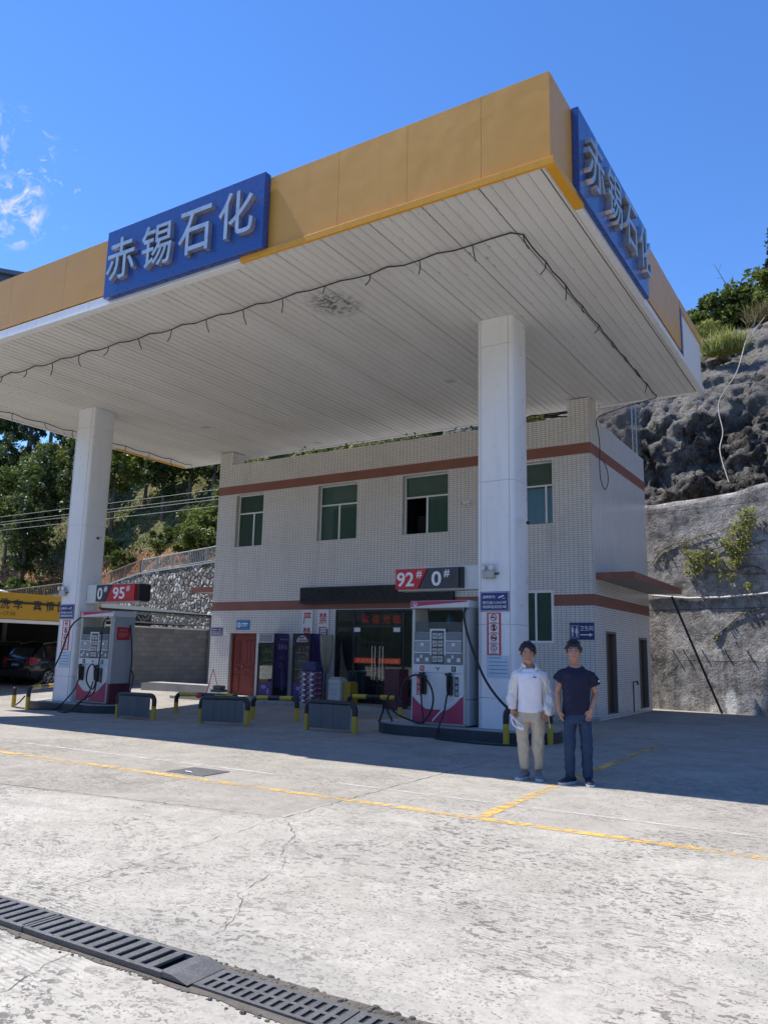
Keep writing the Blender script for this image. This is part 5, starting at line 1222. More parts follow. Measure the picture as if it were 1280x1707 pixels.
# ------------------------------------------------------------------ hillside on the left and behind
def fbm(x, y, z=0.0, o=4):
    return noise.fractal((x, y, z), 1.0, 2.0, o)
def wall_line(x): return 33.0 - 0.3*(max(x, -48)+36)
def wall_top(x):
    pts = [(-80, 3.7), (-60, 4.75), (-50.5, 5.25), (-44.5, 5.75), (-40.2, 6.2), (-31, 6.25), (-24, 6.3), (-10, 6.3)]
    for (a, za), (b, zb) in zip(pts, pts[1:]):
        if a <= x <= b: return za+(zb-za)*(x-a)/(b-a)
    return pts[0][1] if x < -80 else 6.3
def hill_z(x, y):
    d = y - wall_line(x) - 0.6
    base = wall_top(x) - 0.25
    if d <= 0: return base
    z = base + (0.25*min(d, 2.5) + 1.0*max(0, min(d-2.5, 24)) + 0.2*max(0, d-26.5))*max(0, min(1, (-11-x)/16))
    return z + 1.2*fbm(x*.09, y*.09, 3)*min(1, d/6) + 0.5*fbm(x*.35, y*.35, 1)*min(1, d/3)
h = MB(); xs = axis(-140, -11, 1.6); ds = [0, .4, .8, 1.3, 2, 2.8] + axis(3.6, 40, 1.1) + [45, 55, 75, 110]
V = [[h.bm.verts.new((x, wall_line(x)+0.6+d, hill_z(x, wall_line(x)+0.6+d))) for x in xs] for d in ds]
for j in range(len(ds)-1):
    for i in range(len(xs)-1): h._f([V[j][i], V[j][i+1], V[j+1][i+1], V[j+1][i]])
tag(h.build('hillside', M_SOIL, smooth='all'), kind='structure')
# unseen hills added behind the viewer and to the right, to block low sky
M_FAR = NT('unseen_wooded_hill'); _p = M_FAR.pos(); M_FAR.set(color=M_FAR.ramp(M_FAR.noise(_p, .12, 8, .7), (.3, (.018, .03, .012)), (.55, (.05, .07, .028)), (.75, (.09, .10, .05))), rough=.95, spec=.1, normal=M_FAR.bump(M_FAR.noise(_p, .35, 6, .7), 1.0, 2.0)); M_FAR = M_FAR.m
r = MB(); rings = []
for rr, hh in ((58, -0.5), (66, 6), (78, 15), (95, 25), (120, 33), (170, 36)):
    ring = []
    for k in range(97):
        a = R_(65 - k*2.52)                       # from the right, round behind the camera, to the left
        q = hh*(0.8+0.45*fbm(math.cos(a)*2.2, math.sin(a)*2.2, 5)) if hh > 0 else hh
        ring.append(r.bm.verts.new((-8+rr*math.cos(a), 4+rr*math.sin(a), q+(1.5*fbm(rr*.1, k*.35, 2) if hh > 0 else 0))))
    rings.append(ring)
for A, B in zip(rings, rings[1:]):
    for k in range(96): r._f([A[k], A[k+1], B[k+1], B[k]])
tag(r.build('unseen_hills', M_FAR, smooth='all'), kind='structure')

# rubble retaining wall and its railing
sw = thing('stone_retaining_wall', 'rubble stone retaining wall under the hillside railing', 'retaining wall', (-45, wall_line(-45), 0))
m = MB(); xs = axis(-80, -12, .8); n = len(xs)
def disp(x, z): return 0.05*noise.noise((x*2.1, z*2.1, 4)) + 0.035*noise.noise((x*5, z*5, 9))
zs = [i/9 for i in range(10)]
xs2 = axis(-62, -24, .22)
V = [[m.bm.verts.new((x, wall_line(x)+.25*t+disp(x, t*6), -.1+(wall_top(x)+.1)*t)) for x in xs2] for t in [i/24 for i in range(25)]]
for j in range(24):
    for i in range(len(xs2)-1): m._f([V[j][i], V[j][i+1], V[j+1][i+1], V[j+1][i]])
top = V[-1]; bk = [m.bm.verts.new((v.co.x, wall_line(v.co.x)+.75, v.co.z)) for v in top]
for i in range(len(top)-1): m._f([top[i], top[i+1], bk[i+1], bk[i]])
m.build('masonry', M_STONE, sw)
cp = MB()
for a, b in zip(axis(-62, -24, 2), axis(-62, -24, 2)[1:]):
    cp.prism([(a, wall_top(a)), (b, wall_top(b)), (b, wall_top(b)+.08), (a, wall_top(a)+.08)], lambda u, v, d: (u, wall_line(u)+d, v), .2, .6)
cp.build('coping', M_CONTRIM, sw)
M_RAIL = plain('grey_green_railing', (.33, .34, .31), .5, var=.15, dirt=.4); M_RAILR = plain('rusty_railing', (.22, .145, .095), .6, var=.2, dirt=.5)
def railing(label, x0, x1, mt, hh=.85):
    t = thing('metal_railing', label, 'railing', (x0, wall_line(x0)+.4, wall_top(x0)+.08), group='metal railings on the stone wall')
    y = lambda x: wall_line(x)+.4; z = lambda x: wall_top(x)+.08
    n = max(1, round((x1-x0)/2.1))
    MB().tube([(x, y(x), z(x)+hh) for x in axis(x0, x1, 1)], .04, 6).build('top_rail', mt, t); MB().tube([(x, y(x), z(x)+.1) for x in axis(x0, x1, 1)], .025, 6).build('bottom_rail', mt, t)
    for i in range(n+1):
        x = x0+(x1-x0)*i/n; MB().box(x-.04, x+.04, y(x)-.04, y(x)+.04, z(x), z(x)+hh+.03).build('post', mt, t)
    for i in range(n):
        m = MB()
        for k in range(1, 10):
            x = x0+(x1-x0)*(i+k/10)/n; m.box(x-.02, x+.02, y(x)-.015, y(x)+.015, z(x)+.12, z(x)+hh-.05)
        m.build('baluster_panel', mt, t)
railing('rusty brown stretch of railing climbing the ramp, left of the left column', -62, -40.2, M_RAILR)
railing('grey green level railing on the stone wall, between the left column and the building', -39.9, -26, M_RAIL)
mb_ = MB(); mb_.ball((-62.0, 38.7, hill_z(-62, 38.7)+.9), 2.6, .9, .6, 14, 8)
for v in mb_.bm.verts: v.co += Vector((0, 0, .3*noise.noise(v.co*.9)))
tag(mb_.build('tarpaulin_heap', plain('pale_tarpaulin', (.55, .56, .55), .6, var=.2)), 'pale tarpaulin heap on the soil bank at the left edge of the photo', 'tarpaulin')

# car wash shed with its yellow sign
sd = thing('car_wash_shed', 'open roofed car wash shed behind the left pump', 'shed', (-29.5, 19, 0))
M_ROOFG = plain('dark_green_roof', (.022, .032, .03), .7, var=.2); M_TRUSS = plain('grey_truss', (.30, .32, .31), .5)
MB().prism([(-26.3, 3.02), (-26.3, 3.10), (-33.4, 3.75), (-33.4, 3.67)], lambda u, v, d: (u, d, v), 8, 27.6).build('roof', M_ROOFG, sd)
MB().box(-33.3, -33.22, 20.0, 27.6, 0, 3.62).build('shade_panel', plain('dark_shade_sheet', (.03, .034, .034), .7), sd)  # added dark sheet, stands in for the shade under the shed roof
for yy in (9, 15, 21.2, 27.3): MB().box(-26.6, -26.45, yy-.07, yy+.07, 0, 3.0).build('post', M_TRUSS, sd)
for yy in (9, 15, 21.2, 27.3): MB().box(-33.2, -33.05, yy-.07, yy+.07, 0, 3.6).build('post', M_TRUSS, sd)
tm = MB(); tm.tube([(-26.52, 8, 2.98), (-26.52, 27.6, 2.98)], .04, 6); tm.tube([(-26.52, 8, 2.62), (-26.52, 27.6, 2.62)], .035, 6)
for k in range(24):
    y0 = 8+k*.8; tm.tube([(-26.52, y0, 2.62), (-26.52, y0+.4, 2.98), (-26.52, y0+.8, 2.62)], .02, 5)
tm.build('truss', M_TRUSS, sd)
for yy in axis(9, 27, 1.5): MB().tube([(-26.6, yy, 2.62), (-33, yy, 2.72)], .03, 5).build('cross_beam', M_TRUSS, sd)
MB().box(-26.44, -26.38, 8, 20.9, 2.33, 2.455, .005).build('white_beam', M_WTRIM, sd)
yg = MB().box(-26.42, -26.34, 8, 20.9, 2.47, 3.40, .005); ys = yg.build('sign_panel', plain('amber_sign', (.52, .29, .012), .45, var=.06), sd)
M_DKB = plain('black_print', (.02, .02, .025), .5)
m = MB()
for ch, yy in zip('\u6d17\u8f66', (16.78, 17.28)): add_text(m, ch, (-26.338, yy, 3.0), .36, .38, '+X', .004, bold=.02)
m.build('lettering', M_DKB, ys); m = MB()
for ch, yy in zip('\u771f\u60c5\u56de', (18.07, 18.59, 19.1)): add_text(m, ch, (-26.338, yy, 3.0), .36, .38, '+X', .004, bold=.02)
m.build('lettering', M_DKB, ys)
m = MB(); add_text(m, '\u201417:30', (-26.338, 16.85, 2.66), .72, .14, '+X', .004); m.build('opening_hours', M_DKB, ys)
bs = thing('stone_back_wall', 'low rubble stone wall at the back of the car wash shed', 'wall', (-34, 18, 0))
m = MB(); m.box(-34.4, -33.6, 4, 30, -.1, 3.4); m.build('masonry', M_STONE, bs)
gn = thing('green_screen', 'dark green screen hung at the back of the car wash shed', 'screen', (-33.2, 22.5, 0)); m = MB(); n = 20
for k in range(n): m.quad((-33.3+.05*math.sin(k*1.7), 21.5+k*.17, .3), (-33.3+.05*math.sin((k+1)*1.7), 21.5+(k+1)*.17, .3), (-33.3+.05*math.sin((k+1)*1.7), 21.5+(k+1)*.17, 2.4), (-33.3+.05*math.sin(k*1.7), 21.5+k*.17, 2.4))
m.build('cloth', plain('green_mesh_cloth', (.012, .07, .04), .8), gn)
gw = thing('grey_block_wall', 'plain grey block wall between the left pump and the tiled building', 'wall', (-26.8, 24.5, 0))
MB().box(-27.1, -26.75, 21.4, 31.5, -.05, 2.40).build('blockwork', M_BLOCK, gw); MB().box(-27.13, -26.72, 21.37, 31.5, 2.401, 2.47, .006).build('coping', M_WTRIM, gw)
kb = MB(); kb.prism([(-23.6, 0), (-23.6, .26), (-23.3, .30), (-19.4, .26), (-19.1, 0)], lambda u, v, d: (u, d+.08*(u+21), v), 21.0, 21.7)
tag(kb.build('low_concrete_kerb', M_CONTRIM), 'low concrete kerb on the sunlit ground in front of the grey block wall', 'kerb')

# cars
M_CARB = plain('black_car_paint', (.012, .013, .016), .25, var=.1, coat=.8); M_CARG = mat_glass('car_glass', (.08, .10, .12), .03, .35); M_TAIL = plain('red_tail_lamp', (.42, .02, .03), .25); M_TYRE = plain('tyre_rubber', (.018, .018, .018), .8); M_RIM = plain('alloy_rim', (.55, .56, .56), .3, metal=.6)
def car(label, loc, rz, paint, group):
    t = thing('parked_car', label, 'car', loc, rz, group); B = lambda m, n, mt, p=t, **k: m.build(n, mt, p, local=True, **k)
    W = .9
    # stations front to back: y, belt half width, z low, z belt
    prof = [(0.0, .80, .45, .90), (0.06, .87, .30, 1.02), (0.5, W, .24, 1.06), (1.6, W, .22, 1.06), (3.2, W, .22, 1.02), (4.1, .88, .24, .92), (4.5, .80, .30, .80), (4.62, .70, .40, .65)]
    rings = []
    for y, w_, zl, zb in prof:
        zm = (zl+zb)/2
        rings.append([(-w_*.94, y, zl), (-w_, y, zm-.08), (-w_, y, zm+.14), (-w_*.95, y, zb), (0, y, zb+.02), (w_*.95, y, zb), (w_, y, zm+.14), (w_, y, zm-.08), (w_*.94, y, zl), (0, y, zl-.02)])
    m = MB(); m.loft(rings); B(m, 'body', paint, smooth=True, sharp=50)
    rings = []
    for y, w_, z in ((.10, .80, 1.03), (.42, .74, 1.42), (.62, .70, 1.58), (1.2, .70, 1.66), (2.3, .70, 1.63), (2.75, .73, 1.45), (3.35, .80, 1.03)):
        rings.append([(-W*.93, y, 1.0), (-w_, y, z), (-w_*.6, y, z+.03), (w_*.6, y, z+.03), (w_, y, z), (W*.93, y, 1.0)])
    m = MB(); m.loft(rings); cab = B(m, 'cabin', paint, smooth=True, sharp=40)
    m = MB(); m.quad((-.66, .165, 1.10), (.66, .165, 1.10), (.58, .40, 1.44), (-.58, .40, 1.44)); rg = B(m, 'rear_window', M_CARG)
    for v in rg.data.vertices: v.co.y -= .02
    for s in (-1, 1):
        for a, b in ((.62, 1.5), (1.56, 2.6)):
            m = MB(); z0, z1 = 1.08, 1.52; k = lambda z: (W*.93+(.70-W*.93)*(z-1.0)/.62)+.012
            m.quad((s*k(z0), a-.12 if a < 1 else a, z0), (s*k(z0), b+(.25 if b > 2 else 0), z0), (s*k(z1), b-(.1 if b > 2 else 0), z1), (s*k(z1), a+.05, z1)); B(m, 'side_window', M_CARG)
        m = MB(); m.tube([(s*.70, .62, 1.62), (s*.69, 1.2, 1.71), (s*.69, 2.2, 1.69), (s*.71, 2.5, 1.60)], .02, 6); B(m, 'roof_rail', M_GALV)
        m = MB(); m.loft([[(s*.62, -.012, .84), (s*.62, .02, 1.06), (s*.86, .10, 1.10), (s*.915, .30, 1.06), (s*.92, .30, .88), (s*.89, .02, .80)][i] for i in range(6)] and [[(s*.60, -.015, .82), (s*.60, .01, 1.07), (s*.80, .03, 1.09), (s*.83, -.005, .80)], [(s*.60, .05, .82), (s*.60, .07, 1.07), (s*.905, .28, 1.08), (s*.925, .28, .84)]]); B(m, 'tail_lamp', M_TAIL)
        for y in (.85, 3.65):
            m = MB(); n = 24; R = .345
            m.tube([(s*(W-.17), y, R), (s*(W-.15), y, R), (s*(W+.005), y, R), (s*(W+.02), y, R)], [R-.02, R, R, R-.03], n); wh = B(m, 'wheel', M_TYRE)
            m = MB(); xo = s*(W+.021); m.tube([(xo+(s*.001), y+.215*math.cos(a), R+.215*math.sin(a)) for a in [2*math.pi*i/20 for i in range(20)]], .018, 6, closed=True)
            for q in range(7):
                a = 2*math.pi*q/7; m.tube([(xo, y, R), (xo, y+.20*math.cos(a), R+.20*math.sin(a))], [.035, .022], 6)
            B(m, 'rim', M_RIM, wh)
    m = MB(); m.box(-.24, .24, -.028, -.012, .74, .87); pl_ = B(m, 'number_plate', plain('blue_number_plate', (.02, .10, .32), .4)); m = MB()
    for k in range(6): m.box(-.2+k*.07, -.2+k*.07+.04, -.030, -.0285, .77, .84)
    B(m, 'plate_mark', M_WHITE, pl_)
    m = MB(); m.box(-.84, .84, -.06, .0, .36, .60, .03, 2); B(m, 'rear_bumper', plain('dark_bumper', (.02, .02, .022), .5)); m = MB(); m.box(-.5, .5, -.02, .0, .98, 1.01); B(m, 'tailgate_trim', M_GALV)
    return t
car('black estate car with a blue number plate parked in the car wash shed', (-28.8, 19.05, 0), 0.05, M_CARB, 'cars in the car wash shed')
car('dark grey car at the left edge of the photo, beside the black estate car', (-32.0, 18.6, 0), 0.0, plain('dark_grey_car_paint', (.05, .052, .055), .3, coat=.7), 'cars in the car wash shed')

# power lines
for k, (dz, ds_) in enumerate(((0, 0), (.30, .1), (.40, .05), (.72, .15))):
    pts = [(-75+i*2.5, 30+k*.25, 9.85-dz+.0000+(.0135*(i-11)**2*.06)) for i in range(24)]
    tag(MB().tube(pts, .015, 5).build('power_line', plain('pale_cable_sheath', (.26, .27, .25), .5)), f'{("topmost", "second", "third", "lowest")[k]} of the four pale cables strung before the wooded hillside', 'cable', 'cables before the hillside')

# ------------------------------------------------------------------ rock face and old wall on the right
ow = thing('concrete_cliff_wall', 'tall stained concrete wall at the foot of the rock face, right of the building', 'retaining wall', (-3, 25.5, 0))
def owy(x): return 26-.25*(x+6.4)
def owtop(x): return 6.45 + .06*noise.noise((x*1.3, 3, 0)) + (.12*max(0, min(6, x+4.2)))
m = MB(); xs = axis(-12, 22, .18); nz = 36
def od(x, z):
    v = .05*noise.noise((x*.9, z*.9, 2)) + .03*noise.noise((x*2.6, z*2.6, 7)) + .015*noise.noise((x*6, z*6, 1))
    return v + (-.04 if z < 1.8 else 0)
V = [[m.bm.verts.new((x, owy(x)+od(x, owtop(x)*j/nz), owtop(x)*j/nz)) for x in xs] for j in range(nz+1)]
for j in range(nz):
    for i in range(len(xs)-1): m._f([V[j][i], V[j][i+1], V[j+1][i+1], V[j+1][i]])
tb_ = [m.bm.verts.new((v.co.x, v.co.y+1.2, v.co.z+.05)) for v in V[-1]]
for i in range(len(xs)-1): m._f([V[-1][i], V[-1][i+1], tb_[i+1], tb_[i]])
m.build('wall_face', M_OLDW, ow, smooth='all')
for x in (-6.35, -5.56, -5.23, -4.66, -4.0, -3.37, -2.6):
    MB().cyl((x, owy(x)+.1, 1.83), (x-.01, owy(x)-.13, 1.82), .022, 8).build('weep_pipe', M_PIPE, ow)
MB().tube([(x, owy(x)-.05, z) for x, z in ((-6.4, 3.55), (-5.72, 3.46), (-4.98, 3.38), (-3.92, 3.37), (-2.75, 3.44), (-1, 3.5), (4, 3.7))], .035, 8).build('wall_pipe', plain('pale_pipe', (.58, .58, .56), .5, dirt=.2), ow)
tag(MB().tube([(-5.35, 25.0, 3.40), (-4.13, 25.2, .0)], .035, 8).build('leaning_pole', plain('dark_green_pole', (.015, .022, .018), .5)), 'dark pole leaning from the side ledge down to the foot of the concrete wall', 'pole')
rk = MB(); xs = axis(-16, 16, .115); prof = [(0, 26.9, 6.35), (.06, 27.3, 6.6), (.42, 30.0, 12.0), (.50, 31.6, 12.9), (.58, 33.0, 14.0), (.95, 40.5, 17.6), (1.0, 43.0, 18.6)]
nu = 130; V = []
for j in range(nu+1):
    u = j/nu; k = max(i for i in range(len(prof)-1) if prof[i][0] <= u)
    (a, ya, za), (b, yb_, zb) = prof[k], prof[k+1]; q = (u-a)/(b-a); y, z = ya+(yb_-ya)*q, za+(zb-za)*q
    row = []
    for x in xs:
        steep = 1.0 if u < .24 else .38 if u > .36 else 1.0-.62*(u-.24)/.12
        n1 = noise.fractal((x*.22, z*.30, y*.1), .9, 2, 4); n2 = abs(noise.noise((x*.75+.8*noise.noise((x*.4, z*.4, 1)), z*.8+.8*noise.noise((x*.4, z*.4, 11)), 5))); n3 = noise.fractal((x*1.3, z*1.3, 8), .9, 2, 3)
        fc_ = 0.0
        for fs, fa in ((.55, .62), (1.3, .30)):
            q_ = Vector((x*fs+.35*n3, z*fs*1.25, 3.3)); c_ = noise.voronoi(q_)[1][0]; e_ = q_-c_
            fc_ += fa*(noise.noise(c_*5.1) + .9*noise.noise(c_*3.7+Vector((9, 0, 0)))*e_.x + .9*noise.noise(c_*4.3+Vector((0, 7, 0)))*e_.y)
        o = steep*(1.0*n1 - .15*n2 + .30*n3 + 1.5*fc_ + .25*(abs(noise.noise((x*1.9+n1, z*1.9, 3)))-.25) + .22*noise.noise((x*3.6, z*3.6, 6)) + .16*noise.noise((x*7, z*7, 6))); up = .10*(x+5) if u > .42 else 0
        e = min(1, u/.08)
        row.append(rk.bm.verts.new((x+.25*n3*e*steep, y-.12*(x+6)*.6-o*e-.1, z+.35*o*e*.4+up*max(0, min(1, (u-.42)/.2)) + .2*n1)))
    V.append(row)
for j in range(nu):
    for i in range(len(xs)-1): rk._f([V[j][i], V[j][i+1], V[j+1][i+1], V[j+1][i]])
tag(rk.build('rock_face', M_ROCK, smooth='all'), kind='structure')
tl_ = MB(); V = []
for j in range(12):
    V.append([tl_.bm.verts.new((x, 42.4+j*4-.07*(x+6), 18.0+.10*(x+5)-j*.5+.3*fbm(x*.2, j*.5))) for x in axis(-40, 40, 2)])
for j in range(11):
    for i in range(len(V[0])-1): tl_._f([V[j][i], V[j][i+1], V[j+1][i+1], V[j+1][i]])
tag(tl_.build('hilltop', M_SOIL, smooth='all'), kind='structure')
M_ROOT = plain('pale_root', (.42, .38, .31), .8, var=.2)
for k, (lab, pts) in enumerate((('long pale cable hanging down the dark rock face', [(-3.45, 30.2, 13.1), (-3.7, 29.2, 11.6), (-4.25, 28.6, 10.4), (-4.1, 28.1, 9.2), (-4.15, 27.6, 8.4), (-3.85, 27.0, 7.2)]), ('short pale cable on the rock, upper right', [(-2.9, 31.5, 14.4), (-3.3, 31.3, 13.8), (-3.45, 30.9, 13.3)]))):
    tag(MB().tube(bez(pts, 6), .017, 6).build('rock_cable', M_ROOT), lab, 'cable')
# mast and netting on the roof edge
ms_ = thing('net_mast', 'grey lattice mast standing at the rear corner of the tiled building roof', 'mast', (-6.2, 24.7, 7.72))
m = MB()
for dx in (-.06, .06): m.tube([(-6.2+dx, 24.7, 7.0), (-6.2+dx, 24.7, 9.75)], .022, 6)
for k in range(8): m.tube([(-6.26, 24.7, 7.2+k*.32), (-6.14, 24.7, 7.36+k*.32), (-6.26, 24.7, 7.52+k*.32)], .010, 5)
m.build('lattice', M_GALV, ms_); MB().ball((-6.05, 24.68, 9.55), .07, .07, .06).build('insulator', M_BLACK, ms_)
nt = MB()
for k in range(30):
    z = 7.78+k*.052; nt.tube([(-5.99, 20.2, z), (-6.02, 24.6, z+.02)], .0035, 3)
for k in range(48):
    y = 20.2+k*.093; nt.tube([(-6.0, y, 7.75), (-6.0, y+.02, 9.35-.9*max(0, 1-(y-20.2)/1.5))], .0035, 3)
tag(nt.build('wire_net', plain('dark_wire', (.10, .10, .10), .5)), 'dark wire netting along the right edge of the tiled building roof', 'netting')

# ------------------------------------------------------------------ foliage
L_DARK = mat_leaf('dark_leaf', (.020, .038, .010), (.048, .080, .018), (.095, .13, .03)); L_MID = mat_leaf('mid_leaf', (.034, .062, .013), (.080, .125, .024), (.16, .20, .04))
L_LITE = mat_leaf('bright_leaf', (.075, .11, .02), (.145, .19, .035), (.24, .28, .06)); L_YEL = mat_leaf('yellow_green_leaf', (.20, .22, .045), (.32, .345, .09), (.46, .46, .17)); L_BLUE = mat_leaf('blue_green_leaf', (.025, .05, .028), (.05, .085, .05), (.09, .12, .07)); L_DRY = mat_leaf('dry_grass_leaf', (.10, .09, .035), (.19, .165, .07), (.30, .26, .14))
def leaf(m, c, s, rnd, up=.4):
    n = Vector((rnd.gauss(0, 1), rnd.gauss(0, 1), rnd.gauss(0, 1)+up)).normalized(); u = n.orthogonal().normalized(); u.rotate(Matrix.Rotation(rnd.uniform(0, 6.28), 3, n)); v = n.cross(u); a, b = s*rnd.uniform(.7, 1.3), s*rnd.uniform(.35, .6)
    m._f([m.bm.verts.new(c-u*a), m.bm.verts.new(c-v*b+u*a*.1), m.bm.verts.new(c+u*a+n*s*.1), m.bm.verts.new(c+v*b+u*a*.1)])
def tree_mesh(seed, H, cw, ch, cz, nc, nl, ls, mt, trunk=True, cone=0.0):
    rnd = random.Random(seed); root = bpy.data.objects.new('tree', None); COL.objects.link(root); ORG[root.name] = Vector((0, 0, 0))
    m = MB(); tops = []
    for k in range(nc):
        while True:
            p = Vector((rnd.uniform(-1, 1), rnd.uniform(-1, 1), rnd.uniform(-1, 1)))
            if .25 < p.length < 1: break
        f = 1-cone*(p.z*.5+.5); c = Vector((p.x*cw*f, p.y*cw*f, cz+p.z*ch)); tops.append(c); R = rnd.uniform(.5, 1.1)*cw*.36
        for i in range(int(nl*rnd.uniform(.5, 1.4))):
            d = Vector((rnd.gauss(0, 1), rnd.gauss(0, 1), rnd.gauss(0, .75))).normalized()*R*(rnd.random()**.4)
            leaf(m, c+d, ls, rnd)
    m.build('crown', mt, root, local=True)
    if trunk:
        m = MB(); b = Vector((rnd.uniform(-.3, .3), rnd.uniform(-.3, .3), cz)); r0_ = H*.019
        m.tube([(0, 0, -.6), (b.x*.3, b.y*.4, cz*.35), (b.x*.8, b.y*.7, cz*.7), b, b+Vector((0, 0, ch*.6))], [r0_*1.3, r0_, r0_*.85, r0_*.6, r0_*.15], 7)
        for c in tops[:7]: 
            s_ = Vector((b.x*.8, b.y*.7, cz*.72+rnd.uniform(-.1, .2)*ch)); mid = (s_+c)/2+Vector((0, 0, .2)); m.tube([s_, mid, c], [r0_*.45, r0_*.28, r0_*.08], 5)
        m.build('trunk', M_BARK, root, local=True)
    return root
P_BROAD = tree_mesh(1, 8, 2.6, 2.4, 5.4, 42, 85, .20, L_MID); P_DARK = tree_mesh(2, 9, 2.3, 3.3, 5.6, 46, 85, .19, L_DARK, cone=.45); P_TALL = tree_mesh(3, 10, 1.7, 3.8, 6.6, 40, 75, .17, L_BLUE, cone=.6); P_LITE = tree_mesh(4, 8, 2.7, 2.0, 5.6, 38, 80, .21, L_LITE)
P_BUSH = tree_mesh(5, 2.5, 1.3, 1.0, 1.1, 24, 75, .15, L_LITE); P_BUSHD = tree_mesh(6, 2.5, 1.4, 1.1, 1.1, 24, 75, .16, L_MID); P_SHRUBY = tree_mesh(7, 2, 1.0, .9, .9, 22, 70, .13, L_YEL)
used = set()
def plant(proto, name, loc, sc, rz, label, cat, group):
    if proto.name not in used:
        used.add(proto.name); o = proto; o.location = loc; o.rotation_euler = (0, 0, rz); o.scale = (sc,)*3
    else: o = copy_tree(proto, loc, rz, scale=sc)
    o.name = name; tag(o, label, cat, group); return o
rt = random.Random(11)
LB = {'d': (P_DARK, 'dark green tree'), 'b': (P_BROAD, 'mid green broad crowned tree'), 't': (P_TALL, 'tall narrow blue green tree'), 'l': (P_LITE, 'bright green leafy tree')}
# (ratio X/Y seen from the viewer, distance Y, kind, scale)
TREES = [(-1.66, 41, 'd', 1.0), (-1.52, 40.5, 'd', .95), (-1.40, 41, 'b', .9), (-1.60, 44, 'b', 1.0), (-1.46, 44.5, 'd', 1.1), (-1.33, 45, 'd', 1.05), (-1.70, 47, 'l', .9), (-1.54, 48, 'b', 1.0), (-1.38, 48.5, 't', 1.0), (-1.62, 51.5, 'd', 1.05), (-1.47, 52, 'l', .9), (-1.30, 51, 'b', 1.15),
         (-1.55, 56, 't', 1.1), (-1.40, 56, 'd', 1.1), (-1.70, 56, 'b', 1.05), (-1.63, 61, 'd', 1.15), (-1.48, 61, 't', 1.2), (-1.33, 60, 'b', 1.1), (-1.70, 65, 't', 1.2), (-1.55, 66, 'd', 1.2),
         (-1.24, 46.5, 'l', 1.15), (-1.17, 47.5, 'l', 1.05), (-1.10, 46.5, 'd', 1.0), (-1.04, 47.5, 'b', 1.05), (-.98, 46.5, 'd', 1.0), (-.92, 47.5, 'l', 1.0), (-1.22, 54, 'd', 1.15), (-1.12, 54, 't', 1.1), (-1.02, 55, 'd', 1.15), (-.92, 54, 'b', 1.1), (-.84, 50, 'd', 1.0), (-1.2, 61, 't', 1.2), (-1.05, 62, 'd', 1.2), (-.9, 62, 't', 1.2),
         (-.76, 46, 'b', .9), (-.68, 44, 'd', .9), (-.58, 43, 'l', .85), (-.5, 41, 'b', .85)]
rown = lambda y: 'lowest row' if y < 43 else 'second row' if y < 46 else 'third row' if y < 50 else 'upper rows' if y < 58 else 'crest'
def place_word(r): return 'left of the left column' if r < -1.42 else 'behind the left column' if r < -1.28 else 'between the left column and the tiled building' if r < -.96 else 'behind the tiled building'
for i, (r_x, yy, k, s) in enumerate(TREES):
    x, y = r_x*yy, yy+rt.uniform(-.5, .5); pr_, nm = LB[k]
    plant(pr_, 'hillside_tree', (x, y, hill_z(x, y)-.2), s*rt.uniform(.92, 1.08), rt.uniform(0, 6.28), f'{nm}, hillside {rown(yy)}, {place_word(r_x)}', 'tree', 'trees on the wooded hillside')
BUS = [(-1.30, 38.2, 'y', .8), (-1.16, 39.2, 'b', 1.1), (-1.13, 40.5, 'd', 1.0), (-1.02, 37.8, 'b', 1.2), (-.99, 39.6, 'b', 1.2), (-1.04, 41.5, 'd', 1.0), (-1.22, 41.5, 'd', .8), (-1.62, 39.3, 'b', .9), (-1.55, 39.4, 'd', 1.1), (-1.46, 39.2, 'd', .9), (-1.10, 42.3, 'd', .9), (-1.25, 43.3, 'd', .8), (-.95, 41, 'b', 1.2)]
for r_x, yy, k, s in BUS:
    pr_, nm = {'y': (P_SHRUBY, 'yellow green shrub'), 'b': (P_BUSH, 'bright green bush'), 'd': (P_BUSHD, 'mid green bush')}[k]; x = r_x*yy
    w_ = 'just above the railing' if yy < 39 else 'part way up the slope' if yy < 41 else 'under the tree trunks'
    plant(pr_, 'hillside_bush', (x, yy, hill_z(x, yy)-.1), s, rt.uniform(0, 6.28), f'{nm} {w_}, {place_word(r_x)}', 'bush', 'bushes on the hillside')
# hilltop above the rock, right
TOP = [(-7.9, 42.6, 'd', .9), (-7.0, 42.2, 'b', 1.0), (-6.1, 42.6, 'd', 1.1), (-5.5, 41.9, 'b', .9), (-4.8, 42.3, 'y', 1.1), (-4.1, 42.6, 'd', 1.2), (-3.4, 41.8, 'b', 1.2), (-2.7, 42.4, 'd', 1.2), (-2.0, 42, 'b', 1.3), (-1.2, 42.5, 'd', 1.3), (-6.5, 41.2, 'y', .7), (-3.2, 41.0, 'y', .8), (-9, 42.5, 'b', 1.0)]
for i, (x, y, k, s) in enumerate(TOP):
    pr_, nm = {'y': (P_SHRUBY, 'yellow green shrub'), 'b': (P_BUSH, 'bright green bush'), 'd': (P_BUSHD, 'mid green bush')}[k]
    w_ = 'nearest the canopy corner' if x < -6.8 else 'in the middle of the row' if x < -4.4 else 'towards the right edge of the photo'
    plant(pr_, 'clifftop_bush', (x, y, 18.0+.10*(x+5)+(-.3 if y < 41.5 else .2)), s, rt.uniform(0, 6.28), f'{nm} on top of the rock face, {w_}', 'bush', 'bushes along the top of the rock face')
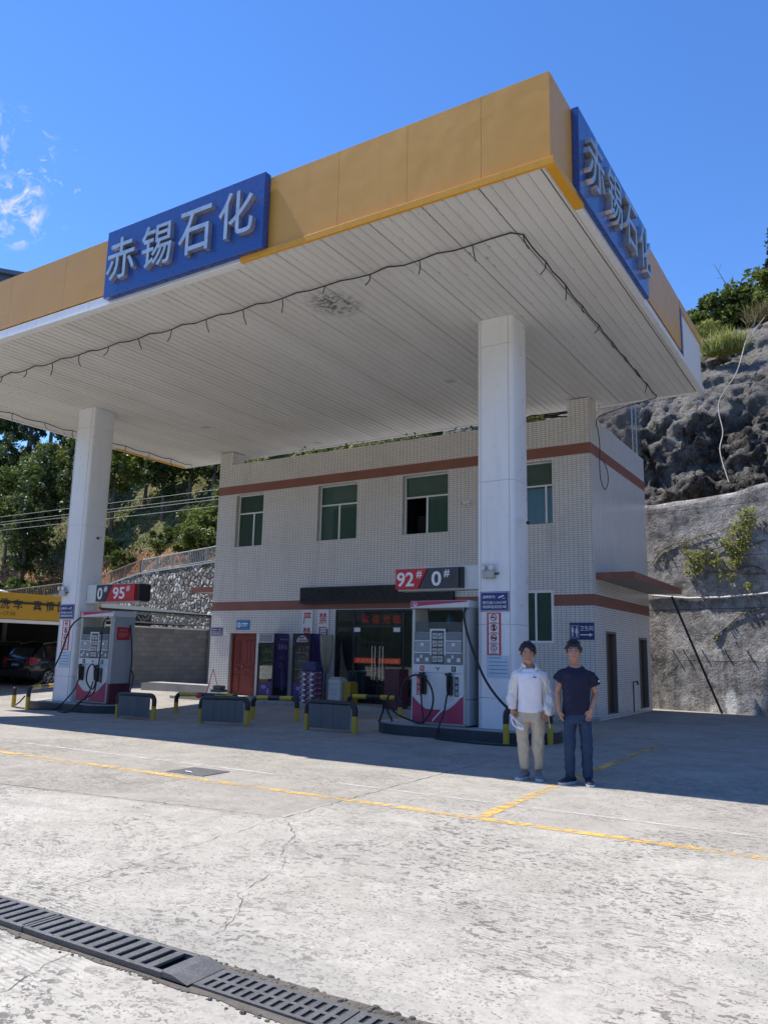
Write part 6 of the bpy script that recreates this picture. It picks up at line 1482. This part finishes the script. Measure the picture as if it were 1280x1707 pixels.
for x, y, k, s, lab in ((-3.05, 43.5, 't', .62, 'dark conical tree on the clifftop at the right edge of the photo'), (-1.6, 44, 'd', .75, 'dark broad tree on the clifftop just outside the right edge')):
    plant(LB[k][0], 'clifftop_tree', (x, y, 18.2), s, 1.0, lab, 'tree', 'trees along the top of the rock face')
br = MB(); br.tube([(-5.35, 42, 20.2), (-5.6, 42, 21.0), (-6.1, 42, 22.2)], [.03, .022, .008], 5)
for q in ((-5.55, 20.9, -5.2, 21.3), (-5.7, 21.3, -6.0, 21.35), (-5.9, 21.7, -5.75, 22.1)): br.tube([(q[0], 42, q[1]), (q[2], 42, q[3])], .009, 4)
tag(br.build('bare_branch', M_BARK), 'thin bare branch sticking up against the sky from the clifftop bushes', 'branch')
def grass_clump(name, c, r, hgt, n, mt, label, seed):
    rnd = random.Random(seed); m = MB(); c = Vector(c)
    for i in range(n):
        a = rnd.uniform(0, 6.28); q = r*rnd.random()**.6; b = c+Vector((q*math.cos(a), q*.6*math.sin(a), 0)); l = hgt*rnd.uniform(.5, 1.1); d = Vector((rnd.gauss(0, .35), rnd.gauss(0, .35)-.1, 1)).normalized(); w_ = Vector((rnd.uniform(-1, 1), rnd.uniform(-1, 1), 0)).normalized()*.022
        p1 = b+d*l*.6; p2 = b+d*l+Vector((d.x, d.y, -.3))*l*.35
        m._f([m.bm.verts.new(b-w_), m.bm.verts.new(b+w_), m.bm.verts.new(p1+w_*.7), m.bm.verts.new(p1-w_*.7)]); m._f([m.bm.verts.new(p1-w_*.7), m.bm.verts.new(p1+w_*.7), m.bm.verts.new(p2)])
    return tag(m.build(name, mt), label, 'grass clump', 'grass clumps on the rock')
grass_clump('grass_clump', (-4.3, 30.7, 12.95), .75, 1.0, 700, L_YEL, 'yellow green grass clump growing on the rock ledge', 1)
grass_clump('grass_clump', (-6.8, 40.8, 17.2), 1.3, 1.3, 700, L_LITE, 'taller grass clump hanging over the rock top near the canopy corner', 2)
grass_clump('grass_clump', (-3.0, 40.6, 17.9), 1.6, 1.2, 800, L_DRY, 'dry pale grass clump on the rock top at the right edge of the photo', 3)
# climber on the concrete wall
VC = {'A': [[-3.26, 6.0], [-3.07, 5.94], [-2.91, 5.75], [-3.0, 5.34], [-3.17, 4.63], [-3.5, 4.2], [-3.65, 4.57], [-3.81, 4.85], [-3.68, 5.21], [-3.42, 5.65]], 'A2': [[-3.0, 5.94], [-2.86, 6.0], [-2.89, 5.46], [-3.0, 5.43]], 'B': [[-5.07, 4.19], [-4.96, 4.56], [-4.73, 4.77], [-4.19, 4.79], [-3.93, 4.5], [-3.98, 4.26], [-4.3, 4.37], [-4.67, 4.11], [-4.95, 4.05]], 'B2': [[-5.16, 4.95], [-4.91, 4.87], [-4.74, 4.68], [-5.01, 4.75]], 'C': [[-4.14, 4.09], [-3.51, 4.02], [-3.52, 3.81], [-3.98, 3.86]], 'D': [[-3.36, 3.78], [-3.12, 3.77], [-3.08, 3.47], [-3.24, 3.56]], 'E': [[-4.03, 5.15], [-3.79, 5.17], [-3.8, 4.95], [-4.01, 5.0]], 'F': [[-4.27, 5.07], [-4.14, 5.16], [-4.19, 4.94]], 'H': [[-3.83, 4.49], [-3.44, 4.38], [-3.5, 4.2], [-3.78, 4.31]]}
VS = [[[-6.09, 4.53], [-5.85, 4.86], [-5.36, 5.1], [-4.99, 5.13], [-4.62, 5.25], [-4.35, 5.3], [-4.03, 5.33]], [[-5.8, 4.55], [-5.62, 4.85], [-5.31, 4.96]], [[-5.18, 5.01], [-4.9, 5.1], [-4.51, 4.96], [-4.27, 4.98]], [[-4.64, 4.78], [-4.01, 4.87], [-3.75, 4.98]], [[-3.6, 4.57], [-3.16, 4.81], [-2.66, 4.99]], [[-4.23, 4.15], [-3.71, 4.12], [-3.36, 4.23], [-3.03, 4.25], [-2.72, 4.07]], [[-3.96, 4.22], [-3.37, 4.05], [-2.72, 4.02]], [[-4.33, 2.16], [-3.88, 2.51], [-3.44, 2.86], [-2.86, 3.03]], [[-4.15, 2.25], [-4.25, 2.03]]]
vn = thing('wall_creeper', 'yellow green creeper spreading over the stained concrete wall', 'climbing plant', (-4, owy(-4), 4))
def inside(p, poly):
    r_in = False; j = len(poly)-1
    for i in range(len(poly)):
        (xi, zi), (xj, zj) = poly[i], poly[j]
        if (zi > p[1]) != (zj > p[1]) and p[0] < (xj-xi)*(p[1]-zi)/(zj-zi)+xi: r_in = not r_in
        j = i
    return r_in
m = MB(); rv = random.Random(5)
for poly in VC.values():
    x0, x1 = min(p[0] for p in poly), max(p[0] for p in poly); z0, z1 = min(p[1] for p in poly), max(p[1] for p in poly)
    for i in range(int((x1-x0)*(z1-z0)*900)):
        p = (rv.uniform(x0, x1), rv.uniform(z0, z1))
        if inside((p[0]+rv.gauss(0, .05), p[1]+rv.gauss(0, .05)), poly) and noise.noise((p[0]*4, p[1]*4, 2)) > -.28: leaf(m, Vector((p[0], owy(p[0])-rv.uniform(.04, .22), p[1])), .058, rv, .2)
for st in VS:
    for a, b in zip(st, st[1:]):
        for i in range(int(math.dist(a, b)*45)):
            t_ = rv.random(); leaf(m, Vector((a[0]+(b[0]-a[0])*t_+rv.gauss(0, .03), owy(a[0])-rv.uniform(.02, .10), a[1]+(b[1]-a[1])*t_+rv.gauss(0, .03))), .035, rv, .2)
m.build('leaves', L_YEL, vn)
for st in VS: MB().tube(bez([(x, owy(x)-.035, z) for x, z in st], 5), .013, 5).build('stem', M_BARK, vn)
# loose growth over the slopes
ug = MB(); ru = random.Random(3)
for i in range(34000):
    rr = ru.uniform(-1.8, -.45); y = 35.5+ru.random()**1.2*26; x = rr*y
    d = y-wall_line(x)
    if d < 1.5: continue
    nn = noise.noise((x*.28, y*.28, 7))
    open_ = (-1.32 < rr < -.96 and d < 10)
    if nn < (-.12 if not open_ else -.02): continue
    leaf(ug, Vector((x, y, hill_z(x, y)+ru.uniform(.02, .55)*(1.0 if not open_ else .5))), ru.uniform(.09, .2), ru)
tag(ug.build('undergrowth', L_MID), kind='stuff')
dg_ = MB()
for i in range(9000):
    rr = ru.uniform(-1.75, -.9); y = 36+ru.random()*13; x = rr*y
    if y-wall_line(x) < 2.2 or noise.noise((x*.3, y*.3, 17)) < .0: continue
    leaf(dg_, Vector((x, y, hill_z(x, y)+ru.uniform(.0, .3))), ru.uniform(.08, .16), ru)
tag(dg_.build('dry_grass', L_DRY), kind='stuff')
rg_ = MB()
for i in range(260):
    x = ru.uniform(-16, -6.8); leaf(rg_, Vector((x, 19.7+ru.uniform(-.1, .25), 7.72+ru.uniform(0, .22)*(1+noise.noise((x, 0, 0))))), ru.uniform(.04, .09), ru)
tag(rg_.build('parapet_weeds', L_DARK), kind='stuff')
yv = MB()
for i in range(150):
    x = ru.uniform(-7.85, -7.25); leaf(yv, Vector((x, 19.5+ru.uniform(-.08, .1), 7.74+ru.uniform(0, .17))), ru.uniform(.03, .06), ru)
tag(yv.build('parapet_plant', L_YEL), 'small yellow green plant on the parapet beside the right column', 'plant')
# ------------------------------------------------------------------ the two men
M_SKIN = NT('skin'); _o = M_SKIN.obj(); M_SKIN.set(color=M_SKIN.mix(M_SKIN.rng(M_SKIN.noise(_o, 14, 4), .35, .65), (.40, .21, .14), (.47, .26, .18)), rough=.5, spec=.35, sub=.06); M_SKIN = M_SKIN.m
M_LIP = plain('lip', (.30, .10, .085), .45); M_EYE = plain('dark_eye', (.025, .018, .015), .3); M_HAIR = plain('black_hair', (.010, .009, .009), .42, var=.3, scale=30)
def remeshed(mb, vox, smooth=4):
    bm = mb.bm; bmesh.ops.recalc_face_normals(bm, faces=bm.faces)
    me = bpy.data.meshes.new('tmp'); bm.to_mesh(me); bm.free(); o = bpy.data.objects.new('tmp', me); COL.objects.link(o)
    r = o.modifiers.new('r', 'REMESH'); r.mode = 'VOXEL'; r.voxel_size = vox
    s = o.modifiers.new('s', 'SMOOTH'); s.iterations = smooth; s.factor = .5
    dg = bpy.context.evaluated_depsgraph_get(); dg.update(); out = bpy.data.meshes.new_from_object(o.evaluated_get(dg))
    bpy.data.objects.remove(o); bpy.data.meshes.remove(me)
    n = MB(); n.bm.from_mesh(out); bpy.data.meshes.remove(out); n.bm.normal_update(); return n
def fold(mb, fn):
    mb.bm.normal_update()
    for v in list(mb.bm.verts): v.co += v.normal*fn(v.co)
def ell(c, hw, yf, yb, z, n=20, p=2.3):
    pts = []
    for k in range(n):
        a = 2*math.pi*k/n; ca, sa = math.cos(a), math.sin(a)
        x = hw*math.copysign(abs(ca)**(2/p), ca); yy = (yb-yf)/2*math.copysign(abs(sa)**(2/p), sa)
        pts.append(Vector((c[0]+x, c[1]+(yf+yb)/2+yy, z)))
    return pts
def head(mb, c, tilt=0.0, turn=0.0):
    """c is the chin point's base; front is -y"""
    H = [(.0, .024, -.088, -.045), (.018, .043, -.098, -.02), (.045, .058, -.100, .03), (.08, .067, -.098, .07), (.11, .072, -.095, .085), (.14, .076, -.096, .09), (.17, .075, -.092, .09), (.20, .066, -.076, .076), (.225, .042, -.045, .05), (.237, .012, -.01, .02)]
    M = Matrix.Translation(c) @ Matrix.Rotation(turn, 4, 'Z') @ Matrix.Rotation(tilt, 4, 'X') @ Matrix.Scale(1.07, 4)
    t = lambda p: M @ Vector(p)
    mb.loft([[t(q) for q in ell((0, 0), hw, yf, yb, z)] for z, hw, yf, yb in H])
    mb.tube([t((0, -.094, .125)), t((0, -.106, .098)), t((0, -.116, .076)), t((0, -.098, .068))], [.008, .011, .015, .012], 8)
    for s in (-1, 1):
        mb.tube([t((s*.076, .0, .085)), t((s*.083, .01, .105)), t((s*.080, .012, .13))], [.009, .015, .011], 7)
        mb.ball(t((s*.012, -.104, .072)), .010, .010, .008, 8, 6)
        mb.ball(t((s*.042, -.072, .085)), .024, .022, .020, 8, 6)
        mb.tube([t((s*.014, -.096, .138)), t((s*.052, -.082, .138))], [.009, .008], 6)
    mb.tube([t((-.020, -.098, .047)), t((0, -.103, .049)), t((.020, -.098, .047))], [.005, .008, .005], 6)
    return M
def hand(mb, wrist, d, side, curl=.35, grip=False, nrm=None):
    """palm and five separate fingers; d = pointing direction, side = which way the thumb leaves, nrm = back of the hand"""
    w = Vector(wrist); d = Vector(d).normalized(); s = Vector(side); s = (s-d*s.dot(d)).normalized(); n = d.cross(s) if nrm is None else Vector(nrm).normalized()
    pw = .036; L = .085
    pal = [w-s*.024, w+s*.024]
    rings = []
    for u, hw, th in ((0, .026, .020), (.35, .034, .017), (.75, .040, .015), (1.0, .040, .012)):
        c = w+d*L*u; rings.append([c+s*hw*math.cos(a)+n*th*math.sin(a) for a in [2*math.pi*k/12 for k in range(12)]])
    mb.loft(rings)
    for i, (off, ln) in enumerate(((.030, .070), (.010, .078), (-.010, .073), (-.029, .058))):
        b = w+d*(L-.008)+s*off; c1 = curl*(1+.15*i)*(2.2 if grip else 1)
        p = [b]; ang = 0
        for j, f in enumerate((.42, .32, .26)):
            ang += c1*(.6 if j == 0 else .8); p.append(p[-1]+(d*math.cos(ang)-n*math.sin(ang)+s*off*.6)*ln*f)
        mb.tube(p, [.0098, .0095, .0085, .0068], 7)
    b = w+d*.022+s*.026; mb.tube([b, b+(s*.7+d*.6-n*.25).normalized()*.036, b+(s*.7+d*.6-n*.25).normalized()*.036+(d*.9+s*.15-n*.35).normalized()*.042], [.014, .0118, .008], 7)
def shoe(mb, x, y, ang, L=.285):
    d = Vector((math.sin(ang), -math.cos(ang), 0)); s = Vector((d.y*-1, d.x, 0)); o = Vector((x, y, 0)); rings = []
    for u, hw, z1 in ((-.30, .030, .07), (-.26, .038, .095), (-.08, .042, .105), (.12, .044, .092), (.38, .050, .065), (.58, .046, .052), (.68, .026, .040)):
        c = o+d*L*u; rings.append([c+s*hw*math.cos(a)+Vector((0, 0, .022+(z1-.022)*(.5+.5*math.sin(a)))) for a in [2*math.pi*k/14 for k in range(14)]])
    mb.loft(rings)
def sole(mb, x, y, ang, L=.285):
    d = Vector((math.sin(ang), -math.cos(ang), 0)); s = Vector((d.y*-1, d.x, 0)); o = Vector((x, y, 0)); n = []
    for u, hw in ((-.31, .028), (-.25, .041), (-.05, .043), (.2, .047), (.42, .053), (.6, .047), (.69, .024)): n.append((u, hw))
    P = [o+d*L*u+s*hw for u, hw in n] + [o+d*L*u-s*hw for u, hw in n[::-1]]
    mb.loft([[p+Vector((0, 0, z)) for p in P] for z in (0.001, .016, .030)])
def person(label, loc, rz, cfg):
    t = thing('person', label, 'person', loc, rz, 'two men standing at the edge of the canopy shade')
    Bd = lambda m, n, mt, p=t, **k: m.build(n, mt, p, local=True, **k)
    b = MB(); hx, chin = cfg['head']
    M = head(b, Vector((hx, cfg.get('hy', -.01), chin)), cfg.get('tilt', 0), cfg.get('turn', 0))
    zs = cfg['sh_z']
    b.tube([(hx*.6, .03, zs-.02), (hx*.8, .022, zs+.05), (hx, .015, chin+.05)], [.068, .056, .054], 14)
    b.loft([ell((0, .01), w, -dpt, dpt, z, 20, 2.4) for z, w, dpt in ((.86, .12, .085), (.95, .13, .085), (1.1, .135, .09), (zs-.10, .135, .09), (zs-.03, .10, .07), (zs+.03, .06, .05))])
    for k in ('L', 'R'):
        s_, e_, w_, hd, sd, cu, gr = cfg[k]; s_, e_, w_ = map(Vector, (s_, e_, w_))
        b.tube([s_+Vector((-.35*s_.x, 0, .0)), s_, (s_+e_)/2, e_, (e_*.6+w_*.4), w_, w_+(w_-e_).normalized()*.015], [.04, .046, .043, .037, .039, .027, .025], 12)
        hand(b, w_, hd, sd, cu, gr)
    for (x0, y0, z0), (x1, y1, z1), (x2, y2, z2) in cfg['legs']: b.tube([(x0, y0, z0), (x1, y1, z1), (x2, y2, z2)], [.06, .045, .034], 12)
    body = remeshed(b, .0052, 3)
    Mi = M.inverted()
    for f in body.bm.faces:
        q = Mi @ f.calc_center_median(); f.material_index = 0
        if q.y < -.05 and 0 < q.z < .16:
            ax = abs(abs(q.x)-.032)
            if abs(q.x) < .024 and .043 < q.z < .053 and q.y < -.088: f.material_index = 1
            elif ax < .0145 and abs(q.z-.117) < .0045: f.material_index = 2
            elif ax < .020 and abs(q.z-.139+.12*ax) < .0045: f.material_index = 3
    Bd(body, 'body', [M_SKIN, M_LIP, M_EYE, M_HAIR], smooth='all')
    # hair
    h = MB(); g = bmesh.ops.create_uvsphere(h.bm, u_segments=48, v_segments=32, radius=1)
    hl = cfg['hairline']
    for v in h.bm.verts:
        p = v.co.copy(); v.co = Vector((p.x*(.086+.008*max(0, p.z)), .004+p.y*.103, .145+p.z*(.107+cfg['vol']))); v.co += p*max(0, min(1, .35+p.z*1.3))*(.011*noise.noise(p*2.6+Vector((cfg['sweep']*50, 0, 0)))+.010*noise.noise(p*8)+.007*noise.noise(Vector((p.x*26, p.y*26, p.z*5))))
    kill = []
    for f in h.bm.faces:
        c = f.calc_center_median(); front = hl+.022*noise.noise((c.x*45, 0, 1))+cfg['sweep']*c.x*2.2-max(0, abs(c.x)-.046)*2.6
        lim = front if c.y < -.045 else (.098 if c.y < .01 else .045) if abs(c.x) > .03 else (.03 if c.y > 0 else front)
        if -.045 <= c.y < -.01: lim = .104
        if c.z < lim: kill.append(f)
    bmesh.ops.delete(h.bm, geom=kill, context='FACES')
    rh_ = random.Random(3)
    for k in range(cfg['fringe']):
        x = rh_.uniform(-.056, .056); z0 = .205; l = rh_.uniform(.005, cfg['len'])
        if cfg['part'] and abs(x-cfg['part']) < .028: continue
        y0 = -.088+.5*x*x*9
        h.tube([(x*.9, y0+.02, z0), (x, y0-.004, hl+.014), (x+(x-cfg['part'])*.35*bool(cfg['part'])+rh_.uniform(-.010, .010), y0-.004+.10*abs(x), hl-l)], [.013, .011, .003], 5)
    for k in range(70):
        a = rh_.uniform(0, 6.28); el_ = rh_.uniform(-.1, 1.5); q = Vector((math.cos(a)*math.cos(el_), math.sin(a)*math.cos(el_), math.sin(el_)))
        if q.y < -.35 and q.z < .8: continue
        b0 = Vector((q.x*.083, .004+q.y*.100, .145+q.z*.106)); dn = (Vector((q.x*.5, q.y*.5+.1, -1.0))-q*q.dot(Vector((0, 0, -1)))).normalized()
        h.tube([b0-dn*.01, b0+q*.006+dn*.012, b0+dn*.04+q*.001], [.010, .011, .003], 5)
    h.bm.transform(M); ho = Bd(h, 'hair', M_HAIR, smooth='all'); sm = ho.modifiers.new('thick', 'SOLIDIFY'); sm.thickness = .012; sm.offset = -1
    return t, Bd, M
def crease(s=1.0, amp=.006, seed=0, dirz=.35):
    return lambda c: amp*(noise.noise((c.x*11*s+c.z*5, c.y*11*s, c.z*7*s*dirz+seed))+.6*noise.noise((c.x*23*s-c.z*9, c.y*20*s, c.z*15*s+seed)))
M_TEE = plain('white_cotton', (.80, .80, .86), .8, var=.03); M_SHEER = NT('sheer_white_nylon'); M_SHEER.set(color=M_SHEER.mix(M_SHEER.rng(M_SHEER.noise(M_SHEER.obj(), 7, 4), .3, .7), (.72, .71, .68), (.82, .81, .79)), rough=.45, alpha=.93); M_SHEER = M_SHEER.m
M_CREAM = plain('cream_cotton', (.52, .455, .35), .85, var=.03, scale=4); M_NAVYT = plain('navy_cotton', (.010, .012, .038), .85, var=.15); M_DENIM = plain('dark_denim', (.020, .045, .10), .8, var=.35, scale=5); M_SNK = plain('grey_sneaker', (.20, .21, .21), .6, var=.7, scale=22); M_SNKD = plain('dark_sneaker', (.018, .022, .04), .6, var=.4, scale=15); M_SOLE = plain('white_sole', (.62, .63, .64), .5); M_LACE = plain('pale_lace', (.5, .5, .48), .7)
def trousers(Bd, name, mt, hips, legs, amp, seed, dirz=.35):
    m = MB(); m.loft([ell((cx, .01), w, -d, d, z, 24, 2.5) for z, w, d, cx in hips])
    for leg_ in legs: m.loft([ell((x, y), w, -d, d, z, 20, 2.2) for z, x, y, w, d in leg_])
    r = remeshed(m, .0075, 4); fold(r, crease(1.0, amp, seed, dirz)); return Bd(r, name, mt, smooth='all')
# --- man in white
cfg = dict(head=(-.02, 1.432), sh_z=1.365, hairline=.186, sweep=.03, fringe=46, len=.045, part=-.012, vol=.014, tilt=.03, turn=.04,
    L=((-.140, 0, 1.275), (-.215, .03, 1.08), (-.225, -.035, .855), (.05, -.10, -1), (.65, -.75, 0), .55, True), R=((.145, 0, 1.275), (.235, .05, 1.07), (.185, -.06, .84), (.02, -.08, -1), (-.75, -.65, 0), .38, False),
    legs=[((-.085, .01, .76), (-.094, 0, .45), (-.070, .01, .09)), ((.085, .01, .76), (.098, -.01, .45), (.100, 0, .09))])
p1, B1, HM = person('man in a white open jacket, white shirt and cream trousers, holding a white looped strap', (-3.915, 9.84, 0), R_(21.5), cfg)
m = MB(); m.loft([ell((0, .005), w, -d, d, z, 28, 2.5) for z, w, d in ((.815, .158, .118), (.83, .160, .120), (.95, .156, .118), (1.10, .160, .122), (1.24, .170, .118), (1.305, .168, .105), (1.345, .140, .09), (1.370, .105, .078), (1.386, .080, .072))])
for v in m.bm.verts:
    if v.co.z > 1.34: v.co.z -= .026*max(0, -v.co.y/.07)-.012*max(0, v.co.y/.07)
for sx, e in ((-1, (-.20, .02, 1.17)), (1, (.21, .03, 1.17))): m.tube([(sx*.10, 0, 1.30), (sx*.150, .0, 1.265), e], [.05, .062, .07], 14)
r = remeshed(m, .009, 4); cf_ = crease(.9, .011, 2, .3); fold(r, lambda c: cf_(c)*min(1, max(.1, (c.z-.82)*6))); B1(r, 'shirt', M_TEE, smooth='all')
m = MB(); m.box(.045, .085, -.1275, -.116, 1.255, 1.268); B1(m, 'chest_mark', M_NAVY)
m = MB(); nang = 26
def jring(z, w, d, gap): return [(w*1.0*math.cos(a), .012+d*math.sin(a), z) for a in [R_(-90+gap+(360-2*gap)*k/nang) for k in range(nang+1)]]
jr = [jring(z, w, d, g_) for z, w, d, g_ in ((.86, .205, .14, 62), (1.0, .200, .14, 58), (1.15, .195, .14, 54), (1.25, .190, .135, 50), (1.315, .180, .118, 46), (1.365, .130, .098, 48), (1.40, .092, .086, 52), (1.435, .082, .084, 56))]
V = [[m.bm.verts.new(p) for p in rg_] for rg_ in jr]
for A_, B_ in zip(V, V[1:]):
    for k in range(nang): m._f([A_[k], A_[k+1], B_[k+1], B_[k]])
bmesh.ops.subdivide_edges(m.bm, edges=m.bm.edges[:], cuts=2, use_grid_fill=True); fold(m, crease(.8, .012, 5, .25)); jk = B1(m, 'jacket', M_SHEER, smooth='all'); so2 = jk.modifiers.new('thick', 'SOLIDIFY'); so2.thickness = .004; so2.offset = 1
for pts, rr, sd in (([(-.10, 0, 1.30), (-.160, .0, 1.275), (-.190, .015, 1.18), (-.213, .03, 1.07), (-.226, .0, .96), (-.226, -.025, .875), (-.227, -.032, .85)], [.050, .070, .074, .072, .066, .054, .046], 3), ([(.10, 0, 1.30), (.165, .0, 1.275), (.195, .02, 1.18), (.225, .045, 1.06), (.235, .02, .95), (.228, -.02, .85), (.222, -.03, .79)], [.050, .070, .076, .080, .084, .086, .070], 8)):
    m = MB(); m.tube(bez(pts, 4), [rr[min(len(rr)-1, i//4)]+(rr[min(len(rr)-1, i//4+1)]-rr[min(len(rr)-1, i//4)])*(i % 4)/4 for i in range(len(bez(pts, 4)))], 20); r = remeshed(m, .010, 4); fold(r, crease(1.3, .019, sd, 1.1)); B1(r, 'sleeve', M_SHEER, smooth='all')
m = MB(); m.tube(bez([(-.075, .02, 1.415), (-.082, -.04, 1.42), (-.055, -.085, 1.39)], 4), .022, 8); m.tube(bez([(.075, .03, 1.41), (.09, -.03, 1.40), (.085, -.09, 1.36)], 4), .02, 8); m.tube([(-.09, .05, 1.39), (0, .11, 1.37), (.09, .05, 1.39)], [.03, .05, .03], 10); r = remeshed(m, .008, 3); B1(r, 'hood', M_SHEER, smooth='all')
m = MB(); m.tube(bez([(.228, -.06, .79), (.236, -.06, .72), (.245, -.065, .66), (.25, -.06, .63)], 4), .006, 5); B1(m, 'drawstring', M_SHEER)
trousers(B1, 'trousers', M_CREAM, [(.875, .150, .105, 0), (.84, .158, .112, 0), (.74, .172, .122, 0), (.70, .165, .118, 0)],
    [[(.76, -.085, .01, .085, .105), (.66, -.094, .005, .080, .102), (.50, -.097, -.005, .080, .095), (.40, -.088, -.01, .076, .092), (.30, -.078, 0, .072, .090), (.19, -.072, 0, .064, .080), (.12, -.068, .0, .054, .068)], [(.76, .085, .01, .085, .105), (.66, .094, .005, .082, .102), (.50, .100, -.005, .082, .095), (.40, .098, -.015, .080, .094), (.30, .098, 0, .074, .090), (.19, .100, 0, .064, .080), (.12, .100, .0, .054, .068)]], .015, 4, 1.0)
for x, y, a in ((-.075, -.02, R_(-28)), (.100, -.04, R_(4))):
    m = MB(); shoe(m, x, y, a); sh_ = B1(m, 'shoe', M_SNK, smooth='all'); m = MB(); sole(m, x, y, a); B1(m, 'sole', M_SOLE, sh_)
st = MB(); st.tube(bez([(-.245, -.13, .79), (-.21, -.15, .755), (-.155, -.15, .70), (-.105, -.14, .665), (-.08, -.14, .645), (-.11, -.15, .625), (-.16, -.15, .635), (-.205, -.15, .665), (-.228, -.15, .72), (-.222, -.14, .77)], 5), .010, 6)
st.tube(bez([(-.15, -.155, .645), (-.10, -.16, .62), (-.085, -.16, .64)], 4), .022, 7)
so_ = st.build('white_strap', plain('white_strap_plastic', (.75, .75, .76), .4), None); so_.location = p1.location; so_.rotation_euler = p1.rotation_euler; tag(so_, 'white looped strap hanging from the hand of the man in white', 'strap')
# --- man in navy
cfg = dict(head=(-.018, 1.466), sh_z=1.405, hairline=.172, sweep=-.03, fringe=46, len=.032, part=0, vol=.008, tilt=-.16, turn=-.03, hy=-.005,
    L=((-.150, 0, 1.305), (-.222, .03, 1.095), (-.212, -.04, .875), (.22, -.05, -1), (.35, -.9, 0), .25, False), R=((.158, 0, 1.30), (.235, .06, 1.085), (.172, -.075, .885), (-.32, -.15, -1), (-.9, -.3, .3), .35, False),
    legs=[((-.085, .01, .80), (-.088, 0, .45), (-.088, .01, .09)), ((.10, .01, .80), (.112, -.01, .45), (.116, 0, .09))])
p2, B2, HM2 = person('man in a navy t-shirt, dark jeans and dark sneakers, hands by his pockets', (-3.30, 9.83, 0), R_(18.5), cfg)
m = MB(); m.loft([ell((0, .005), w, -d, d, z, 28, 2.5) for z, w, d in ((.825, .168, .120), (.84, .170, .122), (.95, .168, .122), (1.12, .170, .125), (1.25, .182, .125), (1.325, .178, .112), (1.362, .145, .095), (1.395, .105, .080), (1.414, .080, .072))])
for v in m.bm.verts:
    if v.co.z > 1.36: v.co.z -= .026*max(0, -v.co.y/.07)-.012*max(0, v.co.y/.07)
m.tube([(-.10, 0, 1.34), (-.165, 0, 1.30), (-.205, .01, 1.255), (-.222, .015, 1.225)], [.05, .068, .072, .074], 18); m.tube([(.11, 0, 1.335), (.175, 0, 1.29), (.208, .02, 1.235), (.228, .03, 1.18)], [.05, .068, .072, .074], 18)
r = remeshed(m, .009, 4); fold(r, crease(.9, .012, 9, .3)); B2(r, 'shirt', M_NAVYT, smooth='all')
trousers(B2, 'jeans', M_DENIM, [(.87, .150, .105, .005), (.80, .164, .118, .008), (.72, .170, .12, .012)],
    [[(.78, -.082, .01, .080, .105), (.66, -.087, .005, .078, .10), (.50, -.090, -.005, .070, .088), (.28, -.090, 0, .064, .078), (.14, -.088, 0, .061, .074), (.075, -.088, 0, .060, .074)], [(.78, .098, .01, .080, .105), (.66, .106, .005, .078, .10), (.50, .114, -.005, .072, .088), (.28, .117, 0, .066, .078), (.14, .118, 0, .062, .074), (.075, .118, .0, .060, .074)]], .013, 6, 1.6)
for x, y, a in ((-.095, -.03, R_(-38)), (.125, -.05, R_(8))):
    m = MB(); shoe(m, x, y, a, .295); sh_ = B2(m, 'shoe', M_SNKD, smooth='all'); m = MB(); sole(m, x, y, a, .295); B2(m, 'sole', M_SOLE, sh_)
m = MB(); m.box(.27, .285, -.05, -.02, 1.225, 1.245); B2(m, 'sleeve_tag', M_WHITE)
